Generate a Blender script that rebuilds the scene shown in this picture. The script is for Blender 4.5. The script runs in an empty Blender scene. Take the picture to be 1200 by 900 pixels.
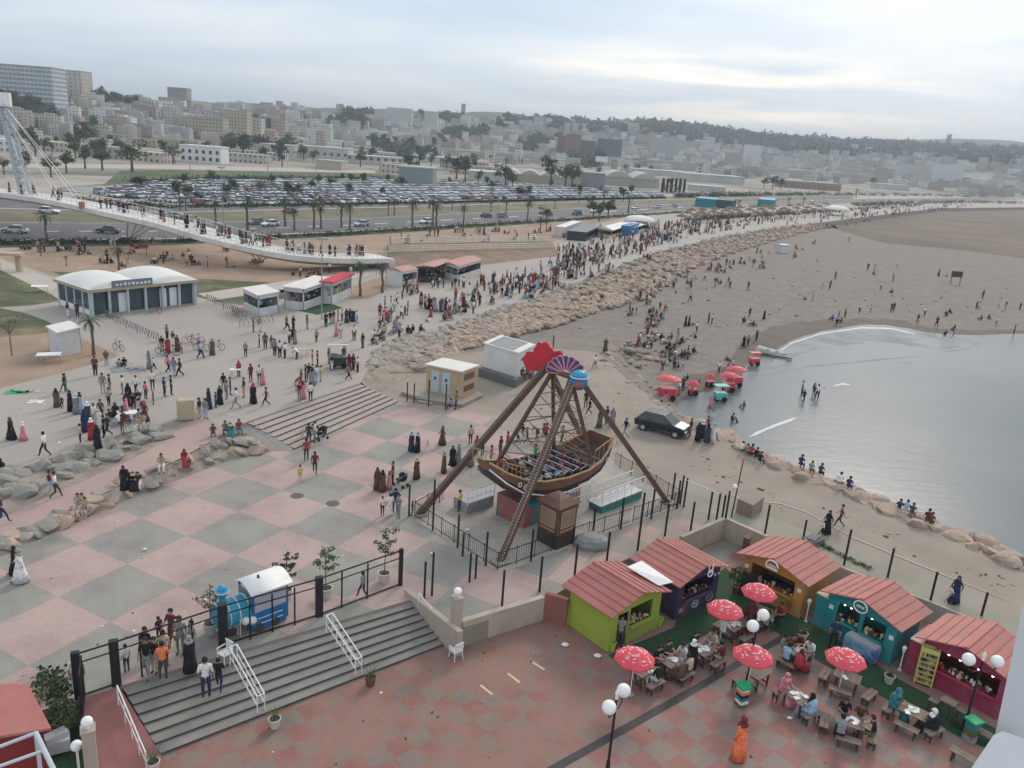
import bpy, math, random
from math import sin, cos, pi, radians, sqrt, atan2, floor
from mathutils import Vector, Matrix, noise as mnoise
R = random.Random(7)
HAZE = 0.00022
scene = bpy.context.scene
COL = scene.collection
# ------------------------------------------------------------------ camera (1200x900 photo pixels, f in pixels)
FPX, YH, ROLL, CH = 935.0, 168.0, radians(4.2), 22.0
PITCH = math.atan((450-YH)/FPX*cos(ROLL))
cF = Vector((0, cos(PITCH), -sin(PITCH))); cU0 = Vector((0, sin(PITCH), cos(PITCH))); cX = Vector((1, 0, 0))
cR = cX*cos(ROLL)+cU0*sin(ROLL); cU = cU0*cos(ROLL)-cX*sin(ROLL)
CAMP = Vector((0, 0, CH))
cd = bpy.data.cameras.new('camera'); cam = bpy.data.objects.new('camera', cd); COL.objects.link(cam)
m3 = Matrix((cR, cU, -cF)).transposed(); cam.matrix_world = Matrix.Translation(CAMP) @ m3.to_4x4()
cd.sensor_width = 36; cd.lens = 36*FPX/1200; cd.clip_start = 0.05; cd.clip_end = 30000
scene.camera = cam
scene.view_settings.view_transform = 'Standard'; scene.view_settings.look = 'None'
scene.view_settings.exposure = 0.92; scene.view_settings.gamma = 1
# ------------------------------------------------------------------ sky and sun
SUN_EL, SUN_AZ = radians(32), radians(25)     # azimuth clockwise from +Y
W = bpy.data.worlds.new('World'); scene.world = W; W.use_nodes = True
nt = W.node_tree; nt.nodes.clear()
def N(t, nt_=None, **k):
    n = (nt_ or nt).nodes.new(t)
    for a, b in k.items(): setattr(n, a, b)
    return n
def L(a, b, nt_=None): (nt_ or nt).links.new(a, b)
def mth(op, a, b=None, c=None, nt_=None, clamp=False):
    n = N('ShaderNodeMath', nt_, operation=op); n.use_clamp = clamp
    for i, v in enumerate((a, b, c)):
        if v is None: continue
        if isinstance(v, (int, float)): n.inputs[i].default_value = v
        else: L(v, n.inputs[i], nt_)
    return n.outputs[0]
def ramp(src, stops, nt_=None):
    r = N('ShaderNodeValToRGB', nt_); L(src, r.inputs[0], nt_)
    el = r.color_ramp.elements
    while len(el) < len(stops): el.new(0.5)
    for e, (p, c) in zip(el, stops): e.position = p; e.color = (*c, 1) if len(c) == 3 else c
    return r.outputs[0]
def mixc(f, a, b, nt_=None, bt='MIX'):
    n = N('ShaderNodeMix', nt_, data_type='RGBA', blend_type=bt)
    for s, v in ((n.inputs[0], f), (n.inputs[6], a), (n.inputs[7], b)):
        if isinstance(v, (int, float)): s.default_value = v
        elif isinstance(v, tuple): s.default_value = (*v, 1)
        else: L(v, s, nt_)
    return n.outputs[2]
sky = N('ShaderNodeTexSky', sky_type='NISHITA', sun_disc=False, sun_elevation=SUN_EL, sun_rotation=SUN_AZ, air_density=1.0, dust_density=2.0, altitude=20)
bg1 = N('ShaderNodeBackground'); L(sky.outputs[0], bg1.inputs[0]); bg1.inputs[1].default_value = 0.09
tc = N('ShaderNodeTexCoord'); sp = N('ShaderNodeSeparateXYZ'); L(tc.outputs['Generated'], sp.inputs[0])
zc = mth('MAXIMUM', sp.outputs[2], 0.0)
den = mth('ADD', zc, 0.10)
cu = mth('DIVIDE', sp.outputs[0], den); cv = mth('DIVIDE', sp.outputs[1], den)
cb = N('ShaderNodeCombineXYZ'); L(mth('MULTIPLY', cu, 0.40), cb.inputs[0]); L(mth('MULTIPLY', cv, 0.55), cb.inputs[1]); cb.inputs[2].default_value = 3.1
n1 = N('ShaderNodeTexNoise'); L(cb.outputs[0], n1.inputs[0]); n1.inputs['Scale'].default_value = 1.15; n1.inputs['Detail'].default_value = 7; n1.inputs['Roughness'].default_value = .52; n1.inputs['Distortion'].default_value = .35
cloudcol = ramp(n1.outputs[0], [(.32, (.33, .45, .60)), (.45, (.44, .54, .66)), (.55, (.61, .66, .72)), (.68, (.80, .80, .80))])
# pale band low over the horizon
hz = ramp(sp.outputs[2], [(.0, (1, 1, 1)), (.09, (.75, .75, .75)), (.22, (0, 0, 0))])
cloudcol = mixc(mth('MULTIPLY', hz, .5), cloudcol, (.66, .69, .71))
# warm bright breaks in the cloud, low and to the right
cb2 = N('ShaderNodeCombineXYZ'); L(mth('MULTIPLY', sp.outputs[0], 3.2), cb2.inputs[0]); L(mth('MULTIPLY', sp.outputs[2], 30.0), cb2.inputs[1]); cb2.inputs[2].default_value = 1.7
n2 = N('ShaderNodeTexNoise'); L(cb2.outputs[0], n2.inputs[0]); n2.inputs['Scale'].default_value = 1.6; n2.inputs['Detail'].default_value = 6; n2.inputs['Distortion'].default_value = .6
brk = ramp(n2.outputs[0], [(.44, (0, 0, 0)), (.70, (1, 1, 1))])
def bump1(src, c, w):   # smooth bump round c
    t = mth('DIVIDE', mth('SUBTRACT', src, c), w)
    return mth('SUBTRACT', 1.0, mth('MULTIPLY', t, t), clamp=True)
msk = mth('MULTIPLY', bump1(sp.outputs[0], .23, .27), bump1(sp.outputs[2], .072, .055))
cloudcol = mixc(mth('MULTIPLY', mth('MULTIPLY', brk, msk), .95), cloudcol, (1.22, 1.08, .88))
bg2 = N('ShaderNodeBackground'); L(cloudcol, bg2.inputs[0]); bg2.inputs[1].default_value = 0.80
mx = N('ShaderNodeMixShader'); mx.inputs[0].default_value = .9; L(bg1.outputs[0], mx.inputs[1]); L(bg2.outputs[0], mx.inputs[2])
wo = N('ShaderNodeOutputWorld'); L(mx.outputs[0], wo.inputs[0])
sl = bpy.data.lights.new('sun', 'SUN'); sl.energy = 1.2; sl.angle = radians(14); sl.color = (1, .88, .76)
so = bpy.data.objects.new('sun', sl); COL.objects.link(so)
sd = Vector((sin(SUN_AZ)*cos(SUN_EL), cos(SUN_AZ)*cos(SUN_EL), sin(SUN_EL)))
so.rotation_euler = sd.to_track_quat('Z', 'Y').to_euler(); so.location = (0, 0, 60)

# ------------------------------------------------------------------ where a photo pixel meets a level of the place
def ray(x, y): return cF + cR*((x-600)/FPX) - cU*((y-450)/FPX)
def P(x, y, z=0.0):
    d = ray(x, y); return CAMP + d*((z-CH)/d.z)
def px(w):
    w = Vector(w)-CAMP; d = w.dot(cF); return (600+FPX*w.dot(cR)/d, 450-FPX*w.dot(cU)/d)
def horizon(x): return YH+(x-600)*math.tan(ROLL)
# ------------------------------------------------------------------ materials
MATS = {}
def material(name, col, rough=.85, var=.18, scale=1.5, metal=0.0, emit=None, spec=.3, bump=0.0, wear=None, wearamt=.35, trans=0):
    if name in MATS: return MATS[name]
    m = bpy.data.materials.new(name); m.use_nodes = True; t = m.node_tree; b = t.nodes['Principled BSDF']
    m.diffuse_color = (*col, 1)
    c = None
    if var > 0:
        tcn = N('ShaderNodeTexCoord', t)
        nz = N('ShaderNodeTexNoise', t); L(tcn.outputs['Object'], nz.inputs[0], t); nz.inputs['Scale'].default_value = scale; nz.inputs['Detail'].default_value = 6; nz.inputs['Roughness'].default_value = .62
        lo = tuple(v*(1-var) for v in col); hi = tuple(min(1, v*(1+var)) for v in col)
        c = ramp(nz.outputs[0], [(.3, lo), (.7, hi)], t)
        if wear:
            nw = N('ShaderNodeTexNoise', t); L(tcn.outputs['Object'], nw.inputs[0], t); nw.inputs['Scale'].default_value = scale*.37; nw.inputs['Detail'].default_value = 8; nw.inputs['Roughness'].default_value = .7
            f = ramp(nw.outputs[0], [(.48, (0, 0, 0)), (.62, (1, 1, 1))], t)
            c = mixc(mth('MULTIPLY', f, wearamt, nt_=t), c, wear, t)
        L(c, b.inputs['Base Color'], t)
        if bump:
            bp = N('ShaderNodeBump', t); bp.inputs['Strength'].default_value = bump; bp.inputs['Distance'].default_value = .05
            L(nz.outputs[0], bp.inputs['Height'], t); L(bp.outputs[0], b.inputs['Normal'], t)
    else: b.inputs['Base Color'].default_value = (*col, 1)
    b.inputs['Roughness'].default_value = rough; b.inputs['Metallic'].default_value = metal; b.inputs['Specular IOR Level'].default_value = spec
    if emit: b.inputs['Emission Color'].default_value = (*emit[:3], 1); b.inputs['Emission Strength'].default_value = emit[3]
    if trans: b.inputs['Transmission Weight'].default_value = trans
    MATS[name] = m; return m
CC = dict(k=('black', (.012, .012, .015)), w=('white', (.62, .62, .61)), g=('grey', (.20, .21, .22)), n=('navy', (.02, .03, .075)), r=('red', (.33, .035, .045)), m=('maroon', (.12, .02, .03)),
 p=('pink', (.55, .20, .24)), b=('beige', (.42, .34, .26)), o=('brown', (.10, .055, .035)), v=('olive', (.09, .09, .05)), l=('light blue', (.25, .36, .50)), e=('green', (.03, .30, .12)),
 O=('orange', (.72, .17, .07)), y=('yellow', (.55, .45, .14)), d=('charcoal', (.045, .047, .055)), t=('teal', (.03, .17, .19)), u=('blue', (.03, .09, .35)))
def cloth(k): return material('cloth_'+CC[k][0].replace(' ', '_'), CC[k][1], .92, .38, 9, bump=.5, wear=tuple(min(1, c*1.5+.02) for c in CC[k][1]), wearamt=.5)  # mild random pattern; its light and dark tones paint fold shading into the cloth
SKIN = [material('skin_light', (.42, .25, .17), .6, .06, 8), material('skin_tan', (.30, .17, .11), .6, .06, 8)]
HAIR = material('hair_black', (.012, .010, .009), .6, .1, 20)
# ------------------------------------------------------------------ mesh collector
class MB:
    def __init__(s): s.V = []; s.F = []; s.I = []; s.mi = 0
    def f(s, *idx): s.F.append(tuple(idx)); s.I.append(s.mi)
    def v(s, p): s.V.append(tuple(p)); return len(s.V)-1
    def quad(s, *ps): s.f(*[s.v(p) for p in ps])
    def obox(s, o, a, b, c):
        o, a, b, c = map(Vector, (o, a, b, c)); n = len(s.V)
        for q in (o, o+a, o+a+b, o+b, o+c, o+a+c, o+a+b+c, o+b+c): s.v(q)
        fl = a.cross(b).dot(c) < 0
        for q in ((0, 3, 2, 1), (4, 5, 6, 7), (0, 1, 5, 4), (1, 2, 6, 5), (2, 3, 7, 6), (3, 0, 4, 7)):
            q = [n+i for i in q]; s.f(*(q[::-1] if fl else q))
    def box(s, c, sz, rz=0):
        c = Vector(c); x = Vector((cos(rz), sin(rz), 0))*sz[0]; y = Vector((-sin(rz), cos(rz), 0))*sz[1]; z = Vector((0, 0, sz[2]))
        s.obox(c-x/2-y/2-z/2, x, y, z)
    def cyl(s, p0, p1, r0, r1=None, n=8, caps=True):
        p0 = Vector(p0); p1 = Vector(p1); r1 = r0 if r1 is None else r1
        d = (p1-p0); 
        if d.length < 1e-6: return
        d.normalize(); a = d.orthogonal().normalized(); b = d.cross(a); k = len(s.V)
        for p, r in ((p0, r0), (p1, r1)):
            for i in range(n): t = 2*pi*i/n; s.v(p+a*(r*cos(t))+b*(r*sin(t)))
        for i in range(n): j = (i+1) % n; s.f(k+i, k+j, k+n+j, k+n+i)
        if caps: s.f(*[k+i for i in range(n)][::-1]); s.f(*[k+n+i for i in range(n)])
    def tube(s, pts, r, n=6):
        for i in range(len(pts)-1):
            rr = r if isinstance(r, (int, float)) else r[i]; r2 = r if isinstance(r, (int, float)) else r[i+1]
            s.cyl(pts[i], pts[i+1], rr, r2, n)
    def sph(s, c, r, nu=10, nv=7, sc=(1, 1, 1), z0=-1, z1=1):
        c = Vector(c); k = len(s.V); t0 = math.asin(z0); t1 = math.asin(z1)
        for j in range(nv+1):
            t = t0+(t1-t0)*j/nv
            for i in range(nu): a = 2*pi*i/nu; s.v(c+Vector((cos(a)*cos(t)*r*sc[0], sin(a)*cos(t)*r*sc[1], sin(t)*r*sc[2])))
        for j in range(nv):
            for i in range(nu): i2 = (i+1) % nu; s.f(k+j*nu+i, k+j*nu+i2, k+(j+1)*nu+i2, k+(j+1)*nu+i)
    def lathe(s, c, prof, n=12, ex=1, ey=1):
        c = Vector(c); k = len(s.V)
        for r, z in prof:
            for i in range(n): a = 2*pi*i/n; s.v(c+Vector((cos(a)*r*ex, sin(a)*r*ey, z)))
        for j in range(len(prof)-1):
            for i in range(n): i2 = (i+1) % n; s.f(k+j*n+i, k+j*n+i2, k+(j+1)*n+i2, k+(j+1)*n+i)
        s.f(*[k+i for i in range(n)][::-1]); s.f(*[k+(len(prof)-1)*n+i for i in range(n)])
    def slab(s, pts, z0, z1):   # polygon extruded
        pts = [Vector((p[0], p[1], 0)) for p in pts]; area = sum(pts[i].x*pts[(i+1) % len(pts)].y-pts[(i+1) % len(pts)].x*pts[i].y for i in range(len(pts)))
        if area < 0: pts = pts[::-1]
        n = len(pts); k = len(s.V)
        for p in pts: s.v((p.x, p.y, z0))
        for p in pts: s.v((p.x, p.y, z1))
        s.f(*[k+n+i for i in range(n)])
        for i in range(n): j = (i+1) % n; s.f(k+i, k+j, k+n+j, k+n+i)
    def build(s, name, mats, parent=None, smooth=False, mw=None):
        me = bpy.data.meshes.new(name); off = OFF.get(parent.name, Vector()) if parent else Vector()
        me.from_pydata([tuple(Vector(v)-off) for v in s.V], [], s.F)
        if not isinstance(mats, (list, tuple)): mats = [mats]
        for m in mats: me.materials.append(m)
        for p, i in zip(me.polygons, s.I): p.material_index = i; p.use_smooth = smooth
        me.validate(); o = bpy.data.objects.new(name, me); COL.objects.link(o)
        if parent: o.parent = parent; OFF[o.name] = off
        if name in ('goods', 'wares', 'snack_bags', 'balusters', 'print'): o['kind'] = 'stuff'
        return o
OFF = {}
LABELS = {}
def tag(o, label, cat, group=None):
    o['label'] = label; o['category'] = cat
    if group: o['group'] = group
    return o
def thing(name, label, cat, loc=(0, 0, 0), group=None, own=True):
    o = bpy.data.objects.new(name, None); COL.objects.link(o); o.empty_display_size = .3
    o.location = loc; 
    if own: OFF[o.name] = Vector(loc)
    return tag(o, label, cat, group)
def struct(o, kind='structure'): o['kind'] = kind; return o
def copy_tree(o, parent=None):
    c = o.copy(); COL.objects.link(c)
    if parent: c.parent = parent
    for ch in o.children: copy_tree(ch, c)
    return c
def place(proto, used, loc, rz=0, sc=1, label=None, group=None, cat=None):
    """first use moves the prototype itself, later uses copy it with its parts"""
    o = proto if not used else copy_tree(proto)
    used.append(1)
    o.location = loc; o.rotation_euler = (0, 0, rz); o.scale = (sc, sc, sc) if isinstance(sc, (int, float)) else sc
    if label: o['label'] = label
    if group: o['group'] = group
    if cat: o['category'] = cat
    return o
def dirpx(x0, y0, x1, y1, z=0):
    d = P(x1, y1, z)-P(x0, y0, z); d.z = 0; return d
def ang(d): return atan2(d.y, d.x)
def U(a, b): return R.uniform(a, b)
# ================================================================== SETTING
SEA = -0.95; SANDZ = -0.9; PR = 1.0; FO = -1.0
# hill profile: photo x, y where the flat ends, y of the skyline ground, distance of ridge
HT = [(-300, 150, 94, 800), (0, 163, 112, 900), (120, 166, 118, 1000), (200, 168, 122, 1100), (400, 177, 131, 1500), (600, 190, 138, 2000), (700, 195, 146, 2500), (760, 199, 145, 2800), (830, 204, 153, 3000), (900, 208, 163, 3200), (1000, 214, 168, 3500), (1100, 222, 173, 3900), (1200, 229, 179, 4400), (1500, 250, 200, 4800)]
def hill_at(x):
    for (x0, *a), (x1, *b) in zip(HT, HT[1:]):
        if x <= x1: t = max(0, min(1, (x-x0)/(x1-x0))); return [u+(v-u)*t for u, v in zip(a, b)]
    return HT[-1][1:]
LB = [(-600, 380), (0, 380), (300, 372), (400, 350), (640, 310), (800, 275), (960, 250), (1050, 240), (1150, 236), (1500, 250)]
def lb(x):
    for (x0, a), (x1, b) in zip(LB, LB[1:]):
        if x <= x1: t = max(0, min(1, (x-x0)/(x1-x0))); return a+(b-a)*t
    return LB[-1][1]
def tx(X, Y):
    """photo column and ground row of a world position"""
    w = Vector((X, Y, 1.0)); d = (w-CAMP).dot(cF)
    if d < 1: return None
    return px(w)
def ground_z(X, Y):
    q = tx(X, Y)
    if q is None or Y < 30: return -1.6
    x, y = q; x = max(-300, min(1500, x)); 
    if y > lb(x): return -1.6
    yf, yr, r1 = hill_at(x); h = horizon(x)
    hx = 21*FPX/(max(6, yf-h)); hm = CH+r1*(h-yr)/FPX
    r = sqrt(X*X+Y*Y); t = max(0, min(1, (r-hx)/(r1-hx)))
    t = t*t*(3-2*t)*.6+t*.4 if r < r1 else 1-0.5*min(1, (r-r1)/2500)
    z = .96+(hm-1)*max(0, t)
    if t > 0: z += mnoise.noise(Vector((X*.004, Y*.004, 0)))*min(1, t*4)*hm*.14+mnoise.noise(Vector((X*.015, Y*.015, 3)))*min(1, t*4)*3
    return z
def T(x, y, rmin=150):
    """first terrain point seen through a photo pixel"""
    d = ray(x, y); d = d/sqrt(d.x*d.x+d.y*d.y); r = rmin
    while r < 7000:
        p = CAMP+d*r
        if p.z <= ground_z(p.x, p.y): return p
        r += max(4, r*.01)
    return None
mb = MB(); rs = [6]
while rs[-1] < 9000: rs.append(rs[-1]*(1.035 if rs[-1] < 5200 else 1.15))
NA = 300; A0, A1 = radians(-72), radians(80)
for r in rs:
    for i in range(NA+1):
        a = A0+(A1-A0)*i/NA; X = r*sin(a); Y = r*cos(a); mb.v((X, Y, ground_z(X, Y)))
for j in range(len(rs)-1):
    for i in range(NA): k = j*(NA+1)+i; mb.f(k, k+NA+1, k+NA+2, k+1)
gm = bpy.data.materials.new('land'); gm.use_nodes = True; t_ = gm.node_tree; b_ = t_.nodes['Principled BSDF']
tcn = N('ShaderNodeTexCoord', t_); ge = N('ShaderNodeSeparateXYZ', t_); L(tcn.outputs['Object'], ge.inputs[0], t_)
nz = N('ShaderNodeTexNoise', t_); L(tcn.outputs['Object'], nz.inputs[0], t_); nz.inputs['Scale'].default_value = .012; nz.inputs['Detail'].default_value = 8; nz.inputs['Roughness'].default_value = .65
c1 = ramp(nz.outputs[0], [(.38, (.30, .27, .23)), (.5, (.24, .22, .18)), (.58, (.12, .13, .08)), (.7, (.08, .095, .06))], t_)
# scrub and wood on the high ground
hf = ramp(mth('DIVIDE', ge.outputs[2], 130.0, nt_=t_), [(.12, (0, 0, 0)), (.45, (1, 1, 1))], t_)
c1 = mixc(mth('MULTIPLY', hf, .8, nt_=t_), c1, (.045, .06, .04), t_)
L(c1, b_.inputs['Base Color'], t_); b_.inputs['Roughness'].default_value = .95
struct(mb.build('ground', gm, smooth=True))

# ---- flat sheets
def paint(name, pts, z, mat, depth=None, zfun=None):
    m = MB(); w = [P(x, y, z) for x, y in pts]
    if depth: m.slab(w, z-depth, z)
    else:
        w2 = [Vector((p.x, p.y, z)) for p in w]
        ar = sum(w2[i].x*w2[(i+1) % len(w2)].y-w2[(i+1) % len(w2)].x*w2[i].y for i in range(len(w2)))
        if ar < 0: w2 = w2[::-1]
        m.quad(*w2)
    o = m.build(name, mat); 
    bm_tri(o)
    return struct(o)
import bmesh
def bm_tri(o):
    b = bmesh.new(); b.from_mesh(o.data); bmesh.ops.triangulate(b, faces=b.faces[:], ngon_method='EAR_CLIP'); b.to_mesh(o.data); b.free()
def strip(name, top, bot, mat, wob=0):
    """ruled strip between two polylines given as (px, py, z)"""
    m = MB(); a = [P(*t) for t in top]; b = [P(*t) for t in bot]; K = 3
    def rs_(L_):
        out = []
        for i in range(len(L_)-1):
            for k in range(K): out.append(L_[i].lerp(L_[i+1], k/K))
        return out+[L_[-1]]
    a = rs_(a); b = rs_(b)
    for i in range(len(a)-1): m.quad(b[i], b[i+1], a[i+1], a[i])
    return struct(m.build(name, mat, smooth=False))

concrete = material('promenade_concrete', (.335, .30, .265), .9, .10, .12, wear=(.29, .28, .26), wearamt=.5)
PROM = [(-400, 760), (-60, 580), (0, 554), (60, 537), (100, 523), (150, 507), (192, 497), (232, 485), (262, 505), (290, 494), (422, 449), (432, 430), (442, 408), (470, 398), (520, 385), (560, 372), (600, 358), (640, 345), (700, 322), (760, 298), (830, 281), (900, 268), (960, 261), (1040, 251), (1100, 244), (1300, 242), (1300, 236), (1000, 226), (640, 228), (300, 232), (-400, 218)]
paint('promenade', PROM, PR, concrete, 2.4)
Z = PR
lawn = material('lawn', (.075, .09, .045), .95, .3, .35, wear=(.24, .18, .12), wearamt=.8)
dirt = material('brown_dirt', (.30, .215, .155), .95, .16, .25, wear=(.22, .17, .12), wearamt=.5)
pale_path = material('pale_path', (.40, .36, .31), .9, .08, .5)
asphalt = material('asphalt', (.115, .115, .115), .85, .15, .3, wear=(.15, .145, .14), wearamt=.4)
verge = material('verge', (.13, .125, .075), .95, .3, .15, wear=(.23, .18, .13), wearamt=.6)
soil_dark = material('shrub_strip', (.05, .06, .035), .95, .3, .8)
line_white = material('road_paint', (.6, .6, .58), .8, .1, 2)
paint('sand_ground', [(-60, 296), (0, 294), (150, 286), (330, 281), (640, 262), (745, 253), (700, 262), (650, 284), (560, 289), (455, 291), (430, 312), (390, 325), (330, 331), (250, 340), (180, 332), (70, 326), (0, 302)], Z+.004, dirt)
paint('lawn_near_pavilion', [(-60, 318), (0, 312), (25, 318), (70, 352), (68, 356), (0, 360), (-60, 362)], Z+.008, lawn)
paint('path', [(-60, 300), (0, 304), (70, 330), (60, 345), (0, 316), (-60, 309)], Z+.012, pale_path)
paint('lawn_strip', [(60, 318), (140, 322), (300, 330), (330, 332), (340, 342), (240, 350), (180, 335), (100, 335)], Z+.008, lawn)
paint('dirt_bed', [(-60, 372), (0, 362), (25, 366), (70, 385), (140, 417), (110, 426), (60, 440), (0, 455), (-60, 470)], Z+.004, dirt)
paint('lawn_corner', [(-60, 362), (0, 361), (40, 369), (78, 388), (0, 395), (-60, 400)], Z+.008, lawn)
paint('path_platform', [(14, 361), (70, 353), (108, 372), (120, 388), (100, 396), (60, 378)], Z+.012, concrete)
paint('path_back', [(232, 344), (330, 330), (430, 318), (432, 323), (340, 338), (250, 352)], Z+.012, pale_path)
paint('lawn_behind_stalls', [(245, 352), (340, 338), (345, 348), (285, 358)], Z+.008, lawn)
paint('planting_bed', [(414, 335), (455, 322), (462, 334), (432, 350), (400, 350)], Z+.008, dirt)
# roads
RT = [(-200, 262), (0, 261), (200, 262), (400, 257), (600, 248), (800, 239), (1000, 233.5), (1250, 230)]
RB = [(-200, 284), (0, 281), (200, 279), (400, 271), (600, 259), (800, 246), (1000, 238), (1250, 232.5)]
paint('seaside_road', RT+RB[::-1], Z+.004, asphalt)
paint('road_shrub_strip', [(-200, 285), (0, 282), (200, 280), (400, 272), (600, 260), (800, 247), (800, 249.5), (600, 264), (400, 277), (200, 287), (0, 290), (-200, 293)], Z+.03, soil_dark)
MT = [(-200, 244), (0, 244), (200, 249), (400, 244), (600, 239), (800, 233.5), (1000, 230)]
paint('median', MT+[(1000, 233.2), (800, 238.6), (600, 247.5), (400, 256.5), (200, 261.5), (0, 260.5), (-200, 261.5)], Z+.003, verge)
paint('inner_road', [(-200, 226), (0, 230), (100, 236), (200, 241), (400, 238), (600, 234), (800, 230), (1000, 227), (1000, 230), (800, 233), (600, 238.5), (400, 243.5), (200, 248.5), (0, 243.5), (-200, 243.5)], Z+.004, asphalt)
paint('kerb_line', [(-200, 284), (0, 281), (200, 279), (400, 271), (600, 259), (600, 259.6), (400, 272), (200, 280.2), (0, 282.4), (-200, 285.4)], Z+.06, pale_path)
paint('kerb_line', [(-200, 243.6), (0, 243.6), (200, 248.6), (400, 243.6), (600, 238.6), (600, 239.2), (400, 244.4), (200, 249.5), (0, 244.6), (-200, 244.6)], Z+.06, pale_path)
for k in range(26):
    a, b = k/26, (k+.4)/26
    def lp(t, Lx):
        x = -100+t*1000
        for (x0, y0), (x1, y1) in zip(Lx, Lx[1:]):
            if x <= x1: return x, y0+(y1-y0)*(x-x0)/(x1-x0)
    (xa, ya), (xb, yb) = lp(a, RT), lp(b, RT); (xa2, yb2), (_, yb3) = lp(a, RB), lp(b, RB)
    ma = (ya+yb2)/2; mb_ = (yb+yb3)/2
    paint('lane_marking', [(xa, ma), (xb, mb_), (xb, mb_+.5), (xa, ma+.5)], Z+.012, line_white)
paint('car_park', [(60, 222), (200, 212), (440, 209), (700, 221), (780, 226), (780, 232.5), (600, 236.5), (400, 240), (230, 242), (150, 234)], Z+.004, material('car_park_asphalt', (.27, .265, .25), .9, .1, .1))
paint('inner_yard', [(-200, 205), (60, 205), (200, 208), (60, 221), (150, 233), (0, 229), (-200, 225)], Z+.004, material('yard', (.32, .29, .25), .9, .25, .05))
paint('green_verge', [(200, 199), (440, 203), (500, 208), (440, 208.5), (200, 211), (120, 218), (140, 200)], Z+.005, material('verge_green', (.08, .105, .05), .95, .25, .05))
paint('upper_road', [(-200, 186), (60, 192), (200, 193), (440, 200), (440, 203), (200, 198), (60, 197), (-200, 192)], Z+.006, pale_path)
# far flat field beyond the beach, right
paint('far_shore_field', [(975, 262), (1040, 251), (1100, 245), (1300, 240), (1400, 305), (1200, 302), (1120, 292), (1040, 285), (985, 270)], SANDZ+.05, material('brown_field', (.15, .115, .085), .95, .3, .03, wear=(.09, .085, .065), wearamt=.7))

# ---- beach, sea
sand = material('sand', (.188, .165, .142), .95, .22, .7, wear=(.175, .15, .125), wearamt=.6)
paint('beach', [(430, 470), (430, 436), (442, 420), (560, 400), (640, 378), (720, 350), (780, 315), (860, 290), (960, 268), (985, 268), (1060, 282), (1200, 296), (1420, 320), (1500, 640), (1300, 720), (1100, 640), (900, 560), (780, 520), (700, 500), (600, 480)], SANDZ, sand, .7)
wet = material('wet_sand', (.13, .112, .094), .85, .2, .3, spec=.12)
def wob(pts, amp, n=5, seed=1):
    rr = random.Random(seed); out = []
    for i in range(len(pts)-1):
        for k in range(n):
            t = k/n; x = pts[i][0]+(pts[i+1][0]-pts[i][0])*t; y = pts[i][1]+(pts[i+1][1]-pts[i][1])*t
            out.append((x, y+(rr.uniform(-amp, amp) if 0 < i+k else 0)))
    return out+[pts[-1]]
WL = [(770, 500), (798, 470), (830, 458), (868, 446), (874, 428), (902, 416), (925, 400), (962, 388), (1010, 380), (1045, 381), (1080, 389), (1140, 393), (1200, 391), (1500, 404)]
WLo = [(745, 480), (770, 455), (815, 438), (850, 430), (862, 412), (870, 398), (905, 383), (950, 376), (1000, 372), (1050, 374), (1090, 383), (1140, 388), (1200, 387), (1500, 399)]
w1 = wob(WL, .8, 4, 3); w2 = wob(WLo, 1.6, 4, 5)
paint('wet_sand', w2+[(1500, 470), (900, 470), (800, 510)], SANDZ+.006, wet)
wm = bpy.data.materials.new('sea_water'); wm.use_nodes = True; t_ = wm.node_tree; b_ = t_.nodes['Principled BSDF']
tcn = N('ShaderNodeTexCoord', t_); mp = N('ShaderNodeMapping', t_); L(tcn.outputs['Object'], mp.inputs[0], t_); mp.inputs['Rotation'].default_value = (0, 0, radians(35)); mp.inputs['Scale'].default_value = (1, 2.6, 1)
nz = N('ShaderNodeTexNoise', t_); L(mp.outputs[0], nz.inputs[0], t_); nz.inputs['Scale'].default_value = .55; nz.inputs['Detail'].default_value = 7; nz.inputs['Roughness'].default_value = .6
nz2 = N('ShaderNodeTexNoise', t_); L(tcn.outputs['Object'], nz2.inputs[0], t_); nz2.inputs['Scale'].default_value = .045; nz2.inputs['Detail'].default_value = 3
cw = ramp(nz2.outputs[0], [(.35, (.125, .148, .155)), (.65, (.16, .178, .18))], t_)
L(cw, b_.inputs['Base Color'], t_); b_.inputs['Roughness'].default_value = .24; b_.inputs['IOR'].default_value = 1.33; b_.inputs['Specular IOR Level'].default_value = .12
bp = N('ShaderNodeBump', t_); bp.inputs['Strength'].default_value = .3; bp.inputs['Distance'].default_value = .07; L(nz.outputs[0], bp.inputs['Height'], t_); L(bp.outputs[0], b_.inputs['Normal'], t_)
paint('sea', w1+[(2200, 440), (2600, 1400), (1500, 830), (1200, 700), (1100, 655), (1030, 625), (960, 595), (900, 560), (850, 530)], SANDZ+.02, wm)
foam = material('sea_foam', (.50, .52, .52), .7, .1, 1.2)
foam2 = material('shallow_film', (.29, .30, .30), .9, .25, .3, spec=.05)
def ribbon(name, pts, w, z, mat, seed=0, kind='structure'):
    rr = random.Random(seed); m = MB(); n = 6; pp = []
    for i in range(len(pts)-1):
        for k in range(n): t = k/n; pp.append((pts[i][0]+(pts[i+1][0]-pts[i][0])*t, pts[i][1]+(pts[i+1][1]-pts[i][1])*t))
    pp.append(pts[-1]); prev = None
    for i, (x, y) in enumerate(pp):
        e = min(1, i/3, (len(pp)-1-i)/3)+.05; ww = w*e*rr.uniform(.8, 1.15); yy = y+rr.uniform(-.08, .08)*w
        a, b = P(x, yy-ww/2, z), P(x, yy+ww/2, z)
        if prev: m.quad(prev[1], b, a, prev[0])
        prev = (a, b)
    o = m.build(name, mat); o['kind'] = kind; return o
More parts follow.
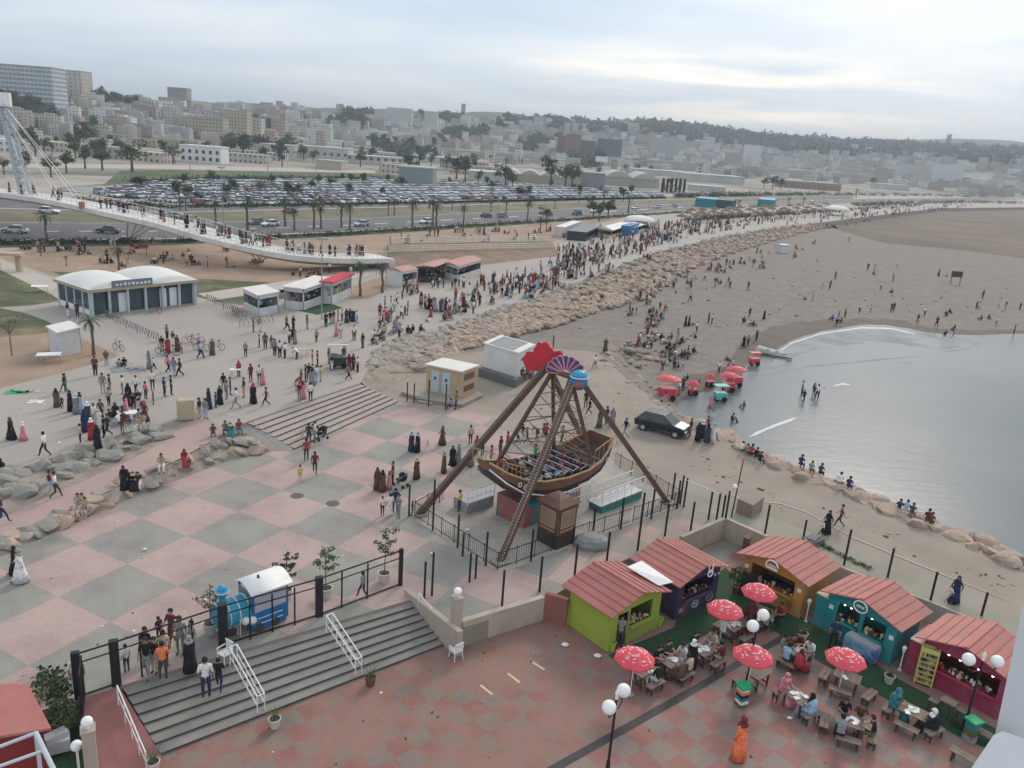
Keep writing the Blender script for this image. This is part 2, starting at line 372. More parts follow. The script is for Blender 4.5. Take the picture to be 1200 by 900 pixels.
ribbon('shore_foam', [(905, 417), (928, 402), (962, 391), (1010, 384), (1045, 385), (1080, 393)], 1.3, SANDZ+.032, foam, 2)
ribbon('shallow_water_film', [(900, 432), (925, 412), (965, 399), (1010, 394), (1050, 395), (1095, 401), (1150, 402)], 15, SANDZ+.026, foam2, 5)
ribbon('sea_foam', [(876, 513), (895, 504), (912, 497), (936, 489)], 3.4, SANDZ+.032, foam, 8)
ribbon('sea_foam', [(975, 453), (986, 450), (997, 451)], 1.8, SANDZ+.032, foam, 9)
ribbon('sea_foam', [(1048, 425), (1060, 424), (1072, 425)], 1.8, SANDZ+.032, foam2, 10)
ribbon('sea_foam', [(1100, 413), (1120, 410), (1135, 409)], 1.2, SANDZ+.032, foam2, 11)
ribbon('sea_foam', [(880, 440), (930, 431), (1000, 424), (1080, 417)], 1.5, SANDZ+.032, foam2, 12)
ribbon('shore_foam', [(950, 553), (1010, 579), (1080, 606), (1150, 632), (1210, 655)], 7, SANDZ+.032, foam2, 13)

# ---- near upper level (z = 0)
dirt2 = material('trodden_ground', (.275, .235, .19), .95, .14, .25, wear=(.24, .215, .185), wearamt=.6)
LOW = [(-400, 960), (93, 820), (143, 803), (480, 703), (537, 738), (636, 706), (662, 690), (735, 655), (811, 628), (850, 610), (895, 631), (985, 663), (1100, 708), (1300, 792)]
SEAE = [(1300, 715), (1200, 668), (1133, 635), (1033, 599), (997, 579), (933, 556), (883, 533), (850, 515), (800, 494), (770, 470), (735, 445), (700, 412), (640, 408), (560, 412), (440, 422), (400, 440)]
paint('dirt_ground', LOW+SEAE+[(345, 526), (312, 533), (262, 526), (200, 552), (100, 597), (0, 643), (-400, 800)], 0, dirt2, 1.7)
strip('beach_slope', [(800, 497, 0), (770, 470, 0), (735, 445, 0), (700, 412, 0), (640, 408, 0), (560, 418, 0), (440, 438, 0)], [(800, 485, SANDZ-.02), (775, 455, SANDZ-.02), (745, 425, SANDZ-.02), (712, 396, SANDZ-.02), (640, 395, SANDZ-.02), (560, 404, SANDZ-.02), (440, 430, SANDZ-.02)], sand)
# chequered paving
GO = Vector((-20.70, 32.82, 0)); GA, GB = 1.68, 3.32; GS = 3.7219; GANG = atan2(GB, GA)
def checkmat(name, c1, c2, size, angle, org, nz_s=.15, grout=None, fade=None, small=None):
    m = bpy.data.materials.new(name); m.use_nodes = True; t = m.node_tree; b = t.nodes['Principled BSDF']
    tcn = N('ShaderNodeTexCoord', t); mp = N('ShaderNodeMapping', t, vector_type='TEXTURE'); L(tcn.outputs['Object'], mp.inputs[0], t)
    mp.inputs['Location'].default_value = org; mp.inputs['Rotation'].default_value = (0, 0, angle)
    sx = N('ShaderNodeSeparateXYZ', t); L(mp.outputs[0], sx.inputs[0], t)
    u = mth('FLOOR', mth('DIVIDE', sx.outputs[0], size, nt_=t), nt_=t); v = mth('FLOOR', mth('DIVIDE', sx.outputs[1], size, nt_=t), nt_=t)
    par = mth('MODULO', mth('ABSOLUTE', mth('ADD', u, v, nt_=t), nt_=t), 2.0, nt_=t)
    n1 = N('ShaderNodeTexNoise', t); L(tcn.outputs['Object'], n1.inputs[0], t); n1.inputs['Scale'].default_value = nz_s; n1.inputs['Detail'].default_value = 8; n1.inputs['Roughness'].default_value = .7
    n3 = N('ShaderNodeTexNoise', t); L(tcn.outputs['Object'], n3.inputs[0], t); n3.inputs['Scale'].default_value = 6; n3.inputs['Detail'].default_value = 4
    c = mixc(par, c1, c2, t)
    if fade: c = mixc(ramp(n1.outputs[0], [(.42, (0, 0, 0)), (.60, (1, 1, 1))], t), c, fade, t)
    s = ramp(n1.outputs[0], [(.3, (.76, .77, .78)), (.5, (1, 1, 1)), (.7, (1.14, 1.13, 1.1))], t); c = mixc(1.0, c, s, t, 'MULTIPLY')
    s = ramp(n3.outputs[0], [(.3, (.95, .95, .95)), (.7, (1.04, 1.04, 1.04))], t); c = mixc(1.0, c, s, t, 'MULTIPLY')
    if small:   # paver joints
        br = N('ShaderNodeTexBrick', t); L(mp.outputs[0], br.inputs[0], t); br.inputs['Scale'].default_value = 1/small; br.inputs['Mortar Size'].default_value = .03
        br.inputs['Color1'].default_value = (1, 1, 1, 1); br.inputs['Color2'].default_value = (.95, .95, .95, 1); br.inputs['Mortar'].default_value = (.86, .86, .86, 1)
        c = mixc(1.0, c, br.outputs[0], t, 'MULTIPLY')
    L(c, b.inputs['Base Color'], t); b.inputs['Roughness'].default_value = .85; b.inputs['Specular IOR Level'].default_value = .25
    return m
chk = checkmat('chequered_paving', (.405, .30, .27), (.275, .262, .232), GS, GANG, GO, .3, small=.55)
CHK = [(-400, 800), (-60, 672), (0, 643), (100, 597), (200, 552), (262, 524), (290, 527), (345, 526), (467, 470), (500, 480), (560, 482), (600, 500), (620, 530), (660, 590), (700, 640), (662, 690), (636, 706), (537, 738), (480, 703), (143, 803), (93, 820), (-400, 960)]
paint('chequered_plaza', CHK, .004, chk)
paint('paved_strip', [(700, 640), (790, 597), (850, 609), (811, 627), (735, 654), (662, 689)], .005, checkmat('strip_paving', (.36, .26, .23), (.26, .24, .205), 2.2, GANG, GO, .5, small=.5))
paint('service_path', [(800, 560), (850, 585), (940, 620), (1040, 665), (1300, 770), (1300, 792), (1100, 707), (985, 662), (895, 630), (850, 609), (800, 594)], .006, material('service_path', (.27, .255, .205), .95, .12, .5, wear=(.22, .21, .16), wearamt=.6))
paint('concrete_pad', [(480, 606), (585, 672), (800, 592), (690, 522)], .03, material('ride_pad', (.36, .33, .29), .9, .12, .8, wear=(.25, .23, .21), wearamt=.6), .1)
ribbon('kerb_stones', [(835, 572), (870, 585), (915, 590), (945, 600), (1000, 630), (1200, 712)], 1.3, .03, material('kerb', (.38, .35, .30), .9, .1, 2), 3)
# ramp between the rock rows
ramp_m = material('pink_ramp', (.37, .265, .235), .9, .08, .3, wear=(.30, .245, .215), wearamt=.5)
strip('pink_ramp', [(-300, 755, .02), (-60, 635, .15), (0, 602, .25), (60, 575, .4), (110, 553, .55), (150, 535, .72), (195, 512, .9), (240, 486, 1.006)],
      [(-300, 780, .02), (-60, 668, .15), (0, 637, .25), (50, 613, .4), (100, 588, .55), (160, 560, .72), (210, 538, .9), (268, 506, 1.006)], ramp_m)
strip('landing_slope', [(232, 483, 1.009), (255, 485, 1.009), (292, 491, 1.009)], [(262, 508, 1.007), (300, 527, .03), (347, 529, .01)], material('grey_concrete', (.27, .255, .23), .9, .1, .5))
# promenade stairs
stone = material('stair_stone', (.33, .285, .255), .85, .1, 1.2); stone_shaded = material('stair_riser_shaded', (.155, .125, .11), .9, .1, 1.2)  # riser stone coloured darker, painting in the shade on the risers
def stairs(name, tl, tr, bl, br, n, label, mt, mr, zb, nose=.0):
    a, b, c, d = P(*tl), P(*tr), P(*bl), P(*br); root = thing(name, label, 'steps', (b+c)/2-Vector((0, 0, ((b+c)/2).z-zb)))
    z0, z1 = tl[2], bl[2]
    for k in range(n):
        # tread k sits one riser lower each time
        z = z0-(z0-z1)*(k+1)/n if k < n-0 else z1
        if k == n-1: break
        f0, f1 = k/(n-1), (k+1)/(n-1)
        p = [a.lerp(c, f0), b.lerp(d, f0), b.lerp(d, f1), a.lerp(c, f1)]
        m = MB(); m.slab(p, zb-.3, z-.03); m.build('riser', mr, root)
        dv = (p[3]-p[0]); dv.z = 0; dv = dv.normalized()*.03
        m = MB(); m.slab([p[0], p[1], p[2]+dv, p[3]+dv], z-.03, z); m.build('tread', mt, root)
    return root
stairs('stone_stairs', (290, 494, 1), (422, 449, 1), (345, 527, 0), (467, 471, 0), 8, 'broad pale stone steps with shade coloured risers between the promenade and the chequered plaza', stone, stone_shaded, 0)
# ---- low front plaza
fore = checkmat('worn_paving', (.265, .128, .106), (.22, .172, .145), .95, radians(40.5), (5.0, 30.0, 0), .30, fade=(.245, .145, .12), small=.3)
FORE = [(-900, 1300), (-400, 958), (93, 818), (143, 801), (480, 701), (537, 736), (636, 704), (662, 688), (735, 653), (811, 626), (850, 608), (895, 629), (985, 661), (1100, 706), (1300, 790), (1700, 1500)]
m = MB(); m.slab([P(x, y, 0) for x, y in FORE], -1.45, FO); o = m.build('front_plaza', fore); bm_tri(o); struct(o)
terr = checkmat('dining_paving', (.275, .14, .12), (.235, .185, .16), 1.1, radians(40.5), (5.0, 30.0, 0), .35, small=.3)
paint('dining_paving', [(560, 960), (660, 900), (800, 818), (922, 747), (958, 768), (1130, 864), (1260, 930), (1100, 1300), (600, 1200)], FO+.004, terr)
walk = material('walkway_paving', (.27, .19, .16), .9, .12, .7)
paint('walkway_paving', [(905, 725), (925, 745), (958, 766), (1130, 861), (1240, 925), (1260, 905), (1075, 838), (1000, 795)], FO+.005, walk)
drain = material('drain_channel', (.055, .05, .048), .8, .2, 4)
paint('drain_channel', [(655, 903), (800, 821), (921, 749), (919, 742), (798, 812), (640, 900)], FO+.009, drain)
paint('drain_channel', [(955, 766), (1130, 862), (1132, 868), (953, 772)], FO+.009, drain)
carpet = material('artificial_turf', (.022, .060, .026), .95, .15, 3)
paint('green_carpet', [(712, 768), (790, 735), (800, 700), (850, 665), (880, 690), (960, 735), (1060, 800), (1200, 870), (1215, 905), (1075, 840), (1000, 797), (925, 750), (897, 733), (868, 722), (835, 740), (800, 757), (748, 790)], FO+.012, carpet)
for (x0, y0, x1, y1) in ((625, 775, 639, 784), (596, 788, 610, 799), (564, 802, 578, 813)):
    paint('painted_dash', [(x0, y0), (x1, y1), (x1-2, y1+1.8), (x0-2, y0+1.8)], FO+.014, material('pale_yellow_paint', (.50, .42, .27), .8, .1, 3))
# yard behind the kiosks
paint('service_yard', [(820, 645), (850, 632), (868, 640), (835, 675)], FO+.01, material('yard_floor', (.19, .18, .155), .9, .2, 1))
# side ramp, lower left
strip('red_side_ramp', [(93, 819, 0.01), (140, 805, 0.01)], [(118, 945, FO+.01), (192, 890, FO+.01)], material('red_paving', (.24, .105, .095), .9, .1, 1))
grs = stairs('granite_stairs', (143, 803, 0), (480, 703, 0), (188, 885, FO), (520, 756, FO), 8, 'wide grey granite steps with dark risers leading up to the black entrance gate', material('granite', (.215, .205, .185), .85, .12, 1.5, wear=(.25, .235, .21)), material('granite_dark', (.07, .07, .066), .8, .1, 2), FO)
# retaining walls
beige = material('beige_render', (.40, .345, .275), .9, .08, .8, wear=(.27, .23, .19), wearamt=.5)
def wall_px(name, label, pts, z0, z1, th, mat, cat='wall'):
    m = MB(); w = [P(x, y, zz) for x, y, zz in pts]
    for a, b in zip(w, w[1:]):
        d = (b-a); d.z = 0; n = Vector((-d.y, d.x, 0)).normalized()*th
        m.obox(Vector((a.x, a.y, z0)), d, n, (0, 0, z1-z0))
    o = m.build(name, mat); return tag(o, label, cat)
wall_px('retaining_wall', 'beige rendered retaining wall with the globe lamp pillar at its end', [(541, 757, FO), (636, 727, FO)], -1.3, .32, .3, beige)
m = MB(); a, b = P(474, 690, .35), P(537, 740, .35)
m.obox(Vector((a.x, a.y, -1.2)), Vector((b.x-a.x, b.y-a.y, 0)), Vector((.22, .18, 0)), (0, 0, 1.5)); tag(m.build('stair_parapet', beige), 'beige parapet running down the right side of the granite stairs', 'wall')
wall_px('red_wall', 'dull red rendered wall between the beige retaining wall and the green kiosk', [(636, 727, FO), (662, 735, FO)], -1.3, .55, .25, material('red_render', (.25, .10, .085), .9, .1, .8))
wall_px('yard_wall', 'low beige wall round the service yard behind the purple kiosk', [(800, 634, .1), (850, 612, .1), (897, 633, .1)], -1.3, .35, .25, beige)
wall_px('service_wall', 'low beige kerb wall behind the orange teal and magenta kiosks', [(899, 634, .1), (985, 665, .1), (1100, 710, .1), (1240, 770, .1)], -1.3, .12, .2, material('pale_render', (.36, .33, .28), .9, .1, .8))

strip('upper_bank', [(-300, 700, .98), (-60, 578, .98), (0, 552, .98), (60, 535, .98), (100, 521, .98), (150, 505, .98), (192, 495, .98), (232, 484, .99)], [(-300, 750, .03), (-60, 642, .14), (0, 609, .24), (60, 582, .39), (110, 560, .54), (150, 541, .71), (195, 517, .89), (240, 489, .98)], material('rubble_fill', (.26, .22, .18), .95, .25, 1))
strip('lower_bank', [(-60, 669, .14), (0, 638, .24), (50, 614, .39), (100, 589, .54), (160, 561, .71), (210, 539, .84), (268, 507, .99), (290, 508, .98)], [(-60, 676, .01), (0, 652, .01), (50, 628, .01), (100, 606, .01), (160, 580, .01), (215, 560, .01), (285, 533, .01), (318, 530, .01)], MATS['rubble_fill'])
strip('rubble_fill', [(422, 447, .98), (432, 428, .98), (446, 408, .98)], [(440, 462, .02), (470, 446, .02), (500, 430, .02)], material('rubble_fill', (.26, .22, .18), .95, .25, 1))
# ================================================================== FOREGROUND AND MIDDLE THINGS
black = material('black_steel', (.018, .018, .02), .5, .1, 5); white = material('white_paint', (.70, .70, .68), .6, .05, 3); grey_m = material('grey_steel', (.30, .31, .32), .45, .08, 5, metal=.3)
globe_m = material('milky_globe', (.78, .78, .75), .35, .02, 3); wood = material('grey_wood', (.20, .155, .125), .85, .2, 3); wood_d = material('dark_wood', (.07, .05, .04), .85, .2, 3)
roof_red = material('red_metal_roof', (.40, .15, .13), .7, .10, 1.2, wear=(.31, .14, .12), wearamt=.6)
glass_d = material('dark_glass', (.03, .04, .045), .12, .2, .5, spec=.6)
def quadframe(A, B, C):
    """rectangle from near-left A, near-right B, back-left C (world)"""
    ux = (B-A).copy(); ux.z = 0; uy = C-A; uy.z = 0; e = ux.normalized(); n = Vector((-e.y, e.x, 0))
    if uy.dot(n) < 0: n = -n
    return ux, n*uy.dot(n), e, n
# ---- kiosks
def kiosk(col, cname, A, B, C, label, wallh=2.15, openings=(), sign=None, ribs='front'):
    z = FO+.02; ux, uy, e, n = quadframe(P(*A, 1.25), P(*B, 1.25), P(*C, 1.25)); A = P(*A, 1.25); A.z = z; W_ = ux.length; D = uy.length
    wm_ = material('kiosk_'+cname, col, .7, .08, 1, wear=tuple(c*.6+.09 for c in col), wearamt=.6)
    t = thing('kiosk', label, 'kiosk', A+ux/2+uy/2, 'market kiosks under red metal roofs')
    ins = .35; o0 = A+e*ins+n*ins; w = W_-2*ins; d = D-2*ins; th = .1; up = Vector((0, 0, 1))
    rise = .62
    q = (len(cname)*7 % 5-2)*.018; roof_k = material('red_metal_roof_'+cname, (.37+q, .14+q*.5, .12+q*.4), .75, .14, 1.1, wear=(.25, .15+q, .13), wearamt=.65)
    m = MB(); m.obox(o0, e*th, n*d, up*wallh); m.obox(o0+e*(w-th), e*th, n*d, up*wallh); m.obox(o0+n*(d-th)+e*th, e*(w-2*th), n*th, up*wallh)
    k = len(m.V)
    for q in (0, d-th):
        a, b, c_ = o0+n*q+up*wallh, o0+n*q+e*w+up*wallh, o0+n*q+e*(w/2)+up*(wallh+rise*(1-.1))
        a2, b2, c2 = a+n*th, b+n*th, c_+n*th
        m.quad(a, b, c_); m.quad(b2, a2, c2)
    # front wall with openings (x0,x1,z0,z1)
    xs = sorted(set([th, w-th]+[v for op in openings for v in op[:2]]))
    for x0, x1 in zip(xs, xs[1:]):
        op = [q for q in openings if q[0] <= x0+.001 and q[1] >= x1-.001]
        segs = [(0, wallh)] if not op else [(0, op[0][2]), (op[0][3], wallh)]
        for s0, s1 in segs:
            if s1-s0 > .02: m.obox(o0+e*x0+up*s0, e*(x1-x0), n*th, up*(s1-s0))
    m.build('wall', wm_, t)
    m = MB(); m.obox(o0+e*th+n*th, e*(w-2*th), n*(d-2*th), up*.05); m.build('floor', wood_d, t)
    # roof: two pitched panels with standing ribs
    for s in (0, 1):
        m = MB(); x0 = A+ux*(0 if s == 0 else 1)+up*(wallh-.02)-n*0; xr = A+ux/2+up*(wallh+rise); sl = xr-x0
        m.obox(x0, sl if s == 0 else sl, n*D, up*.06) if s == 0 else m.obox(x0, sl, n*D, up*.06)
        # ribs run down the slope, courses step across it
        for i in range(1, 5): m.obox(x0+sl*(i/5)+up*.062, sl*.012, n*D, up*.03)
        m.build('roof', roof_k, t)
    m = MB(); m.obox(A+ux/2-e*.08+up*(wallh+rise+.045), e*.16, n*D, up*.05); m.build('ridge_cap', roof_k, t)
    # counter + fascia + goods
    for op in openings:
        if op[2] > .3:
            m = MB(); m.obox(o0+e*op[0]-n*.22+up*(op[2]-.05), e*(op[1]-op[0]), n*.5, up*.05); m.build('counter', wm_ if len(op) < 5 else white, t)
            goods = [material('goods_'+k2, CC[k2][1], .6, .1, 5) for k2 in 'roywbk']
            m = MB()
            for i in range(int((op[1]-op[0])*14)):
                m.mi = R.randrange(6); x = U(op[0]+.1, op[1]-.1); q = U(.05, .5); s = U(.04, .09)
                m.box(o0+e*x+n*q+up*(op[2]+s), (s*1.6, s*1.6, s*2), U(0, 3))
            for i in range(int((op[1]-op[0])*8)):   # shelf goods on the back wall
                m.mi = R.randrange(6); x = U(op[0], op[1]); m.box(o0+e*x+n*(d-.35)+up*U(.8, 1.8), (.15, .12, .18), U(0, 3))
            m.build('goods', goods, t)
    if sign:
        sx, style = sign; m = MB(); c = A+e*sx-n*.06+up*(wallh+rise*.45)
        ring = [c+e*(.34*cos(a))+up*(.30*sin(a)) for a in [2*pi*i/16 for i in range(17)]]
        if style == 'round': m.tube(ring, .035, 5)
        if style == 'arch': m.tube(ring[:10], .045, 5); m.obox(c-e*.34-up*.22, e*.68, n*.03, up*.12)
        if style == 'bunny':
            for s in (-.1, .1): m.cyl(c+e*s, c+e*s*2+up*.42, .045, .03, 5)
            m.tube([c+e*(.2*cos(a))+up*(.17*sin(a)-.1) for a in [2*pi*i/10 for i in range(11)]], .04, 5)
        for i in range(5): m.obox(c-e*(.2-i*.085)-up*.06, e*.05, n*.03, up*U(.08, .15))
        m.build('sign', white, t)
    return t, A, e, n, up, W_, D, o0, w, d
g1 = kiosk((.29, .36, .05), 'lime_green', (718, 724), (788, 692), (662, 683), 'lime green kiosk with red metal roof at the left end of the kiosk row', openings=((.5, 1.25, 0, 1.85), (1.35, 3.0, .95, 1.95)))
g2 = kiosk((.055, .03, .085), 'dark_purple', (797, 688), (856, 663), (734, 655), 'dark purple kiosk with pale painted emblems next to the lime green kiosk', openings=((.5, 2.9, .95, 1.95),), sign=(2.3, 'bunny'))
g3 = kiosk((.46, .22, .05), 'mustard_orange', (863, 647), (948, 687), (906, 628), 'mustard orange kiosk with an arched white sign behind a red parasol', openings=((.5, 3.1, .95, 1.9),), sign=(2.2, 'arch'))
g4 = kiosk((.015, .21, .22), 'teal', (961, 691), (1057, 740), (999, 671), 'teal kiosk with a round white sign and a drinks chest in front', openings=((.55, 1.75, .95, 1.9), (1.95, 3.1, .95, 1.9)), sign=(2.2, 'round'))
g5 = kiosk((.30, .03, .075), 'crimson', (1073, 745), (1190, 802), (1109, 717), 'crimson kiosk at the right end of the kiosk row beside a yellow display rack', openings=((.5, 3.3, .95, 1.9),))
# extra trim on kiosks: emblems, lamps, annex walls
def on_front(g, name, mat, x, z, w, h, th=.03, shape='ring', root=None):
    t, A, e, n, up, W_, D, o0, w_, d = g; m = MB(); c = o0+e*x+up*z-n*(th+.012)
    if shape == 'ring':
        m.tube([c+e*(w*cos(a))+up*(h*sin(a)) for a in [2*pi*i/12 for i in range(13)]], .022, 4)
        for i in range(4): m.obox(c-e*(w*.55-i*w*.33)-up*h*.25, e*.04, n*.02, up*h*U(.4, .7))
    elif shape == 'star':
        for i in range(6): a = pi*i/6; m.obox(c-e*(w*cos(a))-up*(h*sin(a)), e*(2*w*cos(a))+up*(2*h*sin(a))+e*.0001, n*.02, up*.03+e*.02)
    else: m.obox(c-e*w/2-up*h/2, e*w, n*th, up*h)
    return m.build(name, mat, t)
pale_pink = material('pale_pink_paint', (.50, .32, .42), .6, .05, 3); pale_blue = material('pale_blue_paint', (.45, .52, .60), .6, .05, 3)
on_front(g2, 'emblem', pale_pink, 2.75, .5, .28, .22, shape='ring'); on_front(g2, 'emblem', white, 1.55, .48, .26, .2, shape='ring'); on_front(g2, 'emblem', pale_pink, .45, .42, .22, .16, shape='star')
for x in (2.95, 3.25): on_front(g2, 'emblem', white, x, 1.75, .07, .07, shape='star')
for x in (.22, 3.38): on_front(g3, 'emblem', white, x, 1.55, .22, .22, shape='rect')
on_front(g3, 'emblem', material('ice_cream_brown', (.20, .08, .05), .6, .1, 4), 3.0, .45, .12, .24, shape='ring')
on_front(g3, 'emblem', pale_pink, 1.9, .45, .1, .2, shape='star')
for x in (.25, 3.42): on_front(g4, 'emblem', white, x, 1.45, .22, .22, shape='rect')
for g, xs in ((g4, (.75, 1.1, 1.45, 2.2)), (g5, (1.0, 1.5, 2.3, 2.9))):
    t, A, e, n, up, W_, D, o0, w_, d = g
    for x in xs:
        m = MB(); m.sph(o0+e*x+n*.35+up*1.72, .055, 8, 6); m.cyl(o0+e*x+n*.35+up*1.77, o0+e*x+n*.35+up*2.0, .008, n=4); m.build('bulb', material('lit_bulb', (.9, .85, .7), .4, 0, emit=(1, .88, .62, 7)), t)
for g, nm in ((g4, 'kiosk_teal'), (g5, 'kiosk_crimson')):     # low side annex to the left of each
    t, A, e, n, up, W_, D, o0, w_, d = g; m = MB(); m.obox(o0-e*.62+n*.02, e*.6, n*(d*.72), up*1.75); m.build('side_annex', MATS[nm], t)
    m = MB(); m.obox(o0-e*.66-n*.02+up*1.75, e*.66, n*(d*.74), up*.05); m.build('annex_cap', material('cream_trim', (.5, .4, .3), .7, .05, 3), t)
t, A, e, n, up, W_, D, o0, w_, d = g4
t = thing('drinks_chest', 'blue and white drinks chest standing in front of the teal kiosk', 'freezer', o0+e*2.3-n*.55)
m = MB(); m.obox(o0+e*1.55-n*.75+up*.05, e*1.6, n*.62, up*.72); m.build('body', material('freezer_blue', (.22, .36, .50), .4, .5, 2.2, wear=(.03, .06, .22), wearamt=.9), t)
m = MB(); m.obox(o0+e*1.57-n*.73+up*.775, e*1.56, n*.58, up*.10); m.build('lid', material('freezer_glass', (.35, .38, .40), .15, .2, 2), t)
# white roof banner (blank)
m = MB(); pa = [P(735, 664, 1.62), P(752, 657, 1.66), P(789, 682, 1.62), P(772, 686, 1.46)]
k = [m.v(p) for p in pa]; m.f(*k); k2 = [m.v(p-Vector((0, 0, .025))) for p in pa]; m.f(*k2[::-1])
for i in range(4): j = (i+1) % 4; m.f(k[i], k2[i], k2[j], k[j])
tag(m.build('banner', white), 'white plastic banner bridging the roofs of the green and purple kiosks', 'banner')

# ---- parasols
para_red = material('parasol_red', (.60, .075, .10), .75, .08, 3); para_white = material('parasol_print', (.75, .72, .70), .7, .05, 5)
def parasol():
    t = thing('parasol', '', 'parasol', own=False)
    m = MB(); m.cyl((0, 0, 0), (0, 0, 2.25), .022, n=6); m.build('pole', white, t)
    m = MB(); n = 8; Rr = .92; k = m.v((0, 0, 2.3)); ring = []
    for q, (r, z) in enumerate(((.33, 2.21), (.66, 2.05), (Rr, 1.86), (Rr*.985, 1.79))):
        ring.append([m.v((r*cos(2*pi*(i+.0)/n), r*sin(2*pi*i/n), z)) for i in range(n)])
    for i in range(n):
        j = (i+1) % n; m.f(k, ring[0][i], ring[0][j])
        for a, b in zip(ring, ring[1:]): m.f(a[i], b[i], b[j], a[j])
    m.build('canopy', para_red, t)
    m = MB()
    for i in range(n):   # a run of small white marks on every gore
        for q in range(7):
            a = 2*pi*(i+.5)/n+R.uniform(-.28, .28); r = R.uniform(.18, .84); zz = 2.3-.09*(r/.33) if r < .33 else (2.21-.16*(r-.33)/.33 if r < .66 else 2.05-.19*(r-.66)/.26)
            f = cos(pi/n)/cos(((a-2*pi*i/n)) % (2*pi/n)-pi/n); r2 = r*f
            d2 = Vector((cos(a+U(.8, 2.2)), sin(a+U(.8, 2.2)), 0)).normalized(); nn = Vector((-d2.y, d2.x, 0)); c = Vector((r2*cos(a), r2*sin(a), zz+.022))
            l = R.uniform(.05, .10); m.obox(c-d2*l-Vector((0, 0, l*.25)), d2*l*2, nn*.022, (0, 0, .012))
    m.build('print', para_white, t)
    m = MB(); m.lathe((0, 0, 0), ((.22, 0), (.22, .05), (.05, .1), (.04, .3)), 8); m.build('base', grey_m, t)
    return t
pp = parasol(); used = []
def at_top(x, y, h, zb):
    """ground point whose top at height h shows at the photo pixel"""
    p = P(x, y, zb+h); p.z = zb; return p
for x, y, l in ((745, 762, 'red patterned parasol nearest the lime green kiosk, leftmost of the five'), (851, 706, 'red patterned parasol between the purple kiosk and the mustard kiosk'), (891, 686, 'red patterned parasol standing against the mustard orange kiosk'), (884, 759, 'red patterned parasol beside the double globe lamp and the striped litter bin'), (993, 763, 'red patterned parasol in front of the teal kiosk, rightmost of the five')):
    place(pp, used, at_top(x, y, 2.28, FO+.02), U(0, 1), 1, l, 'red parasols over the picnic tables')
# ---- double globe street lamps
def lamp_double():
    t = thing('street_lamp', '', 'street lamp', own=False); H_ = 3.55
    m = MB(); m.lathe((0, 0, 0), ((.14, 0), (.14, .1), (.09, .16), (.08, .7), (.055, .75), (.045, H_)), 10); m.build('post', black, t)
    m = MB(); m.cyl((0, 0, H_), (0, 0, H_+.12), .06, n=6); m.lathe((0, 0, H_+.12), ((.03, 0), (.085, .1), (.07, .2), (.02, .3)), 8); m.build('finial', white, t)
    for s in (-1, 1):
        m = MB(); m.tube([(0, 0, H_-.5), (s*.3, 0, H_-.58), (s*.52, 0, H_-.48), (s*.6, 0, H_-.3)], .025, 6); m.cyl((s*.6, 0, H_-.3), (s*.6, 0, H_-.24), .07, n=8); m.build('arm', black, t)
        m = MB(); m.sph((s*.6, 0, H_), .27, 18, 12); m.build('globe', globe_m, t, smooth=True)
    return t
lp_ = lamp_double(); used = []
for gx, gy, rx, ry, l in ((722.5, 819, (710, 834), (735, 805), 'double globe street lamp standing on the dark drain line at the bottom of the plaza'), (888.5, 727, (879, 738), (898, 718), 'double globe street lamp behind the striped litter bin'), (1152, 774, (1133, 773), (1170, 776), 'double globe street lamp above the green litter bin before the crimson kiosk')):
    p = at_top(gx, gy, 3.55, FO); d = P(*ry, FO+3.5)-P(*rx, FO+3.5)
    place(lp_, used, p, ang(d), 1, l, 'double globe street lamps')
# ---- globe pillars
def pillar(x, y, h, w, zb, label):
    p = at_top(x, y, h+.3, zb); t = thing('lamp_pillar', label, 'lamp pillar', p, 'rendered pillars carrying a globe lamp')
    m = MB(); m.box(p+Vector((0, 0, h/2-.3)), (w, w, h+.6-.0), .5); m.build('pillar', beige, t)
    m = MB(); m.box(p+Vector((0, 0, h+.04)), (w*1.15, w*1.15, .08), .5); m.build('cap', beige, t)
    m = MB(); m.cyl(p+Vector((0, 0, h+.08)), p+Vector((0, 0, h+.16)), .09, n=8); m.sph(p+Vector((0, 0, h+.34)), .2, 14, 10); m.build('globe', globe_m, t, smooth=True)
pillar(536.5, 694, 2.55, .42, FO, 'beige lamp pillar with a white globe at the foot of the granite stairs')
pillar(102, 847, 2.5, .42, FO, 'beige lamp pillar with a white globe left of the granite stairs beside the red ramp')
# ---- lantern posts
def lantern(x, y, xb, yb, label):
    b = P(xb, yb, FO+.02); t = thing('lantern_post', label, 'lantern', b, 'white lantern posts before the kiosks')
    m = MB(); m.lathe(b, ((.1, 0), (.06, .05), (.035, .12), (.03, .95), (.06, 1.0)), 8); m.build('post', white, t)
    m = MB(); m.lathe(b+Vector((0, 0, 1.0)), ((.06, 0), (.12, .22), (.14, .24), (.02, .36)), 4); m.build('lantern', white, t)
lantern(949, 704, 944, 728, 'white lantern post between the mustard kiosk and the teal kiosk'); lantern(1061, 757, 1054, 785, 'white lantern post between the teal kiosk and the yellow display rack')
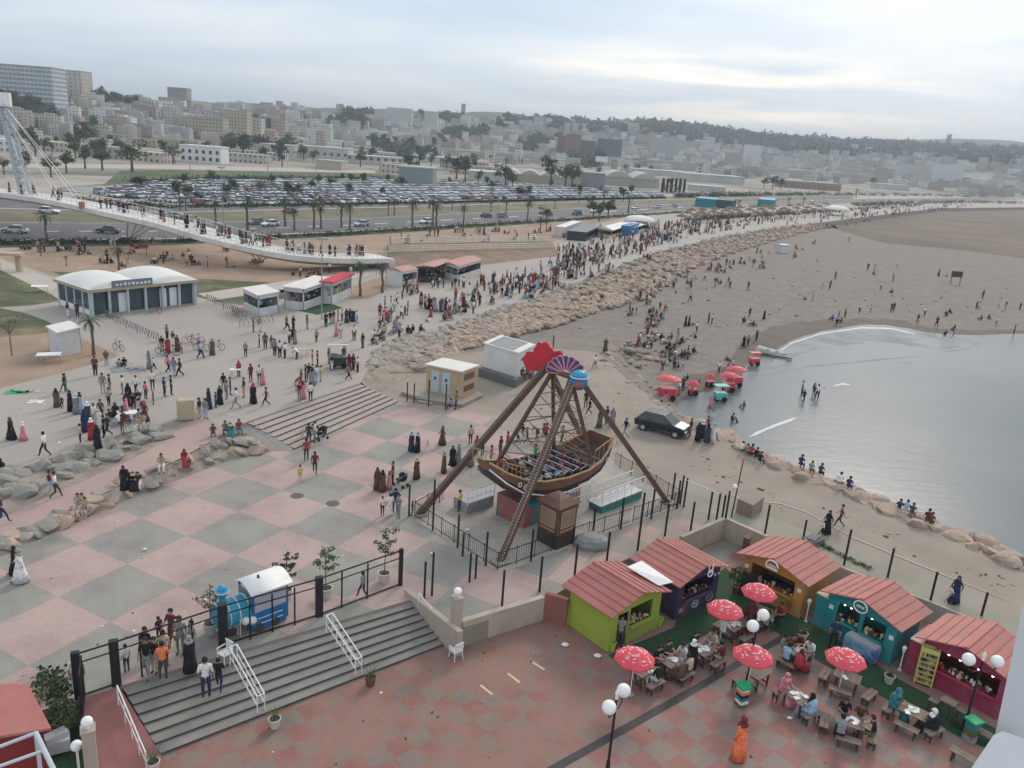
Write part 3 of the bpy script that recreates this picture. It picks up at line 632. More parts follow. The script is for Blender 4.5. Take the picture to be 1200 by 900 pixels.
# ---- display rack
t, A, e, n, up, W_, D, o0, w_, d = g5
a = P(1070, 800, FO+.02); e2 = P(1088, 806, FO+.02)-a; e2.normalize(); n2 = Vector((-e2.y, e2.x, 0)); t = thing('display_rack', 'tall yellow display rack of snack bags leaning by the crimson kiosk', 'rack', a)
yel = material('rack_yellow', (.52, .47, .15), .6, .08, 3); m = MB()
for q in (0, .72): m.obox(a+e2*q, e2*.06, n2*.4, (0, 0, 1.95))
m.obox(a+n2*.38+e2*.06, e2*.66, n2*.03, (0, 0, 1.95)); m.obox(a+e2*.06+(0, 0, 1.72) if 0 else a+e2*.06+Vector((0, 0, 1.72)), e2*.66, n2*.05, (0, 0, .23)); m.build('frame', yel, t)
for i in range(6):
    m = MB(); m.obox(a+e2*.06+Vector((0, 0, .1+i*.27)), e2*.66, n2*.38, (0, 0, .025)); m.build('shelf', yel, t)
    m = MB()
    for j in range(7): m.mi = R.randrange(3); m.box(a+e2*(.12+j*.09)+n2*U(.1, .25)+Vector((0, 0, .2+i*.27)), (.07, .09, U(.1, .16)), U(0, 3))
    m.build('snack_bags', [wood_d, cloth('y'), cloth('g')], t)
# ---- picnic tables, benches, stools
def table():
    t = thing('picnic_table', '', 'table', own=False); m = MB()
    for i in range(5): m.box((0, -.32+i*.16, .73), (1.15, .15, .04))
    m.build('tabletop', wood, t)
    for s in (-1, 1):
        m = MB()
        for q in (-1, 1): m.box((s*.42, q*.28, .355), (.07, .07, .71))
        m.box((s*.42, 0, .6), (.05, .6, .08)); m.box((s*.42, 0, .15), (.05, .6, .07)); m.build('leg_frame', wood_d, t)
    return t
def bench():
    t = thing('bench', '', 'bench', own=False); m = MB()
    for i in range(2): m.box((0, -.1+i*.2, .43), (1.0, .18, .04))
    m.build('seat', wood, t)
    for s in (-1, 1):
        m = MB(); m.box((s*.36, 0, .205), (.07, .34, .06)); m.box((s*.36, -.12, .2), (.06, .06, .41)); m.box((s*.36, .12, .2), (.06, .06, .41)); m.build('leg', wood_d, t)
    return t
def stool():
    t = thing('bar_stool', '', 'stool', own=False); m = MB()
    for i in range(2): m.box((0, -.09+i*.18, .78), (.4, .16, .04))
    m.build('seat', wood, t)
    for s in (-1, 1):
        for q in (-1, 1): m = MB(); m.cyl((s*.19, q*.17, 0), (s*.14, q*.13, .76), .03, n=5); m.build('leg', wood_d, t)
    m = MB(); m.box((0, 0, .25), (.3, .3, .03)); m.build('footrest', wood_d, t)
    return t
tb, bn, st_ = table(), bench(), stool(); ut, ub, us = [], [], []
KA = radians(41); KB = radians(-49)
TB = {}
for key, x, y, a, l in (('a', 752, 800, KA, 'picnic table under the leftmost red parasol'), ('b', 787, 790, KA, 'picnic table crowded with people in dark clothes, second from the left parasol'), ('c', 824, 776, KA, 'picnic table with a woman in black facing the green carpet'), ('d', 858, 747, KA, 'picnic table under the parasol before the purple kiosk'), ('e', 893, 731, KB, 'picnic table under the parasol against the mustard kiosk'),
    ('f', 886, 803, KA, 'empty picnic table under the parasol by the striped litter bin'), ('g', 930, 778, KB, 'picnic table with six people around it on the drain corner'), ('h', 990, 808, KB+.3, 'nearly empty picnic table with three loose benches under the rightmost parasol'), ('i', 932, 832, KB-.2, 'small picnic table where a woman in pink faces a woman in pale blue'), ('j', 992, 862, KB+.5, 'picnic table with four people close together near the bottom right'), ('k', 1067, 850, KB+.15, 'picnic table covered with papers between a teal figure and a black figure')):
    p = P(x, y, FO); TB[key] = (p, a); place(tb, ut, p, a, 1, l, 'wooden picnic tables')
def off(key, u, v):
    p, a = TB[key]; return p+Vector((cos(a)*u-sin(a)*v, sin(a)*u+cos(a)*v, 0))
for key, u, v, r, l in (('a', 0, -.75, 0, 'low bench before the leftmost parasol table'), ('b', 0, -.75, 0, 'bench in front of the crowded table left of the drain line'), ('b', 0, .75, 0, 'bench behind the crowded table, against the green carpet'), ('c', .1, -.75, 0, 'bench with pale planks in front of the table of the woman in black'), ('c', 0, .75, 0, 'bench behind the table of the woman in black'), ('d', .1, -.75, 0, 'bench in front of the table before the purple kiosk'), ('d', 0, .75, 0, 'bench behind the table before the purple kiosk'),
    ('e', .0, .75, 0, 'bench behind the table at the mustard kiosk'), ('e', 0, -.75, 0, 'bench in front of the table at the mustard kiosk'), ('f', -.95, .2, 1.5, 'short bench left of the empty table by the litter bin'), ('g', 0, -.8, 0, 'bench in front of the table with six people'), ('g', 0, .8, 0, 'bench behind the table with six people'),
    ('h', -.95, .0, 1.5, 'loose bench left of the nearly empty table'), ('h', -.1, -.85, 0.1, 'loose bench in front of the nearly empty table'), ('h', 1.05, -.3, 1.3, 'loose bench right of the nearly empty table'), ('i', .85, 0, 1.5, 'bench under the woman in pale blue'), ('i', -.85, 0, 1.5, 'bench under the woman in pink'), ('j', -.95, 0, 1.5, 'bench left of the table with four people'), ('j', 0, -.8, 0, 'bench in front of the table with four people'), ('j', .95, -.1, 1.5, 'bench right of the table with four people'), ('j', 0, .8, 0, 'bench behind the table with four people'),
    ('k', -.95, 0, 1.5, 'bench under the teal figure at the paper covered table'), ('k', 0, -.85, 0, 'empty bench in front of the paper covered table'), ('k', .95, -.2, 1.2, 'bench under the black clothed figure at the paper covered table')):
    place(bn, ub, off(key, u, v), TB[key][1]+r, 1, l, 'low wooden benches round the picnic tables')
for x, y, a, l in ((1147, 868, KB, 'bench beside the green litter bin at the lower right edge'), (1128, 897, KB, 'slatted bench nearest the white cabin post')): place(bn, ub, P(x, y, FO), a, 1.15, l, 'low wooden benches round the picnic tables')
for x, y, l in ((1090, 838, 'bar stool left of the tall bar table'), (1123, 850, 'bar stool right of the tall bar table')): place(st_, us, P(x, y, FO+.02), KB, 1, l, 'bar stools on the green carpet')
p = P(1106, 845, FO+.02); t = thing('bar_table', 'tall wooden bar table with a white paper on top before the crimson kiosk', 'table', p); m = MB(); m.box(p+Vector((0, 0, 1.05)), (.62, .45, .05), KB); m.build('tabletop', wood, t)
for s in (-1, 1):
    for q in (-1, 1): m = MB(); m.cyl(p+Vector((s*.22, q*.16, 0)), p+Vector((s*.2, q*.14, 1.02)), .03, n=5); m.build('leg', wood_d, t)
paper_m = material('paper_white', (.68, .68, .66), .8, .04, 4)
lab = {'a': 'white paper plates on the leftmost parasol table', 'b': 'white paper and cups on the crowded table left of the drain line', 'c': 'papers on the table of the woman in black', 'd': 'white paper on the table before the purple kiosk', 'g': 'white food trays on the table with six people', 'h': 'single white paper on the nearly empty table', 'i': 'pale cloth and cups on the small table of the two women', 'j': 'white sheet on the table with four people', 'k': 'spread white papers on the table beside the teal figure'}
for key, l in lab.items():
    p, a = TB[key]; m = MB()
    for i in range(1 if key == 'h' else 5): m.box(p+Vector((U(-.35, .35), U(-.2, .2), .765+i*.006)), (U(.2, .34), U(.15, .25), .012 if i % 2 else .03), U(0, 3))
    if key != 'h':
        for i in range(3): m.cyl(p+Vector((U(-.35, .35), U(-.2, .2), .75)), p+Vector((0, 0, .87))+Vector((U(-.01, .01), 0, 0)) if 0 else p+Vector((.1*i-.1, .05*i, .86)), .035, n=6)
    tag(m.build('table_litter', paper_m), l, 'tableware')
# ---- bins
def bin_(x, y, cols, label, h=.95):
    p = P(x, y, FO); t = thing('litter_bin', label, 'bin', p)
    for i, c in enumerate(cols):
        z0 = h*i/len(cols); m = MB(); m.box(p+Vector((0, 0, z0+h/len(cols)/2)), (.42-.006*i, .42-.006*i, h/len(cols)), .4); m.build('body_band', cloth(c), t)
    m = MB(); m.box(p+Vector((0, 0, h+.05)), (.55, .55, .1), .4); m.build('lid', material('green_plastic', (.01, .33, .13), .5, .08, 3), t)
bin_(868, 826, 'vwtkOwtk'[:6], 'litter bin striped in dark and pale bands with a bright green lid beside the lamp')
bin_(1135, 868, 'gvt', 'grey green litter bin with a bright green lid at the foot of the right lamp', 1.0)
# ---- potted plants
pot_w = material('white_pot', (.50, .48, .43), .7, .08, 3); pot_r = material('terracotta_pot', (.16, .06, .045), .8, .1, 3)
leaf = [material('leaf_green', (.075, .115, .045), .8, .35, 1.5), material('leaf_dark', (.035, .055, .025), .85, .3, 1.5), material('leaf_dry', (.15, .13, .075), .85, .3, 1.5)]
bark = material('bark', (.12, .09, .07), .95, .25, 5)
def leafball(m, c, r, n, s, flat=.7):
    for i in range(n):
        d = Vector((R.gauss(0, 1), R.gauss(0, 1), R.gauss(0, flat))); d = d.normalized()*(r*R.random()**.4); d.z *= flat
        p = Vector(c)+d; a = Vector((R.gauss(0, 1), R.gauss(0, 1), R.gauss(0, 1))).normalized(); b = a.orthogonal().normalized(); ss = s*U(.6, 1.3)
        m.quad(p-a*ss, p+b*ss*.45, p+a*ss, p-b*ss*.45)
def pot(root, p, r, h, mat):
    m = MB(); m.lathe(p, ((r*.7, 0), (r, h), (r*1.06, h), (r*1.06, h+.05), (r*.9, h+.05), (r*.88, h-.02)), 14); m.build('pot', mat, root)
    m = MB(); m.lathe(p+Vector((0, 0, h-.04)), ((r*.8, 0), (r*.85, .03)), 10); m.build('soil', wood_d, root)
def potted_tree(x, y, h, label, dens=1.0, li=0, z=.01):
    p = P(x, y, z); t = thing('potted_tree', label, 'potted tree', p, 'potted saplings along the entrance fence'); pot(t, p, .33, .5, pot_w)
    m = MB(); top = p+Vector((U(-.1, .1), U(-.1, .1), h)); m.cyl(p+Vector((0, 0, .45)), top, .03, .012, 6); tips = [top]
    for i in range(9):
        f = .4+.55*i/9; a = i*2.4+U(0, .5); b = (p+Vector((0, 0, .45))).lerp(top, f); q = b+Vector((cos(a)*U(.35, .6), sin(a)*U(.35, .6), U(.1, .35)))
        m.cyl(b, q, .014, .006, 5); tips.append(q); tips.append(b.lerp(q, .6))
    m.build('trunk', bark, t)
    m = MB()
    for q in tips: leafball(m, q, .19, int(13*dens), .085)
    m.build('foliage', leaf[li], t)
potted_tree(335, 702, 2.3, 'potted sapling with sparse dark leaves behind the blue train', 1.0, 1)
potted_tree(382, 700, 2.6, 'potted sapling with greener leaves right of the blue train', 1.1, 0)
potted_tree(450, 682, 2.9, 'tallest potted sapling in a white pot at the right end of the entrance fence', 1.0, 0)
potted_tree(247, 742, 2.1, 'potted sapling in a white pot by the thick gate post left of the blue train', .7, 2)
def palm_pot(x, y, z, mat, label, s=.8):
    p = P(x, y, z); t = thing('potted_plant', label, 'potted plant', p); pot(t, p, .24, .38, mat); m = MB()
    for i in range(13):
        a = i*2.4; b = p+Vector((0, 0, .4)); prev = b
        for q in range(1, 4):
            f = q/3; c = b+Vector((cos(a)*s*.55*f, sin(a)*s*.55*f, s*(f*.9-.45*f*f))); dd = Vector((-sin(a), cos(a), 0))*.035*(1.3-f)
            m.quad(prev-dd, prev+dd, c+dd*.5, c-dd*.5); prev = c
    m.build('foliage', leaf[0], t)
palm_pot(322, 852, FO, pot_w, 'small spiky plant in a white pot in front of the granite stairs')
palm_pot(434, 803, FO, pot_r, 'small spiky plant in a dark red pot in front of the granite stairs', 1.0)
palm_pot(180, 903, FO, pot_w, 'spiky plant at the bottom corner of the granite stairs', 1.0)
palm_pot(940, 750, FO+.02, pot_w, 'leafy plant in a white pot between the mustard kiosk and the table of six', 1.2)
palm_pot(1041, 800, FO+.02, pot_w, 'sparse plant in a white pot before the drinks chest', .8)
p = P(862, 694, FO+.02); t = thing('potted_shrub', 'dark leafy shrub beside the black board between the purple and mustard kiosks', 'shrub', p); m = MB(); leafball(m, p+Vector((0, 0, 1.1)), .5, 150, .11, 1); m.build('foliage', leaf[1], t); pot(t, p, .22, .35, pot_r); m = MB(); m.cyl(p+Vector((0, 0, .3)), p+Vector((0, 0, 1.1)), .03, n=5); m.build('stem', bark, t)
a = P(866, 697, FO+.02); m = MB(); m.obox(a, P(874, 699, FO+.02)-a+Vector((.35, -.3, 0)), (.06, .06, 0), (0, 0, 1.45)); tag(m.build('black_board', material('board_black', (.02, .02, .022), .6, .1, 3)), 'black upright board between the purple kiosk and the mustard kiosk', 'board')
a = P(797, 720, FO+.02); m = MB(); m.lathe(a, ((.2, 0), (.26, .1), (.26, .75), (.2, .8)), 10); tag(m.build('barrel', material('dull_red_plastic', (.22, .06, .045), .7, .1, 3)), 'dull red barrel between the green kiosk and the purple kiosk', 'barrel')
for x, y, l in ((772, 733, 'lime green waste tub before the counter of the green kiosk'), (717, 762, 'lime green waste tub at the near corner of the green kiosk')):
    a = P(x, y, FO+.02); m = MB(); m.lathe(a, ((.13, 0), (.19, .42), (.2, .42), (.2, .46), (.15, .46), (.12, .1)), 10); tag(m.build('waste_tub', material('lime_plastic', (.38, .48, .05), .5, .06, 3)), l, 'tub')
# ---- plastic chairs
def plastic_chair(x, y, z, rz, label):
    p = P(x, y, z); t = thing('plastic_chair', label, 'chair', p); Mx = Matrix.Rotation(rz, 3, 'Z')
    def B(m, c, s): m.obox(p+Mx@(Vector(c)-Vector(s)/2), Mx@Vector((s[0], 0, 0)), Mx@Vector((0, s[1], 0)), (0, 0, s[2]))
    m = MB(); B(m, (0, 0, .43), (.48, .46, .035)); m.build('seat', white, t)
    m = MB()
    for i in range(5): B(m, (-.18+i*.09, -.235-.01, .66), (.05, .03, .42))
    B(m, (0, -.245, .88), (.48, .035, .08)); m.build('backrest', white, t)
    for s in (-1, 1):
        m = MB(); B(m, (s*.25, 0, .64), (.05, .44, .03)); B(m, (s*.25, .18, .54), (.035, .035, .18)); m.build('armrest', white, t)
        for q in (-1, 1): m = MB(); m.cyl(p+Mx@Vector((s*.24, q*.24, 0)), p+Mx@Vector((s*.2, q*.19, .42)), .022, .028, 5); m.build('leg', white, t)
plastic_chair(264, 775, .01, 2.6, 'white plastic armchair by the top of the double stair handrail'); plastic_chair(534, 771, FO, .7, 'white plastic chair at the foot of the beige lamp pillar')
# ---- handrails
def rail(label, a, b, dbl, h=.9):
    t = thing('handrail', label, 'handrail', a, 'white tubular handrails on the granite stairs'); d = (b-a); s = Vector((-d.y, d.x, 0)).normalized()*.16
    for k, q in enumerate((-1, 1) if dbl else (0,)):
        m = MB(); o = s*q; m.tube([a+o, a+o+Vector((0, 0, h)), b+o+Vector((0, 0, h)), b+o], .028, 6); m.tube([a+o+Vector((0, 0, h*.5)), b+o+Vector((0, 0, h*.5))], .018, 5); m.build('rail', white, t)
    m = MB()
    for i in range(1, 4): c = a.lerp(b, i/4); m.cyl(c-Vector((0, 0, .1)), c+Vector((0, 0, h)), .02, n=5)
    if dbl: m.tube([a-s+Vector((0, 0, h)), a+s+Vector((0, 0, h))], .028, 6); m.tube([b-s+Vector((0, 0, h)), b+s+Vector((0, 0, h))], .028, 6)
    m.build('stanchion', white, t)
rail('double white handrail in the middle left of the granite stairs', P(274, 778, 0), P(306, 836, FO), True)
rail('double white handrail in the middle right of the granite stairs', P(386, 740, 0), P(420, 792, FO), True)
rail('single white handrail on the left edge of the granite stairs', P(139, 826, -.05), P(172, 905, FO), False)
rail('single white handrail along the parapet right of the granite stairs', P(490, 712, -.1), P(524, 752, FO), False, .8)
# ---- entrance fence and gates
fb = [P(93, 818, 0), P(137, 803, 0), P(166, 794, 0), P(226, 772, 0), P(262, 757, 0), P(293, 750, 0), P(319, 741, 0), P(345, 733, 0), P(374, 722, 0), P(400, 713, 0), P(430, 702, 0), P(469, 686, 0)]
def fencepanel(i, j, bottom, label):
    a, b = fb[i], fb[j]; t = thing('entrance_fence', label, 'fence', a, 'black framed panels of the entrance fence'); m = MB(); d = b-a; n = Vector((-d.y, d.x, 0)).normalized()*.05
    Z_ = Vector((0, 0, 1)); m.obox(a+Z_*1.95, d, n, Z_*.06); m.obox(a+Z_*1.55, d, n, Z_*.04)
    if bottom: m.obox(a+Z_*.04, d, n, Z_*.06)
    m.build('rail', black, t); m = MB()
    for q in range(i, j+1):
        if q not in (1, 4, 8, 11, 0): m.obox(fb[q]-n*.2, d.normalized()*.06, n*1.2, Z_*1.96)
    if m.V: m.build('upright', black, t)
fencepanel(0, 1, True, 'leftmost black framed fence panel beside the dark shrub'); fencepanel(1, 4, False, 'black framed opening where people pass the gate'); fencepanel(4, 8, True, 'black framed fence panel in front of the blue train'); fencepanel(8, 11, True, 'black framed fence panel at the right end by the tallest sapling')
for i, w, l in ((0, .3, 'thick black gate post at the far left by the shrub'), (1, .34, 'thick black gate post left of the entrance opening'), (4, .4, 'thick black gate post beside the blue train'), (8, .34, 'thick black fence post above the right handrail'), (11, .2, 'thick black end post beside the stair parapet')):
    m = MB(); m.box(fb[i]+Vector((0, 0, 1.05)), (w, w*.7, 2.1), .42); t_p = m.build('gate_post', black); tag(t_p, l, 'gate post', 'thick posts of the entrance fence'); 
t = thing('gate_leaf', 'open black gate leaf swung inward by the far left gate post', 'gate', fb[0]); m = MB(); a = fb[0]+Vector((.1, .2, 0)); b = a+Vector((.55, -1.15, 0)); m.tube([a, a+Vector((0, 0, 1.8)), b+Vector((0, 0, 1.8)), b+Vector((0, 0, .05)), a+Vector((0, 0, .05))], .04, 4); m.build('frame', black, t)
m = MB()
for i in range(1, 8): c = a.lerp(b, i/8); m.cyl(c, c+Vector((0, 0, 1.8)), .015, n=4)
m.build('bars', black, t)
# ---- isolated fence posts
posts = [(497, 658, 702, 0), (506, 647, 698, 0), (550, 648, 682, 0), (588, 668, 712, 0), (632, 652, 694, 0), (673, 637, 677, 0), (711, 623, 657, 0), (747, 577, 645, 0), (779, 590, 628, 0), (569, 623, 663, 0), (622, 620, 658, 0), (536, 603, 642, 0), (507, 562, 622, 0), (479, 568, 605, 0), (695, 594, 622, 0), (727, 583, 620, 0), (763, 572, 608, 0), (787, 554, 587, 0), (793, 563, 596, 0), (797, 557, 590, 0), (801, 560, 594, 0), (809, 588, 623, 0), (830, 576, 609, 0), (839, 578, 612, 0), (846, 580, 608, 0), (850, 575, 609, 0), (896, 591, 627, 0), (941, 609, 632, 0), (989, 620, 662, 0), (1040, 642, 677, 0), (1090, 670, 705, 0), (1150, 694, 722, 0),
 (477, 448, 470, .02), (485, 449, 472, .02), (502, 445, 476, .02), (522, 450, 480, .02), (542, 625, 652, 0), (557, 650, 678, 0)]
ORD = 'first second third fourth fifth sixth seventh eighth ninth tenth'.split(); PC = {}
def pw(x, y): return 'before the toilet cabin steps' if y < 490 else 'behind the kiosks' if x > 880 else 'in the cluster right of the ride' if x > 780 else 'behind the green and purple roofs' if y > 640 and x > 600 else 'between stair parapet and ride' if x < 600 and y > 660 else 'at the ride enclosure'
for x, y0, y1, z in sorted(posts):
    b = P(x, y1, z); lo, hi = 1.0, 4.5
    for _ in range(20):
        mid = (lo+hi)/2
        if px(b+Vector((0, 0, mid)))[1] > y0: lo = mid
        else: hi = mid
    m = MB(); m.box(b+Vector((0, 0, lo/2)), (.09, .09, lo), .4); t = m.build('fence_post', black); w = pw(x, y1); PC[w] = PC.get(w, -1)+1
    tag(t, '%s thin bare black post from the left %s' % (ORD[min(9, PC[w])], w), 'post', 'bare black fence posts')
# white rail bridging the cluster
m = MB(); m.tube([P(803, 562, 1.9), P(848, 580, 1.9)], .03, 5); tag(m.build('top_rail', white), 'thin white rail bridging the black posts right of the ride', 'rail')
# tall pole with globe at the service yard
b = P(857, 606, 0); t = thing('lamp_pole', 'tall thin leaning pole with a small white globe beside the service yard', 'lamp pole', b); m = MB(); m.cyl(b, b+Vector((.25, .25, 3.9)), .05, .03, 6); m.build('pole', black, t)
m = MB(); m.sph(b+Vector((-.1, -.05, 2.15)), .17, 12, 8); m.build('globe', globe_m, t, True)
# concrete boxes behind the wall
def box3(name, A, B, C, z, h, mat, label, cat, parts=True, top=None, group=None):
    A, B, C = P(*A, z), P(*B, z), P(*C, z); m = MB(); m.obox(B-Vector((0, 0, .02)), A-B, C-B, (0, 0, h+.02))
    o = m.build(name, mat); return tag(o, label, cat, group)
box3('masonry_bin', (862, 600), (880, 608), (893, 598), 0, .95, material('brown_render', (.26, .20, .165), .9, .1, 1), 'brown masonry box with a pale lid beside the service yard', 'masonry box')
box3('meter_box', (869, 645), (875, 648), (878, 644), -.4, .9, material('rust_box', (.13, .07, .055), .8, .15, 3), 'small rusty meter box on the service yard wall', 'meter box')
# stone pillar on the promenade
p = P(218, 491, PR+.004); m = MB(); m.box(p+Vector((0, 0, .78)), (1.15, .75, 1.56), .5); b_ = m.build('stone_pillar', material('sandstone', (.42, .34, .24), .9, .08, 1)); md = b_.modifiers.new('b', 'BEVEL'); md.width = .06; tag(b_, 'square sandstone block standing at the end of the upper rock row', 'stone block')

# ================================================================== THE SHIP RIDE
rbrown = material('ride_brown', (.115, .07, .05), .55, .12, 2, wear=(.08, .05, .04), wearamt=.4); rib_w = material('ride_lights', (.45, .40, .36), .5, .1, 8)
ft = [P(585, 660, 0), P(783, 590, 0), P(490, 604, 0), P(690, 530, 0)]
cR_ = (ft[0]+ft[1]+ft[2]+ft[3])/4; dL = ((ft[1]-ft[0])+(ft[3]-ft[2])).normalized(); dN = ((ft[0]-ft[2])+(ft[1]-ft[3])).normalized(); dN = (dN-dL*dN.dot(dL)).normalized(); Z1 = Vector((0, 0, 1))
ax = cR_+Z1*8.75; axN, axF = ax+dN*1.25, ax-dN*1.25
ride = thing('swinging_ship_ride', 'brown swinging pirate ship ride with a red and blue peacock fan on top', 'fairground ride', cR_)
def legm(a, b, r, lights=False):
    m = MB(); d = (b-a).normalized(); s = d.cross(Z1).normalized(); u = s.cross(d).normalized()
    m.obox(a-s*r-u*r, s*2*r, u*2*r, b-a); m.build('support_leg', rbrown, ride)
    if lights:
        m = MB(); n = 70
        for q in (-1, 1):
            for i in range(n): c = a.lerp(b, (i+.5)/n)+s*q*(r*.85)+u*(r+.02); m.box(c, (.06, .06, .06))
        m.build('light_strip', rib_w, ride)
legm(ft[0], axN+dL*-.2, .17, True); legm(ft[1], axN+dL*.2, .15); legm(ft[2], axF-dL*.2, .17); legm(ft[3], axF+dL*.2, .15)
m = MB(); m.cyl(axF-dN*.3, axN+dN*.3, .18, n=12); m.build('axle', rbrown, ride)
for f in ft: m = MB(); m.box(f+Z1*.08, (.8, .8, .12), .6); m.build('foot_plate', material('concrete_foot', (.3, .28, .25), .9, .1, 2), ride)
# hull: swung a little toward the bow
SW = radians(-3.0)
def sp_(u, v, w):
    v *= 1.32; w = w*1.08   # ship coordinates: along, across, up (from hull centre)
    cu, su = cos(SW), sin(SW)
    o = ax-Z1*7.0*cu-dL*.75
    return o+dL*(u*cu)+dN*v+Z1*(w+u*su)
stns = [(-5.3, .35, 1.75, 2.2), (-4.6, 1.0, 1.0, 1.75), (-3.6, 1.32, .35, 1.35), (-2, 1.45, -.05, 1.0), (0, 1.5, -.2, .9), (2, 1.45, -.05, 1.0), (3.4, 1.3, .25, 1.3), (4.4, 1.08, .7, 1.7), (5.3, .75, 1.2, 2.2)]
hullm = material('hull_brown', (.17, .085, .055), .6, .15, 1.5); hulld = material('hull_dark', (.05, .04, .045), .6, .1, 1.5); gold = material('trim_gold', (.40, .26, .13), .5, .1, 3)
m = MB(); rings = []
for u, b, z0, z1 in stns: rings.append([m.v(sp_(u, s*b*k, z0+(z1-z0)*q)) for s, k, q in ((-1, 1, 1), (-1, .95, .45), (-1, .7, .05), (0, 0, -.12), (1, .7, .05), (1, .95, .45), (1, 1, 1))])
for a, b in zip(rings, rings[1:]):
    for i in range(6): m.mi = 1 if i in (2, 3) else 0; m.f(a[i], b[i], b[i+1], a[i+1])
m.mi = 0; m.f(*rings[0][::-1]); m.f(*rings[-1]); m.build('hull', [hullm, hulld], ride)
m = MB()
for i in range(len(stns)-1):
    (u0, b0, z0, t0), (u1, b1, z1, t1) = stns[i], stns[i+1]; m.quad(sp_(u0, -b0, z0+.35*(t0-z0)), sp_(u0, b0, z0+.35*(t0-z0)), sp_(u1, b1, z1+.35*(t1-z1)), sp_(u1, -b1, z1+.35*(t1-z1)))
m.build('deck', wood_d, ride)
for s in (-1, 1):
    m = MB(); m.tube([sp_(u, s*b*1.01, z1+.02) for u, b, z0, z1 in stns], .07, 6); m.build('gunwale', gold, ride)
    m = MB(); m.tube([sp_(u, s*b*1.03, z0+.25*(z1-z0)-.02) for u, b, z0, z1 in stns], .05, 5); m.build('hull_stripe', white, ride)
    for u0 in (-3.9, 4.1):
        for i in range(3):
            u = u0+i*.42*(1 if u0 > 0 else 1); b = 1.22-.1*max(0, abs(u)-3.6)+.03; zz = .95+(abs(u)-3.6)*.5
            m = MB(); c = sp_(u, s*(b+.06), zz); m.tube([c+dL*(.13*cos(a))+Z1*(.13*sin(a)) for a in [2*pi*k/10 for k in range(11)]], .035, 4); m.build('porthole', white, ride)
# raised end cabins rails and lattice rails over the seats
for e0, e1 in ((-5.0, -3.2), (3.2, 5.3)):
    m = MB()
    for s in (-1, 1):
        for i in range(6):
            u = e0+(e1-e0)*i/5; zb = 1.35+(abs(u)-3.2)*.35; m.cyl(sp_(u, s*1.0, zb-.2), sp_(u, s*1.0, zb+.5), .025, n=4)
        m.tube([sp_(e0+(e1-e0)*i/5, s*1.0, 1.35+(abs(e0+(e1-e0)*i/5)-3.2)*.35+.5) for i in range(6)], .04, 4)
    m.build('end_rail', gold, ride)
for i in range(8):
    u = -2.8+i*.8; m = MB(); m.obox(sp_(u, -1.15, .42), sp_(u, 1.15, .42)-sp_(u, -1.15, .42), sp_(u+.4, -1.15, .42)-sp_(u, -1.15, .42), Z1*.07)
    sd_ = -1 if u < 0 else 1
    m.obox(sp_(u+(0 if sd_ < 0 else .36), -1.15, .45), sp_(u, 1.15, .45)-sp_(u, -1.15, .45), dL*.05, Z1*.5); m.build('seat', cloth('d'), ride)
    m = MB(); m.tube([sp_(u+.2, -1.2, .6), sp_(u+.25, -1.35, 1.15), sp_(u+.25, 1.35, 1.15), sp_(u+.2, 1.2, .6)], .025, 4); m.tube([sp_(u+.25, -1.35, 1.15), sp_(u+.65, -1.35, 1.3), sp_(u+.65, 1.35, 1.3), sp_(u+.25, 1.35, 1.15)], .02, 4); m.build('lap_bar', material('chrome', (.55, .56, .58), .3, .05, 3, metal=.6), ride)
# swing arms with bracing
for s in (-1, 1):
    for q in (-1, 1):
        a = ax+dN*s*.75; b = sp_(q*2.6, s*1.3, 1.0); m = MB(); d = (b-a).normalized(); s1 = d.cross(Z1).normalized(); u1 = s1.cross(d).normalized(); r = .1
        m.obox(a-s1*r-u1*r, s1*2*r, u1*2*r, b-a); m.build('swing_arm', rbrown, ride)
m = MB()
for q in (-1, 1):
    A1, B1 = [ax+dN*s*.75 for s in (-1, 1)], [sp_(q*2.6, s*1.3, 1.0) for s in (-1, 1)]
    for i in range(1, 8):
        f, g_ = i/8, (i+1)/8; a, b = A1[0].lerp(B1[0], f), A1[1].lerp(B1[1], g_); m.cyl(a, b, .03, n=4); a, b = A1[1].lerp(B1[1], f), A1[0].lerp(B1[0], g_); m.cyl(a, b, .03, n=4)
    m.cyl(A1[0].lerp(B1[0], .92), A1[1].lerp(B1[1], .92), .05, n=5)
m.build('arm_bracing', rbrown, ride)
m = MB()
for f in (.55, .78): 
    for s in (-1, 1): m.cyl((ax+dN*s*.75).lerp(sp_(-2.6, s*1.3, 1), f), (ax+dN*s*.75).lerp(sp_(2.6, s*1.3, 1), f), .04, n=5)
m.build('cross_tie', rbrown, ride)
# peacock fan above the axle, seen from the near end
redp = material('ride_red', (.46, .025, .04), .55, .06, 2); purp = material('ride_purple', (.10, .05, .16), .5, .15, 3); blu = material('ride_blue', (.02, .17, .36), .5, .2, 4); pinkt = material('ride_pink_trim', (.50, .25, .28), .5, .05, 3)
fn = Vector((-ax.x-14, -ax.y, 0)).normalized(); fs = Z1.cross(fn).normalized()   # facing and sideways (to photo right)
if px(ax+fs)[0] < px(ax)[0]: fs = -fs
fo = axF-dN*.1+Z1*.25-fs*.12
m = MB(); pts = []
for a in range(0, 181, 6):
    t_a = radians(a); r = 1.05+.42*abs(sin(t_a*2.5+.3))+.07*sin(t_a*17); pts.append((r*cos(t_a)*1.0, r*sin(t_a)*.95))
pts += [(-1.2, -.55), (1.2, -.55)]; k = [m.v(fo+fs*x+Z1*z) for x, z in pts]; k2 = [m.v(fo-fn*.25+fs*x+Z1*z) for x, z in pts]; m.f(*k); m.f(*k2[::-1])
for i in range(len(k)): j = (i+1) % len(k); m.f(k[i], k2[i], k2[j], k[j])
m.build('back_plume', redp, ride)
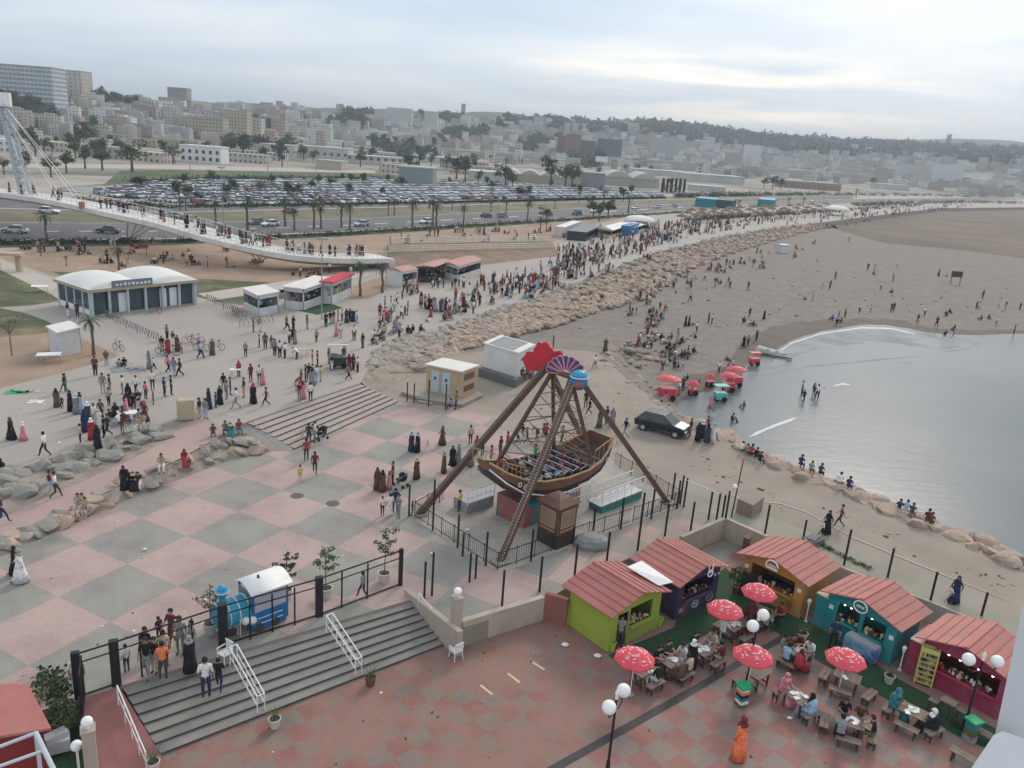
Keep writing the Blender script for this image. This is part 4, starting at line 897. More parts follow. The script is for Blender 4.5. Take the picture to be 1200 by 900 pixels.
for i, a in enumerate(range(14, 176, 20)):
    t_a = radians(a); d = fs*cos(t_a)+Z1*sin(t_a)*.9; o = axN*.55+axF*.45+Z1*.05+fs*.15; sd2 = d.cross(fn).normalized(); m = MB(); tip = o+d*1.5
    prof = [(.3, .07), (.65, .14), (.98, .2), (1.16, .17), (1.27, .07)]
    L1 = [o+d*l+sd2*w for l, w in prof]; L2 = [o+d*l-sd2*w for l, w in prof]; lp2 = L1+L2[::-1]; ka = [m.v(q) for q in lp2]; kb = [m.v(q-fn*.1) for q in lp2]; m.f(*ka); m.f(*kb[::-1])
    for z in range(len(ka)): y_ = (z+1) % len(ka); m.f(ka[z], kb[z], kb[y_], ka[y_])
    m.build('fan_petal', purp, ride); m = MB(); m.tube([q+fn*.03 for q in lp2]+[lp2[0]+fn*.03], .035, 4); m.build('petal_trim', pinkt, ride)
ho = axN+fn*.25-Z1*.1
m = MB(); m.sph(ho+fs*.2, .55, 14, 9, (1, .8, .95)); m.build('mascot_head', blu, ride, True)
m = MB(); m.sph(ho+fs*.28+fn*.3-Z1*.1, .34, 12, 8, (1, .8, .8)); m.build('face_panel', material('face_brown', (.22, .10, .08), .5, .1, 3), ride, True)
m = MB(); m.lathe(ho+fs*.2+Z1*.35, ((.5, 0), (.55, .1), (.35, .3), (.1, .38)), 12); m.build('head_cap', material('cap_blue', (.03, .25, .42), .5, .1, 3), ride)
m = MB(); m.lathe(ho+fs*.2+Z1*.30, ((.57, 0), (.57, .06)), 12); m.build('cap_band', white, ride)
# drive base and painted apron
pd = thing('ride_platform', 'painted ride platform with mural panels and white rails under the ship', 'platform', cR_)
mural = bpy.data.materials.new('mural_paint'); mural.use_nodes = True; t_ = mural.node_tree; b_ = t_.nodes['Principled BSDF']; tcn = N('ShaderNodeTexCoord', t_); vo = N('ShaderNodeTexVoronoi', t_); L(tcn.outputs['Object'], vo.inputs[0], t_); vo.inputs['Scale'].default_value = 1.1
sx = N('ShaderNodeSeparateColor', t_); L(vo.outputs['Color'], sx.inputs[0], t_); L(ramp(sx.outputs[0], [(.0, (.02, .17, .15)), (.25, (.02, .2, .16)), (.3, (.28, .09, .08)), (.5, (.25, .13, .09)), (.55, (.03, .12, .22)), (.7, (.12, .2, .1)), (.75, (.33, .12, .12))], t_), b_.inputs['Base Color'], t_); b_.inputs['Roughness'].default_value = .7
m = MB(); m.obox(cR_-dL*3.9+dN*1.5, dL*5.0, -dN*2.4, Z1*1.5); m.build('drive_base', mural, pd)
m = MB(); m.obox(cR_-dL*5.4-dN*1.9, dL*2.2, -dN*1.3, Z1*.75); m.build('boarding_deck', grey_m, pd)
m = MB(); m.obox(cR_+dL*1.6+dN*1.9, dL*4.1, dN*1.1, Z1*.55); m.build('exit_ramp', material('teal_panel', (.05, .19, .17), .7, .15, 1.5), pd)
m = MB(); m.obox(cR_+dL*1.4+dN*1.85+Z1*.55, dL*4.3, dN*1.2, Z1*.06); m.build('walkway', grey_m, pd)
for k_, (u0, u1, v) in enumerate(((-5.4, -3.2, -1.9), (1.5, 5.9, 1.95), (1.5, 5.9, 3.05), (-.5, 1.3, 1.9))):
    m = MB(); a, b = cR_+dL*u0+dN*v+Z1*.6, cR_+dL*u1+dN*v+Z1*.6
    m.tube([a, a+Z1*1.0, b+Z1*1.0, b], .035, 5); m.tube([a+Z1*.5, b+Z1*.5], .025, 5)
    for i in range(1, 6): c = a.lerp(b, i/6); m.cyl(c, c+Z1, .022, n=4)
    m.build('white_rail', white, pd)
# booth
bo = P(664, 640, 0); t = thing('control_booth', 'dark brown wooden control booth in front of the ship ride', 'booth', bo); bm_ = material('booth_brown', (.12, .06, .042), .6, .15, 2)
be, bnn = dL, dN; s = 1.55; A = bo-be*(s*.1)
m = MB(); m.obox(A-be*s/2, be*s, -bnn*s, Z1*.9); m.build('base', material('booth_base', (.05, .035, .03), .8, .1, 2), t)
m = MB(); m.obox(A-be*s/2+Z1*.9, be*s, -bnn*s, Z1*1.75); m.build('cabin', bm_, t)
for (o, v) in ((A-be*(s/2-.22)+bnn*.012, be), (A-be*(s/2+.012)-bnn*(s-.22), bnn)):
    nn = bnn if v is be else -be; m = MB(); m.obox(o+Z1*1.35, v*(s-.44), nn*.02, Z1*.95); w_o = m.build('window', material('curtain_pane', (.24, .17, .13), .35, .2, 1.5), t)
    m = MB(); q0 = o+nn*.03+Z1*1.32; m.tube([q0, q0+v*(s-.44), q0+v*(s-.44)+Z1*1.0, q0+Z1*1.0, q0], .035, 4); m.build('window_frame', gold, t)
    m = MB(); m.obox(o+Z1*1.06, v*(s-.44), nn*.03, Z1*.08); m.build('trim', gold, t)
c = A-bnn*s/2; m = MB(); k0 = [m.v(c+be*x*.95+bnn*y*.95+Z1*2.65) for x, y in ((-1, -1), (1, -1), (1, 1), (-1, 1))]; k1 = [m.v(c+be*x*.5+bnn*y*.5+Z1*2.95) for x, y in ((-1, -1), (1, -1), (1, 1), (-1, 1))]; k3 = m.v(c+Z1*3.1)
for i in range(4): j = (i+1) % 4; m.f(k0[i], k0[j], k1[j], k1[i]); m.f(k1[i], k1[j], k3)
m.f(*k0[::-1]); m.build('roof', bm_, t)
# tarpaulin-covered heap
p = P(693, 640, 0); m = MB(); m.lathe(p, ((.95, 0), (1.0, .25), (.85, .55), (.5, .72), (.1, .74)), 9, 1.1, .8); o = m.build('covered_heap', material('grey_tarpaulin', (.23, .235, .23), .8, .15, 1.5)); tag(o, 'grey tarpaulin covered heap beside the control booth', 'covered heap')
# ride enclosure railings
def railing(a, b, label, n=None, h=1.0):
    t = thing('railing_panel', label, 'railing', a, 'black railings round the ship ride'); d = b-a; L_ = d.length; n = n or int(L_/.16); m = MB(); m.tube([a+Z1*h, b+Z1*h], .025, 4); m.tube([a+Z1*.12, b+Z1*.12], .02, 4); m.build('rail', black, t); m = MB()
    for i in range(n+1): c = a.lerp(b, i/n); r = .012 if i % 8 else .035; m.cyl(c+Z1*(.1 if i % 8 else 0), c+Z1*(h if i % 8 else h+.1), r, n=4, caps=False)
    m.build('bars', black, t)
E1, E2, E3, E4 = P(486, 606, .03), P(583, 668, .03), P(797, 592, .03), P(720, 545, .03)
railing(E1, E1.lerp(E2, .5), 'black railing at the left corner of the ship ride'); railing(E1.lerp(E2, .5), E2, 'black railing running to the near corner of the ship ride')
railing(E2, E2.lerp(E3, .33), 'black railing in front of the covered heap and booth'); railing(E2.lerp(E3, .36), E2.lerp(E3, .68), 'black railing in front of the teal exit ramp'); railing(E2.lerp(E3, .7), E3, 'black railing at the right corner of the ship ride')
railing(E3, E4, 'black railing behind the right foot of the ship ride'); railing(E1, P(520, 586, .03), 'short black railing behind the left foot of the ship ride')

# ================================================================== THE BLUE TRAIN
TBm = material('train_blue', (.012, .14, .33), .45, .1, 2); TLm = material('train_light_blue', (.03, .27, .42), .4, .1, 2)
tp = P(297, 742, .01); td = dirpx(297, 742, 330, 729); te = td.normalized(); tn = Vector((-te.y, te.x, 0)); 
tr = thing('toy_train', 'bright blue toy train locomotive with a white curved roof behind the entrance fence', 'toy train', tp); 
cw_, cdp = 1.75, 1.35
m = MB(); m.obox(tp+Z1*.2, te*cw_, tn*cdp, Z1*.75); m.obox(tp+te*.1+Z1*.05, te*(cw_-.2), tn*cdp*.9, Z1*.15); m.build('body', TBm, tr)
for i, (x, y) in enumerate(((0, 0), (1, 0), (1, 1), (0, 1))): m = MB(); m.obox(tp+te*(x*(cw_-.08))+tn*(y*(cdp-.08))+Z1*.95, te*.08, tn*.08, Z1*1.05); m.build('roof_post', TBm, tr)
m = MB(); m.obox(tp+te*.1-tn*.005+Z1*1.0, te*(cw_-.2), tn*.02, Z1*.9); m.build('side_window', material('train_window', (.42, .42, .48), .3, .06, 2), tr)
m = MB(); m.obox(tp+te*(-.005)+tn*.1+Z1*.97, te*.02, tn*(cdp-.2), Z1*.95); m.build('front_window', material('train_glass', (.06, .18, .18), .2, .1, 2), tr)
m = MB(); n = 8; ka = []
for i in range(n+1):
    f = i/n; z = 2.02+.34*sin(pi*f); ka.append([m.v(tp+te*(-.15+f*0)+tn*(-.2+(cdp+.4)*f)+Z1*z), m.v(tp+te*(cw_+.15)+tn*(-.2+(cdp+.4)*f)+Z1*z), m.v(tp+te*(cw_+.15)+tn*(-.2+(cdp+.4)*f)+Z1*(z-.05)), m.v(tp+te*(-.15)+tn*(-.2+(cdp+.4)*f)+Z1*(z-.05))])
for a, b in zip(ka, ka[1:]):
    for i in range(4): m.f(a[i], a[(i+1) % 4], b[(i+1) % 4], b[i])
m.f(*ka[0]); m.f(*ka[-1][::-1]); m.build('roof', white, tr, True)
m = MB(); m.cyl(tp+te*.6+tn*.6+Z1*2.33, tp+te*.6+tn*.6+Z1*2.48, .07, .05, 8); m.build('roof_vent', wood_d, tr)
for z in (.35, .62): m = MB(); m.obox(tp+te*.25-tn*.02+Z1*z, te*1.2, tn*.015, Z1*.035); m.build('stripe', white, tr)
m = MB()
for i in range(4): m.obox(tp-te*.02+tn*(.1)+Z1*(.3+i*.12), te*.015, tn*.5, Z1*.03)
m.build('step_slats', white, tr)
# boiler runs away to the upper left
bc = tp+tn*(cdp*.55)+Z1*1.0; m = MB(); m.cyl(bc-te*.0, bc-te*1.35, .62, n=20); m.build('boiler', TLm, tr, False)
for q in (.05, .5, .95, 1.36):
    m = MB(); m.tube([bc-te*q+tn*(.64*cos(a))+Z1*(.64*sin(a)) for a in [2*pi*i/20 for i in range(21)]], .03, 4); m.build('boiler_hoop', white, tr)
m = MB()
for a in (35, 60, 85, 110): q = radians(a); m.obox(bc-te*1.3-tn*(.65*cos(q))+Z1*(.65*sin(q)), te*.35, tn*.03, Z1*.03)
m.build('grille', white, tr)
m = MB(); m.lathe(bc-te*1.05+Z1*.55, ((.16, 0), (.14, .4), (.22, .45), (.3, .62), (.3, .7), (.14, .72)), 12); m.build('chimney', TLm, tr)
m = MB(); m.lathe(bc-te*1.05+Z1*1.17, ((.315, 0), (.315, .05)), 12); m.build('chimney_band', white, tr)
m = MB(); m.sph(bc-te*1.05+Z1*1.3, .2, 10, 6); m.build('chimney_cap', TLm, tr, True)
m = MB(); m.sph(bc-te*.3-tn*.62-Z1*.3, .2, 8, 6); m.sph(bc-te*.0-tn*.66-Z1*.35, .22, 8, 6); m.build('bumper_cushion', white, tr, True)
for s in (.3, 1.1): 
    for y in (0, 1): m = MB(); m.cyl(tp+te*s+tn*(cdp*y-.02)+Z1*.2, tp+te*s+tn*(cdp*y+.06*(1 if y else -1))+Z1*.2, .2, n=12); m.build('wheel', wood_d, tr)
for y in (.15, .95): m = MB(); m.cyl(bc-te*.8+tn*(y-.55)-Z1*.8, bc-te*.8+tn*(y-.5)-Z1*.8, .2, n=12); m.build('wheel', wood_d, tr)
m = MB(); a = P(268, 738, .01); b = P(282, 746, .01)
for i in range(6): c = a.lerp(b, i/5); m.cyl(c, c+Z1*.85, .018, n=4)
m.tube([a+Z1*.85, b+Z1*.85], .025, 4); m.tube([a+Z1*.1, b+Z1*.1], .02, 4); tag(m.build('little_gate', white), 'small white barred gate beside the blue train', 'gate')

# ================================================================== PROMENADE BUILDINGS
# twin-roof glass pavilion
A, B, C = P(108, 372, PR), P(230, 357, PR), P(70, 358, PR); ux, uy, e, n = quadframe(A, B, C); W_, D = ux.length, uy.length
pav = thing('glass_pavilion', 'long glazed pavilion with two white domed membrane roofs beside the sandy picnic ground', 'building', A+ux/2+uy/2)
steel_w = material('pale_blue_steel', (.42, .50, .55), .5, .05, 2); shade = material('pavilion_glass', (.045, .075, .085), .15, .35, .6, spec=.5); Hh = 2.7
m = MB(); m.obox(A+e*.1+n*.1, ux-e*.2, uy-n*.2, Z1*.15); m.build('floor_slab', concrete, pav)
for i in range(7):
    x = W_*i/6; m = MB(); m.obox(A+e*(x-.12), e*.24, n*.24, Z1*Hh); m.build('column', steel_w, pav)
    if i < 6:
        m = MB(); m.obox(A+e*(x+.14)+n*.5+Z1*.15, e*(W_/6-.28), n*.05, Z1*(Hh-.2)); m.build('glazing', shade, pav)
for j in range(5):
    y = D*j/4; m = MB(); m.obox(A+n*(y-.1), e*.22, n*.22, Z1*Hh); m.build('column', steel_w, pav)
    if j < 4: m = MB(); m.obox(A+n*(y+.14)+e*.08+Z1*.75, e*.05, n*(D/4-.28), Z1*(Hh-.8)); m.build('glazing', shade, pav); m = MB(); m.obox(A+n*(y+.14)+e*.05+Z1*.1, e*.08, n*(D/4-.28), Z1*.62); m.build('sill_panel', white, pav)
m = MB(); m.obox(A+n*(D-.1)+e*.1+Z1*.1, ux-e*.2, n*.1, Z1*Hh); m.obox(A+e*(W_-.15)+n*.1, e*.1, uy-n*.2, Z1*Hh); m.build('rear_wall', white, pav)
for x, wdt, mt in ((3.2, 1.0, white), (9.2, .9, white), (11.2, 1.3, steel_w), (12.6, 1.2, material('poster_teal', (.03, .30, .27), .5, .2, 1)), (8.0, .8, white)):
    if x+wdt < W_: m = MB(); m.obox(A+e*x+n*.42+Z1*(.5 if mt is not white else .15), e*wdt, n*.06, Z1*(1.6 if mt is not white else 2.1)); m.build('door' if mt is white else 'window_poster', mt, pav)
m = MB(); m.obox(A-e*.3-n*.3+Z1*Hh, ux+e*.6, n*.35, Z1*.32); m.obox(A-e*.3+n*.05+Z1*Hh, e*.3, uy+n*.2, Z1*.32); m.build('fascia', material('fascia_tan', (.38, .31, .22), .7, .06, 2), pav)
for s in (0, 1):
    m = MB(); nx, ny = 12, 10; K = []
    for i in range(nx+1):
        row = []
        for j in range(ny+1):
            f, g_ = i/nx, j/ny; zz = Hh+.3+1.2*sin(pi*f)**.8*(.35+.65*sin(pi*(.08+.84*g_))) if 0 < i < nx else Hh+.3
            row.append(m.v(A-e*.25-n*.25+(ux+e*.5)*((s+f)/2)+(uy+n*.5)*g_+Z1*zz))
        K.append(row)
    for i in range(nx):
        for j in range(ny): m.f(K[i][j], K[i+1][j], K[i+1][j+1], K[i][j+1])
    m.f(*[K[i][0] for i in range(nx, -1, -1)]); m.f(*[K[i][ny] for i in range(nx+1)]); m.build('membrane_roof', material('white_membrane', (.66, .65, .61), .8, .04, .6), pav, True)
m = MB(); m.obox(A+e*2.2-n*.36+Z1*(Hh+.33), e*4.6, n*.08, Z1*.75); sg = m.build('name_board', material('board_grey', (.17, .20, .22), .6, .1, 1), pav)
m = MB()
for i in range(9): c = A+e*(2.6+i*.46)-n*.39+Z1*(Hh+.52); m.obox(c, e*U(.2, .34), n*.02, Z1*U(.15, .35))
m.build('board_lettering', white, sg)

def stall(A, B, C, h, body, roofm, label, name='stall', over=.3, opening='front', awn=None, z=PR+.005, roofh=.12, group='food and drink stalls on the promenade', gable=0):
    A, B, C = P(*A, z), P(*B, z), P(*C, z); ux = A-B; uy = C-B; t = thing(name, label, 'stall', B+(ux+uy)/2, group); th = .12
    ex, ey = ux.normalized(), uy.normalized(); lx, ly = ux.length, uy.length
    m = MB(); m.obox(B+ux, ex*-th, uy, Z1*h); m.obox(B+uy, ux, ey*-th, Z1*h)   # far walls
    hx = h*.38
    if opening in ('front', 'both'): m.obox(B, ux, ey*th, Z1*hx); m.obox(B, ex*.12, ey*.12, Z1*h); m.obox(B+ux-ex*.12, ex*.12, ey*.12, Z1*h); m.obox(B+Z1*(h*.82), ux, ey*th, Z1*h*.18)
    else: m.obox(B, ux, ey*th, Z1*h)
    if opening in ('side', 'both'): m.obox(B+ey*th, ex*th, uy-ey*th, Z1*hx); m.obox(B+uy-ey*.2, ex*.1, ey*.12, Z1*h); m.obox(B+ey*th+Z1*(h*.82), ex*th, uy-ey*2*th, Z1*h*.18)
    else: m.obox(B+ey*th, ex*th, uy-ey*th, Z1*h)
    m.build('wall', body, t)
    m = MB(); m.obox(B+ex*th+ey*th, ux-ex*2*th, uy-ey*2*th, Z1*.06); m.build('floor', wood_d, t)
    m = MB(); o = B-ex*over-ey*over+Z1*h; a_, b_2 = ux+ex*2*over, uy+ey*2*over
    if gable:
        k = [m.v(q) for q in (o, o+a_, o+a_+b_2, o+b_2, o+a_*.5+Z1*gable, o+a_*.5+b_2+Z1*gable)]; m.f(k[0], k[4], k[5], k[3]); m.f(k[4], k[1], k[2], k[5]); m.f(k[0], k[1], k[4]); m.f(k[2], k[3], k[5]); m.f(k[0], k[3], k[2], k[1])
    else: m.obox(o, a_, b_2, Z1*roofh)
    m.build('roof', roofm, t)
    if opening != 'none':
        m = MB()
        for i in range(26):
            m.mi = R.randrange(5); c = B+ux*U(.1, .9)+uy*U(.1, .8)+Z1*U(hx, h*.7); m.box(c, (U(.1, .3), U(.1, .3), U(.1, .3)), U(0, 3))
        m.build('goods', [cloth(q) for q in 'rwydl'], t)
    if awn:
        m = MB(); o = B-ey*.02+Z1*(h*.98); m.quad(o, o+ux, o+ux-ey*awn[0]-Z1*.35, o-ey*awn[0]-Z1*.35); m.quad(o-ey*awn[0]-Z1*.35, o+ux-ey*awn[0]-Z1*.35, o+ux-ey*awn[0]-Z1*.55, o-ey*awn[0]-Z1*.55); m.build('awning', awn[1], t)
    return t
offw = material('off_white_panel', (.55, .56, .55), .6, .06, 1, wear=(.36, .40, .40), wearamt=.5); offw_roof = material('off_white_roof', (.62, .60, .56), .7, .08, 1); pink_roof = material('faded_pink_roof', (.42, .22, .19), .7, .12, 1); red_can = material('red_canopy', (.50, .03, .05), .7, .08, 1)
stall((58, 411), (70, 419), (96, 412), 2.2, offw, offw_roof, 'small white closed cabin with a poster on the dirt bed', 'white_cabin', .12, 'none')
stall((286, 362), (303, 371), (327, 366), 2.4, offw, offw_roof, 'small white snack stall with an open front beside the bike racks', over=.15, opening='both')
stall((333, 361), (356, 364), (391, 350), 2.6, offw, offw_roof, 'white roofed snack stall with posters standing on a green mat', over=.25, opening='both')
stall((378, 356), (389, 357), (412, 346), 2.8, offw, red_can, 'stall under a bright red canopy behind the green mat stall', over=.35, opening='both')
stall((452, 333), (471, 337), (489, 333), 2.3, offw, pink_roof, 'white stall with a faded pink roof beside the promenade palms', over=.1, opening='side', gable=.4)
stall((487, 331), (507, 331), (527, 323), 2.4, wood_d, pink_roof, 'dark open stall with a faded roof between two white stalls', over=.35, opening='both', gable=.3)
stall((519, 325), (536, 330), (563, 321), 2.4, offw, pink_roof, 'white stall with a long counter at the right end of the pink roofed stalls', over=.2, opening='both', gable=.3)
stall((650, 277), (661, 278), (680, 270), 2.3, offw, offw_roof, 'pale cabin at the end of the white ramp railing', over=.1, opening='none')
stall((664, 281), (686, 283), (704, 274), 2.1, cloth('d'), cloth('g'), 'dark container bar beside the white ramp railing', over=.1, opening='side')
stall((700, 277), (716, 279), (734, 273), 2.0, material('yellow_panel', (.45, .43, .28), .7, .1, 1), offw_roof, 'yellowish tented stall in the thick of the crowd', over=.4, opening='both', gable=.8)
stall((722, 272), (741, 275), (758, 270), 2.0, offw, offw_roof, 'off white tented stall left of the blue booth', over=.5, opening='both', gable=.5)
stall((727, 276), (737, 277), (748, 273), 2.5, material('booth_blue', (.03, .14, .32), .6, .1, 1), material('booth_blue', (.03, .14, .32)), 'bright blue booth in front of the white dome', over=.05, opening='none')
m = MB(); m.slab([P(x, y, PR) for x, y in ((350, 364), (372, 369), (401, 361), (385, 355))], PR+.012, PR+.05); tag(m.build('turf_mat', carpet), 'green artificial turf mat in front of the white snack stall', 'mat')
# domes
def dome(x0, x1, y1, h, label, z=PR):
    a, b = P(x0, y1, z), P(x1, y1+(x1-x0)*.073, z); c = (a+b)/2; r = (b-a).length/2; t = thing('dome_tent', label, 'tent', c, 'white domed tents'); 
    m = MB(); m.sph(c+Z1*h, r, 18, 5, (1, 1, .3), 0, 1); m.build('canopy', material('white_membrane', (.66, .65, .61)), t, True)
    for i in range(8): q = pi*i/4; m = MB(); m.cyl(c+Vector((cos(q)*r*.95, sin(q)*r*.95, 0)), c+Vector((cos(q)*r*.95, sin(q)*r*.95, h)), .12, n=5); m.build('post', white, t)
dome(731, 766, 268, 2.8, 'white domed tent behind the blue booth'); dome(965, 994, 251, 2.6, 'white domed tent far along the promenade among the thatched parasols')
# far teal containers
for A, B, C, l in (((814, 241.5), (838, 243.5), (842, 241), 'teal container left of the pair beside the far road'), ((838, 243.5), (858, 245), (862, 242), 'dark green container next to a teal one beside the far road'), ((887, 242), (906, 243.5), (909, 241), 'bright teal container standing alone beside the far road')):
    A, B, C = P(*A, PR), P(*B, PR), P(*C, PR); m = MB(); m.obox(B, A-B, C-B, Z1*3.6); tag(m.build('container', material('container_teal', (.02, .20, .24), .6, .1, .5) if 'dark' not in l else material('container_dark', (.03, .07, .065), .7, .1, .5)), l, 'container')
# toilet cabin
A, B, C = P(499, 458, .35), P(539, 467, .35), P(558, 459, .35); ux, uy = A-B, C-B; ex, ey = ux.normalized(), uy.normalized(); t = thing('toilet_cabin', 'beige cabin with two pale blue doors and a white roof below the rock revetment', 'cabin', B+(ux+uy)/2)
m = MB(); m.obox(B-Z1*.35, ux, uy, Z1*2.75); m.build('wall', material('cabin_beige', (.42, .32, .20), .7, .08, 1), t)
m = MB(); m.obox(B-ex*.12-ey*.12+Z1*2.4, ux+ex*.24, uy+ey*.24, Z1*.12); m.build('roof', offw_roof, t)
for f in (.30, .62): 
    m = MB(); m.obox(B+ux*f-ey*.04+Z1*.1, ex*.8, ey*.04, Z1*1.95); dr = m.build('door', material('door_pale_blue', (.40, .48, .52), .5, .06, 1), t); m = MB(); m.obox(B+ux*f-ey*.06+ex*.3+Z1*1.25, ex*.2, ey*.02, Z1*.25); m.build('door_sign', cloth('n'), dr)
for z in (.45, 1.5): m = MB(); m.obox(B+uy*.2-ex*.04+Z1*z, uy*.6, ex*.04, Z1*.55); m.build('window', material('louvre_brown', (.17, .09, .06), .7, .1, 3), t)
stairs('cabin_steps', (484, 459, .42), (500, 462, .42), (490, 472, 0), (508, 475, 0), 4, 'short flight of steps up to the toilet cabin platform', stone, stone_shaded, 0)
m = MB(); m.slab([P(x, y, 0) for x, y in ((470, 463), (500, 472), (541, 478), (566, 466), (540, 452), (480, 452))], 0.01, .30); tag(m.build('cabin_plinth', material('plinth', (.28, .24, .20), .9, .12, 1)), 'low concrete plinth under the toilet cabin', 'plinth')
# white block with dark plinth
A, B, C = P(560, 441, 0), P(603, 455, 0), P(626, 441, 0); ux, uy = A-B, C-B; ex, ey = ux.normalized(), uy.normalized(); t = thing('pump_house', 'white rendered pump house on a dark grey plinth right of the toilet cabin', 'building', B+(ux+uy)/2)
m = MB(); m.obox(B, ux, uy, Z1*.8); m.build('plinth', material('dark_plinth', (.13, .13, .125), .9, .1, 1), t)
m = MB(); m.obox(B+ex*.25+ey*.9+Z1*.8, ux-ex*.35, uy-ey*1.0, Z1*2.3); m.build('wall', material('white_render', (.60, .60, .58), .85, .06, .8, wear=(.45, .44, .41), wearamt=.4), t)
m = MB(); m.obox(B+ex*.15+ey*.8+Z1*3.1, ux-ex*.15, uy-ey*.8, Z1*.16); m.build('roof', offw_roof, t)
m = MB(); m.obox(B+ex*1.0+ey*1.0+Z1*3.262, ux-ex*1.6, uy-ey*1.3, Z1*.03); m.build('roof_membrane', material('roof_grey', (.25, .26, .26), .9, .1, 1), t)
m = MB(); c0 = B+ex*.2+ey*1.5+Z1*2.2
for i in range(5): m.obox(c0+ey*(i*.22)-ex*.012+Z1*U(-.2, .3), ey*.25, ex*.01, Z1*U(.06, .3)+ey*.1)
m.build('painted_scrawl', cloth('g'), t)
# ---- footbridge
bw = material('bridge_white', (.62, .60, .56), .6, .08, .5, wear=(.40, .38, .35), wearamt=.5)
# deck axis: px of the near (lower) edge with its height
AX = [(-120, 212, 8.2), (0, 226, 7.6), (60, 235, 7.2), (120, 248, 6.6), (180, 261, 5.9), (240, 278, 5.0), (300, 292, 4.1), (350, 300, 3.5), (400, 303, 3.1), (456, 303, 2.7)]
BX = [(-120, 192, 8.2), (0, 208, 7.6), (60, 214, 7.2), (120, 226, 6.6), (180, 242, 5.9), (240, 258, 5.0), (300, 275, 4.1), (350, 287, 3.5), (400, 291, 3.1), (456, 291, 2.7)]
def smooth(L_, k=5):
    out = []
    for i in range(len(L_)-1):
        p0 = L_[max(0, i-1)]; p1 = L_[i]; p2 = L_[i+1]; p3 = L_[min(len(L_)-1, i+2)]
        for j in range(k):
            t = j/k; out.append(tuple(.5*((2*b)+(-a+c)*t+(2*a-5*b+4*c-d)*t*t+(-a+3*b-3*c+d)*t*t*t) for a, b, c, d in zip(p0, p1, p2, p3)))
    return out+[L_[-1]]
An = [P(*q) for q in smooth(AX)]; Bn = [P(*q) for q in smooth(BX)]
# keep a constant 4 m width
Bf = []
for i, (a, b) in enumerate(zip(An, Bn)):
    d = An[min(i+1, len(An)-1)]-An[max(0, i-1)]; d.z = 0; d.normalize(); nrm = Vector((-d.y, d.x, 0)); w = max(3.2, min(6.0, abs((b-a).dot(nrm)))); Bf.append(a+nrm*w)
fbg = thing('footbridge', 'long curving white footbridge with railings crossing the road from the left edge', 'footbridge', P(300, 300, PR))
m = MB(); rows = []
for a, b in zip(An, Bf):
    c = (a+b)/2; rows.append([m.v(a), m.v(b), m.v(b-Z1*.6), m.v(c-Z1*1.35+(b-a)*.2), m.v(c-Z1*1.35-(b-a)*.2), m.v(a-Z1*.75)])
for r0, r1 in zip(rows, rows[1:]):
    for i in range(6): m.f(r0[i], r1[i], r1[(i+1) % 6], r0[(i+1) % 6])
m.f(*rows[0]); m.f(*rows[-1][::-1]); m.build('deck', bw, fbg)
for E_ in (An, Bf):
    m = MB(); m.tube([q+Z1*1.15 for q in E_], .06, 4); m.tube([q+Z1*.6 for q in E_], .03, 4); m.build('handrail', bw, fbg); m = MB()
    for i in range(len(E_)-1):
        for f in (0, .5): c = E_[i].lerp(E_[i+1], f); m.cyl(c, c+Z1*1.15, .035, n=4, caps=False)
    m.build('balusters', bw, fbg)
for bx, by, tops in ((150, 281, ((136, 252), (148, 254), (158, 257), (170, 260))), (302, 307, ((280, 290), (293, 292), (300, 293), (306, 294)))):
    b = P(bx, by, PR)
    for k_, (x, y) in enumerate(tops):
        zz = 5.3 if bx < 200 else 3.3; i = min(range(len(An)), key=lambda q: abs(px(An[q])[0]-x)); tgt = (An[i]+Bf[i])/2-Z1*1.0; m = MB(); m.cyl(b+Vector((U(-.3, .3), U(-.3, .3), 0)), tgt+dN*0, .16, .13, 6); m.build('raking_strut', bw, fbg)
m = MB(); m.box(P(302, 307, PR)+Z1*.3, (1.8, 1.8, .6), .4); m.box(P(150, 281, PR)+Z1*.3, (2, 2, .6), .4); m.build('pier_base', concrete, fbg)
m = MB(); a, b = An[-1], Bf[-1]; m.obox(Vector((a.x, a.y, PR-.1)), Vector((b.x-a.x, b.y-a.y, 0)), Vector((1.0, .2, 0)), Z1*1.75); m.build('abutment', bw, fbg)
i = min(range(len(An)), key=lambda q: abs(px(An[q])[0]-96)); m = MB(); m.box(An[i]+Z1*.3, (.9, .5, 1.1), .6); m.build('hanging_box', material('terracotta_box', (.40, .17, .13), .8, .1, 2), fbg)
# pylon and cables
i0 = min(range(len(An)), key=lambda q: abs(px(An[q])[0]-22)); pb = (An[i0]+Bf[i0])/2; pyl = material('pylon_white', (.36, .42, .45), .5, .06, .8)
def at_h(p, ytop, lo=2, hi=60):
    for _ in range(30):
        mid = (lo+hi)/2
        if px(p+Z1*mid)[1] > ytop: lo = mid
        else: hi = mid
    return lo
ph = at_h(pb, 122); ptop = pb+Z1*ph+dirpx(20, 200, 0, 200, 7)*.6
for s in (-1, 1):
    sv = (Bf[i0]-An[i0]).normalized()*s*1.2; m = MB(); m.cyl(pb+sv-Z1*1.5, ptop+sv*.8, .2, .15, 6); m.build('pylon_leg', pyl, fbg)
m = MB(); sv = (Bf[i0]-An[i0]).normalized()*1.2; n = 14
ev = (An[i0+1]-An[i0]).normalized()*.9
for i in range(n):
    a, b = pb.lerp(ptop, i/n), pb.lerp(ptop, (i+1)/n); m.cyl(a+sv, b-sv, .06, n=4); m.cyl(a-sv, b+sv, .06, n=4); m.cyl(a+sv+ev, b-sv+ev, .06, n=4); m.cyl(a-sv, a-sv+ev, .08, n=4); m.cyl(a-ev, b+ev*0, .1, n=4)
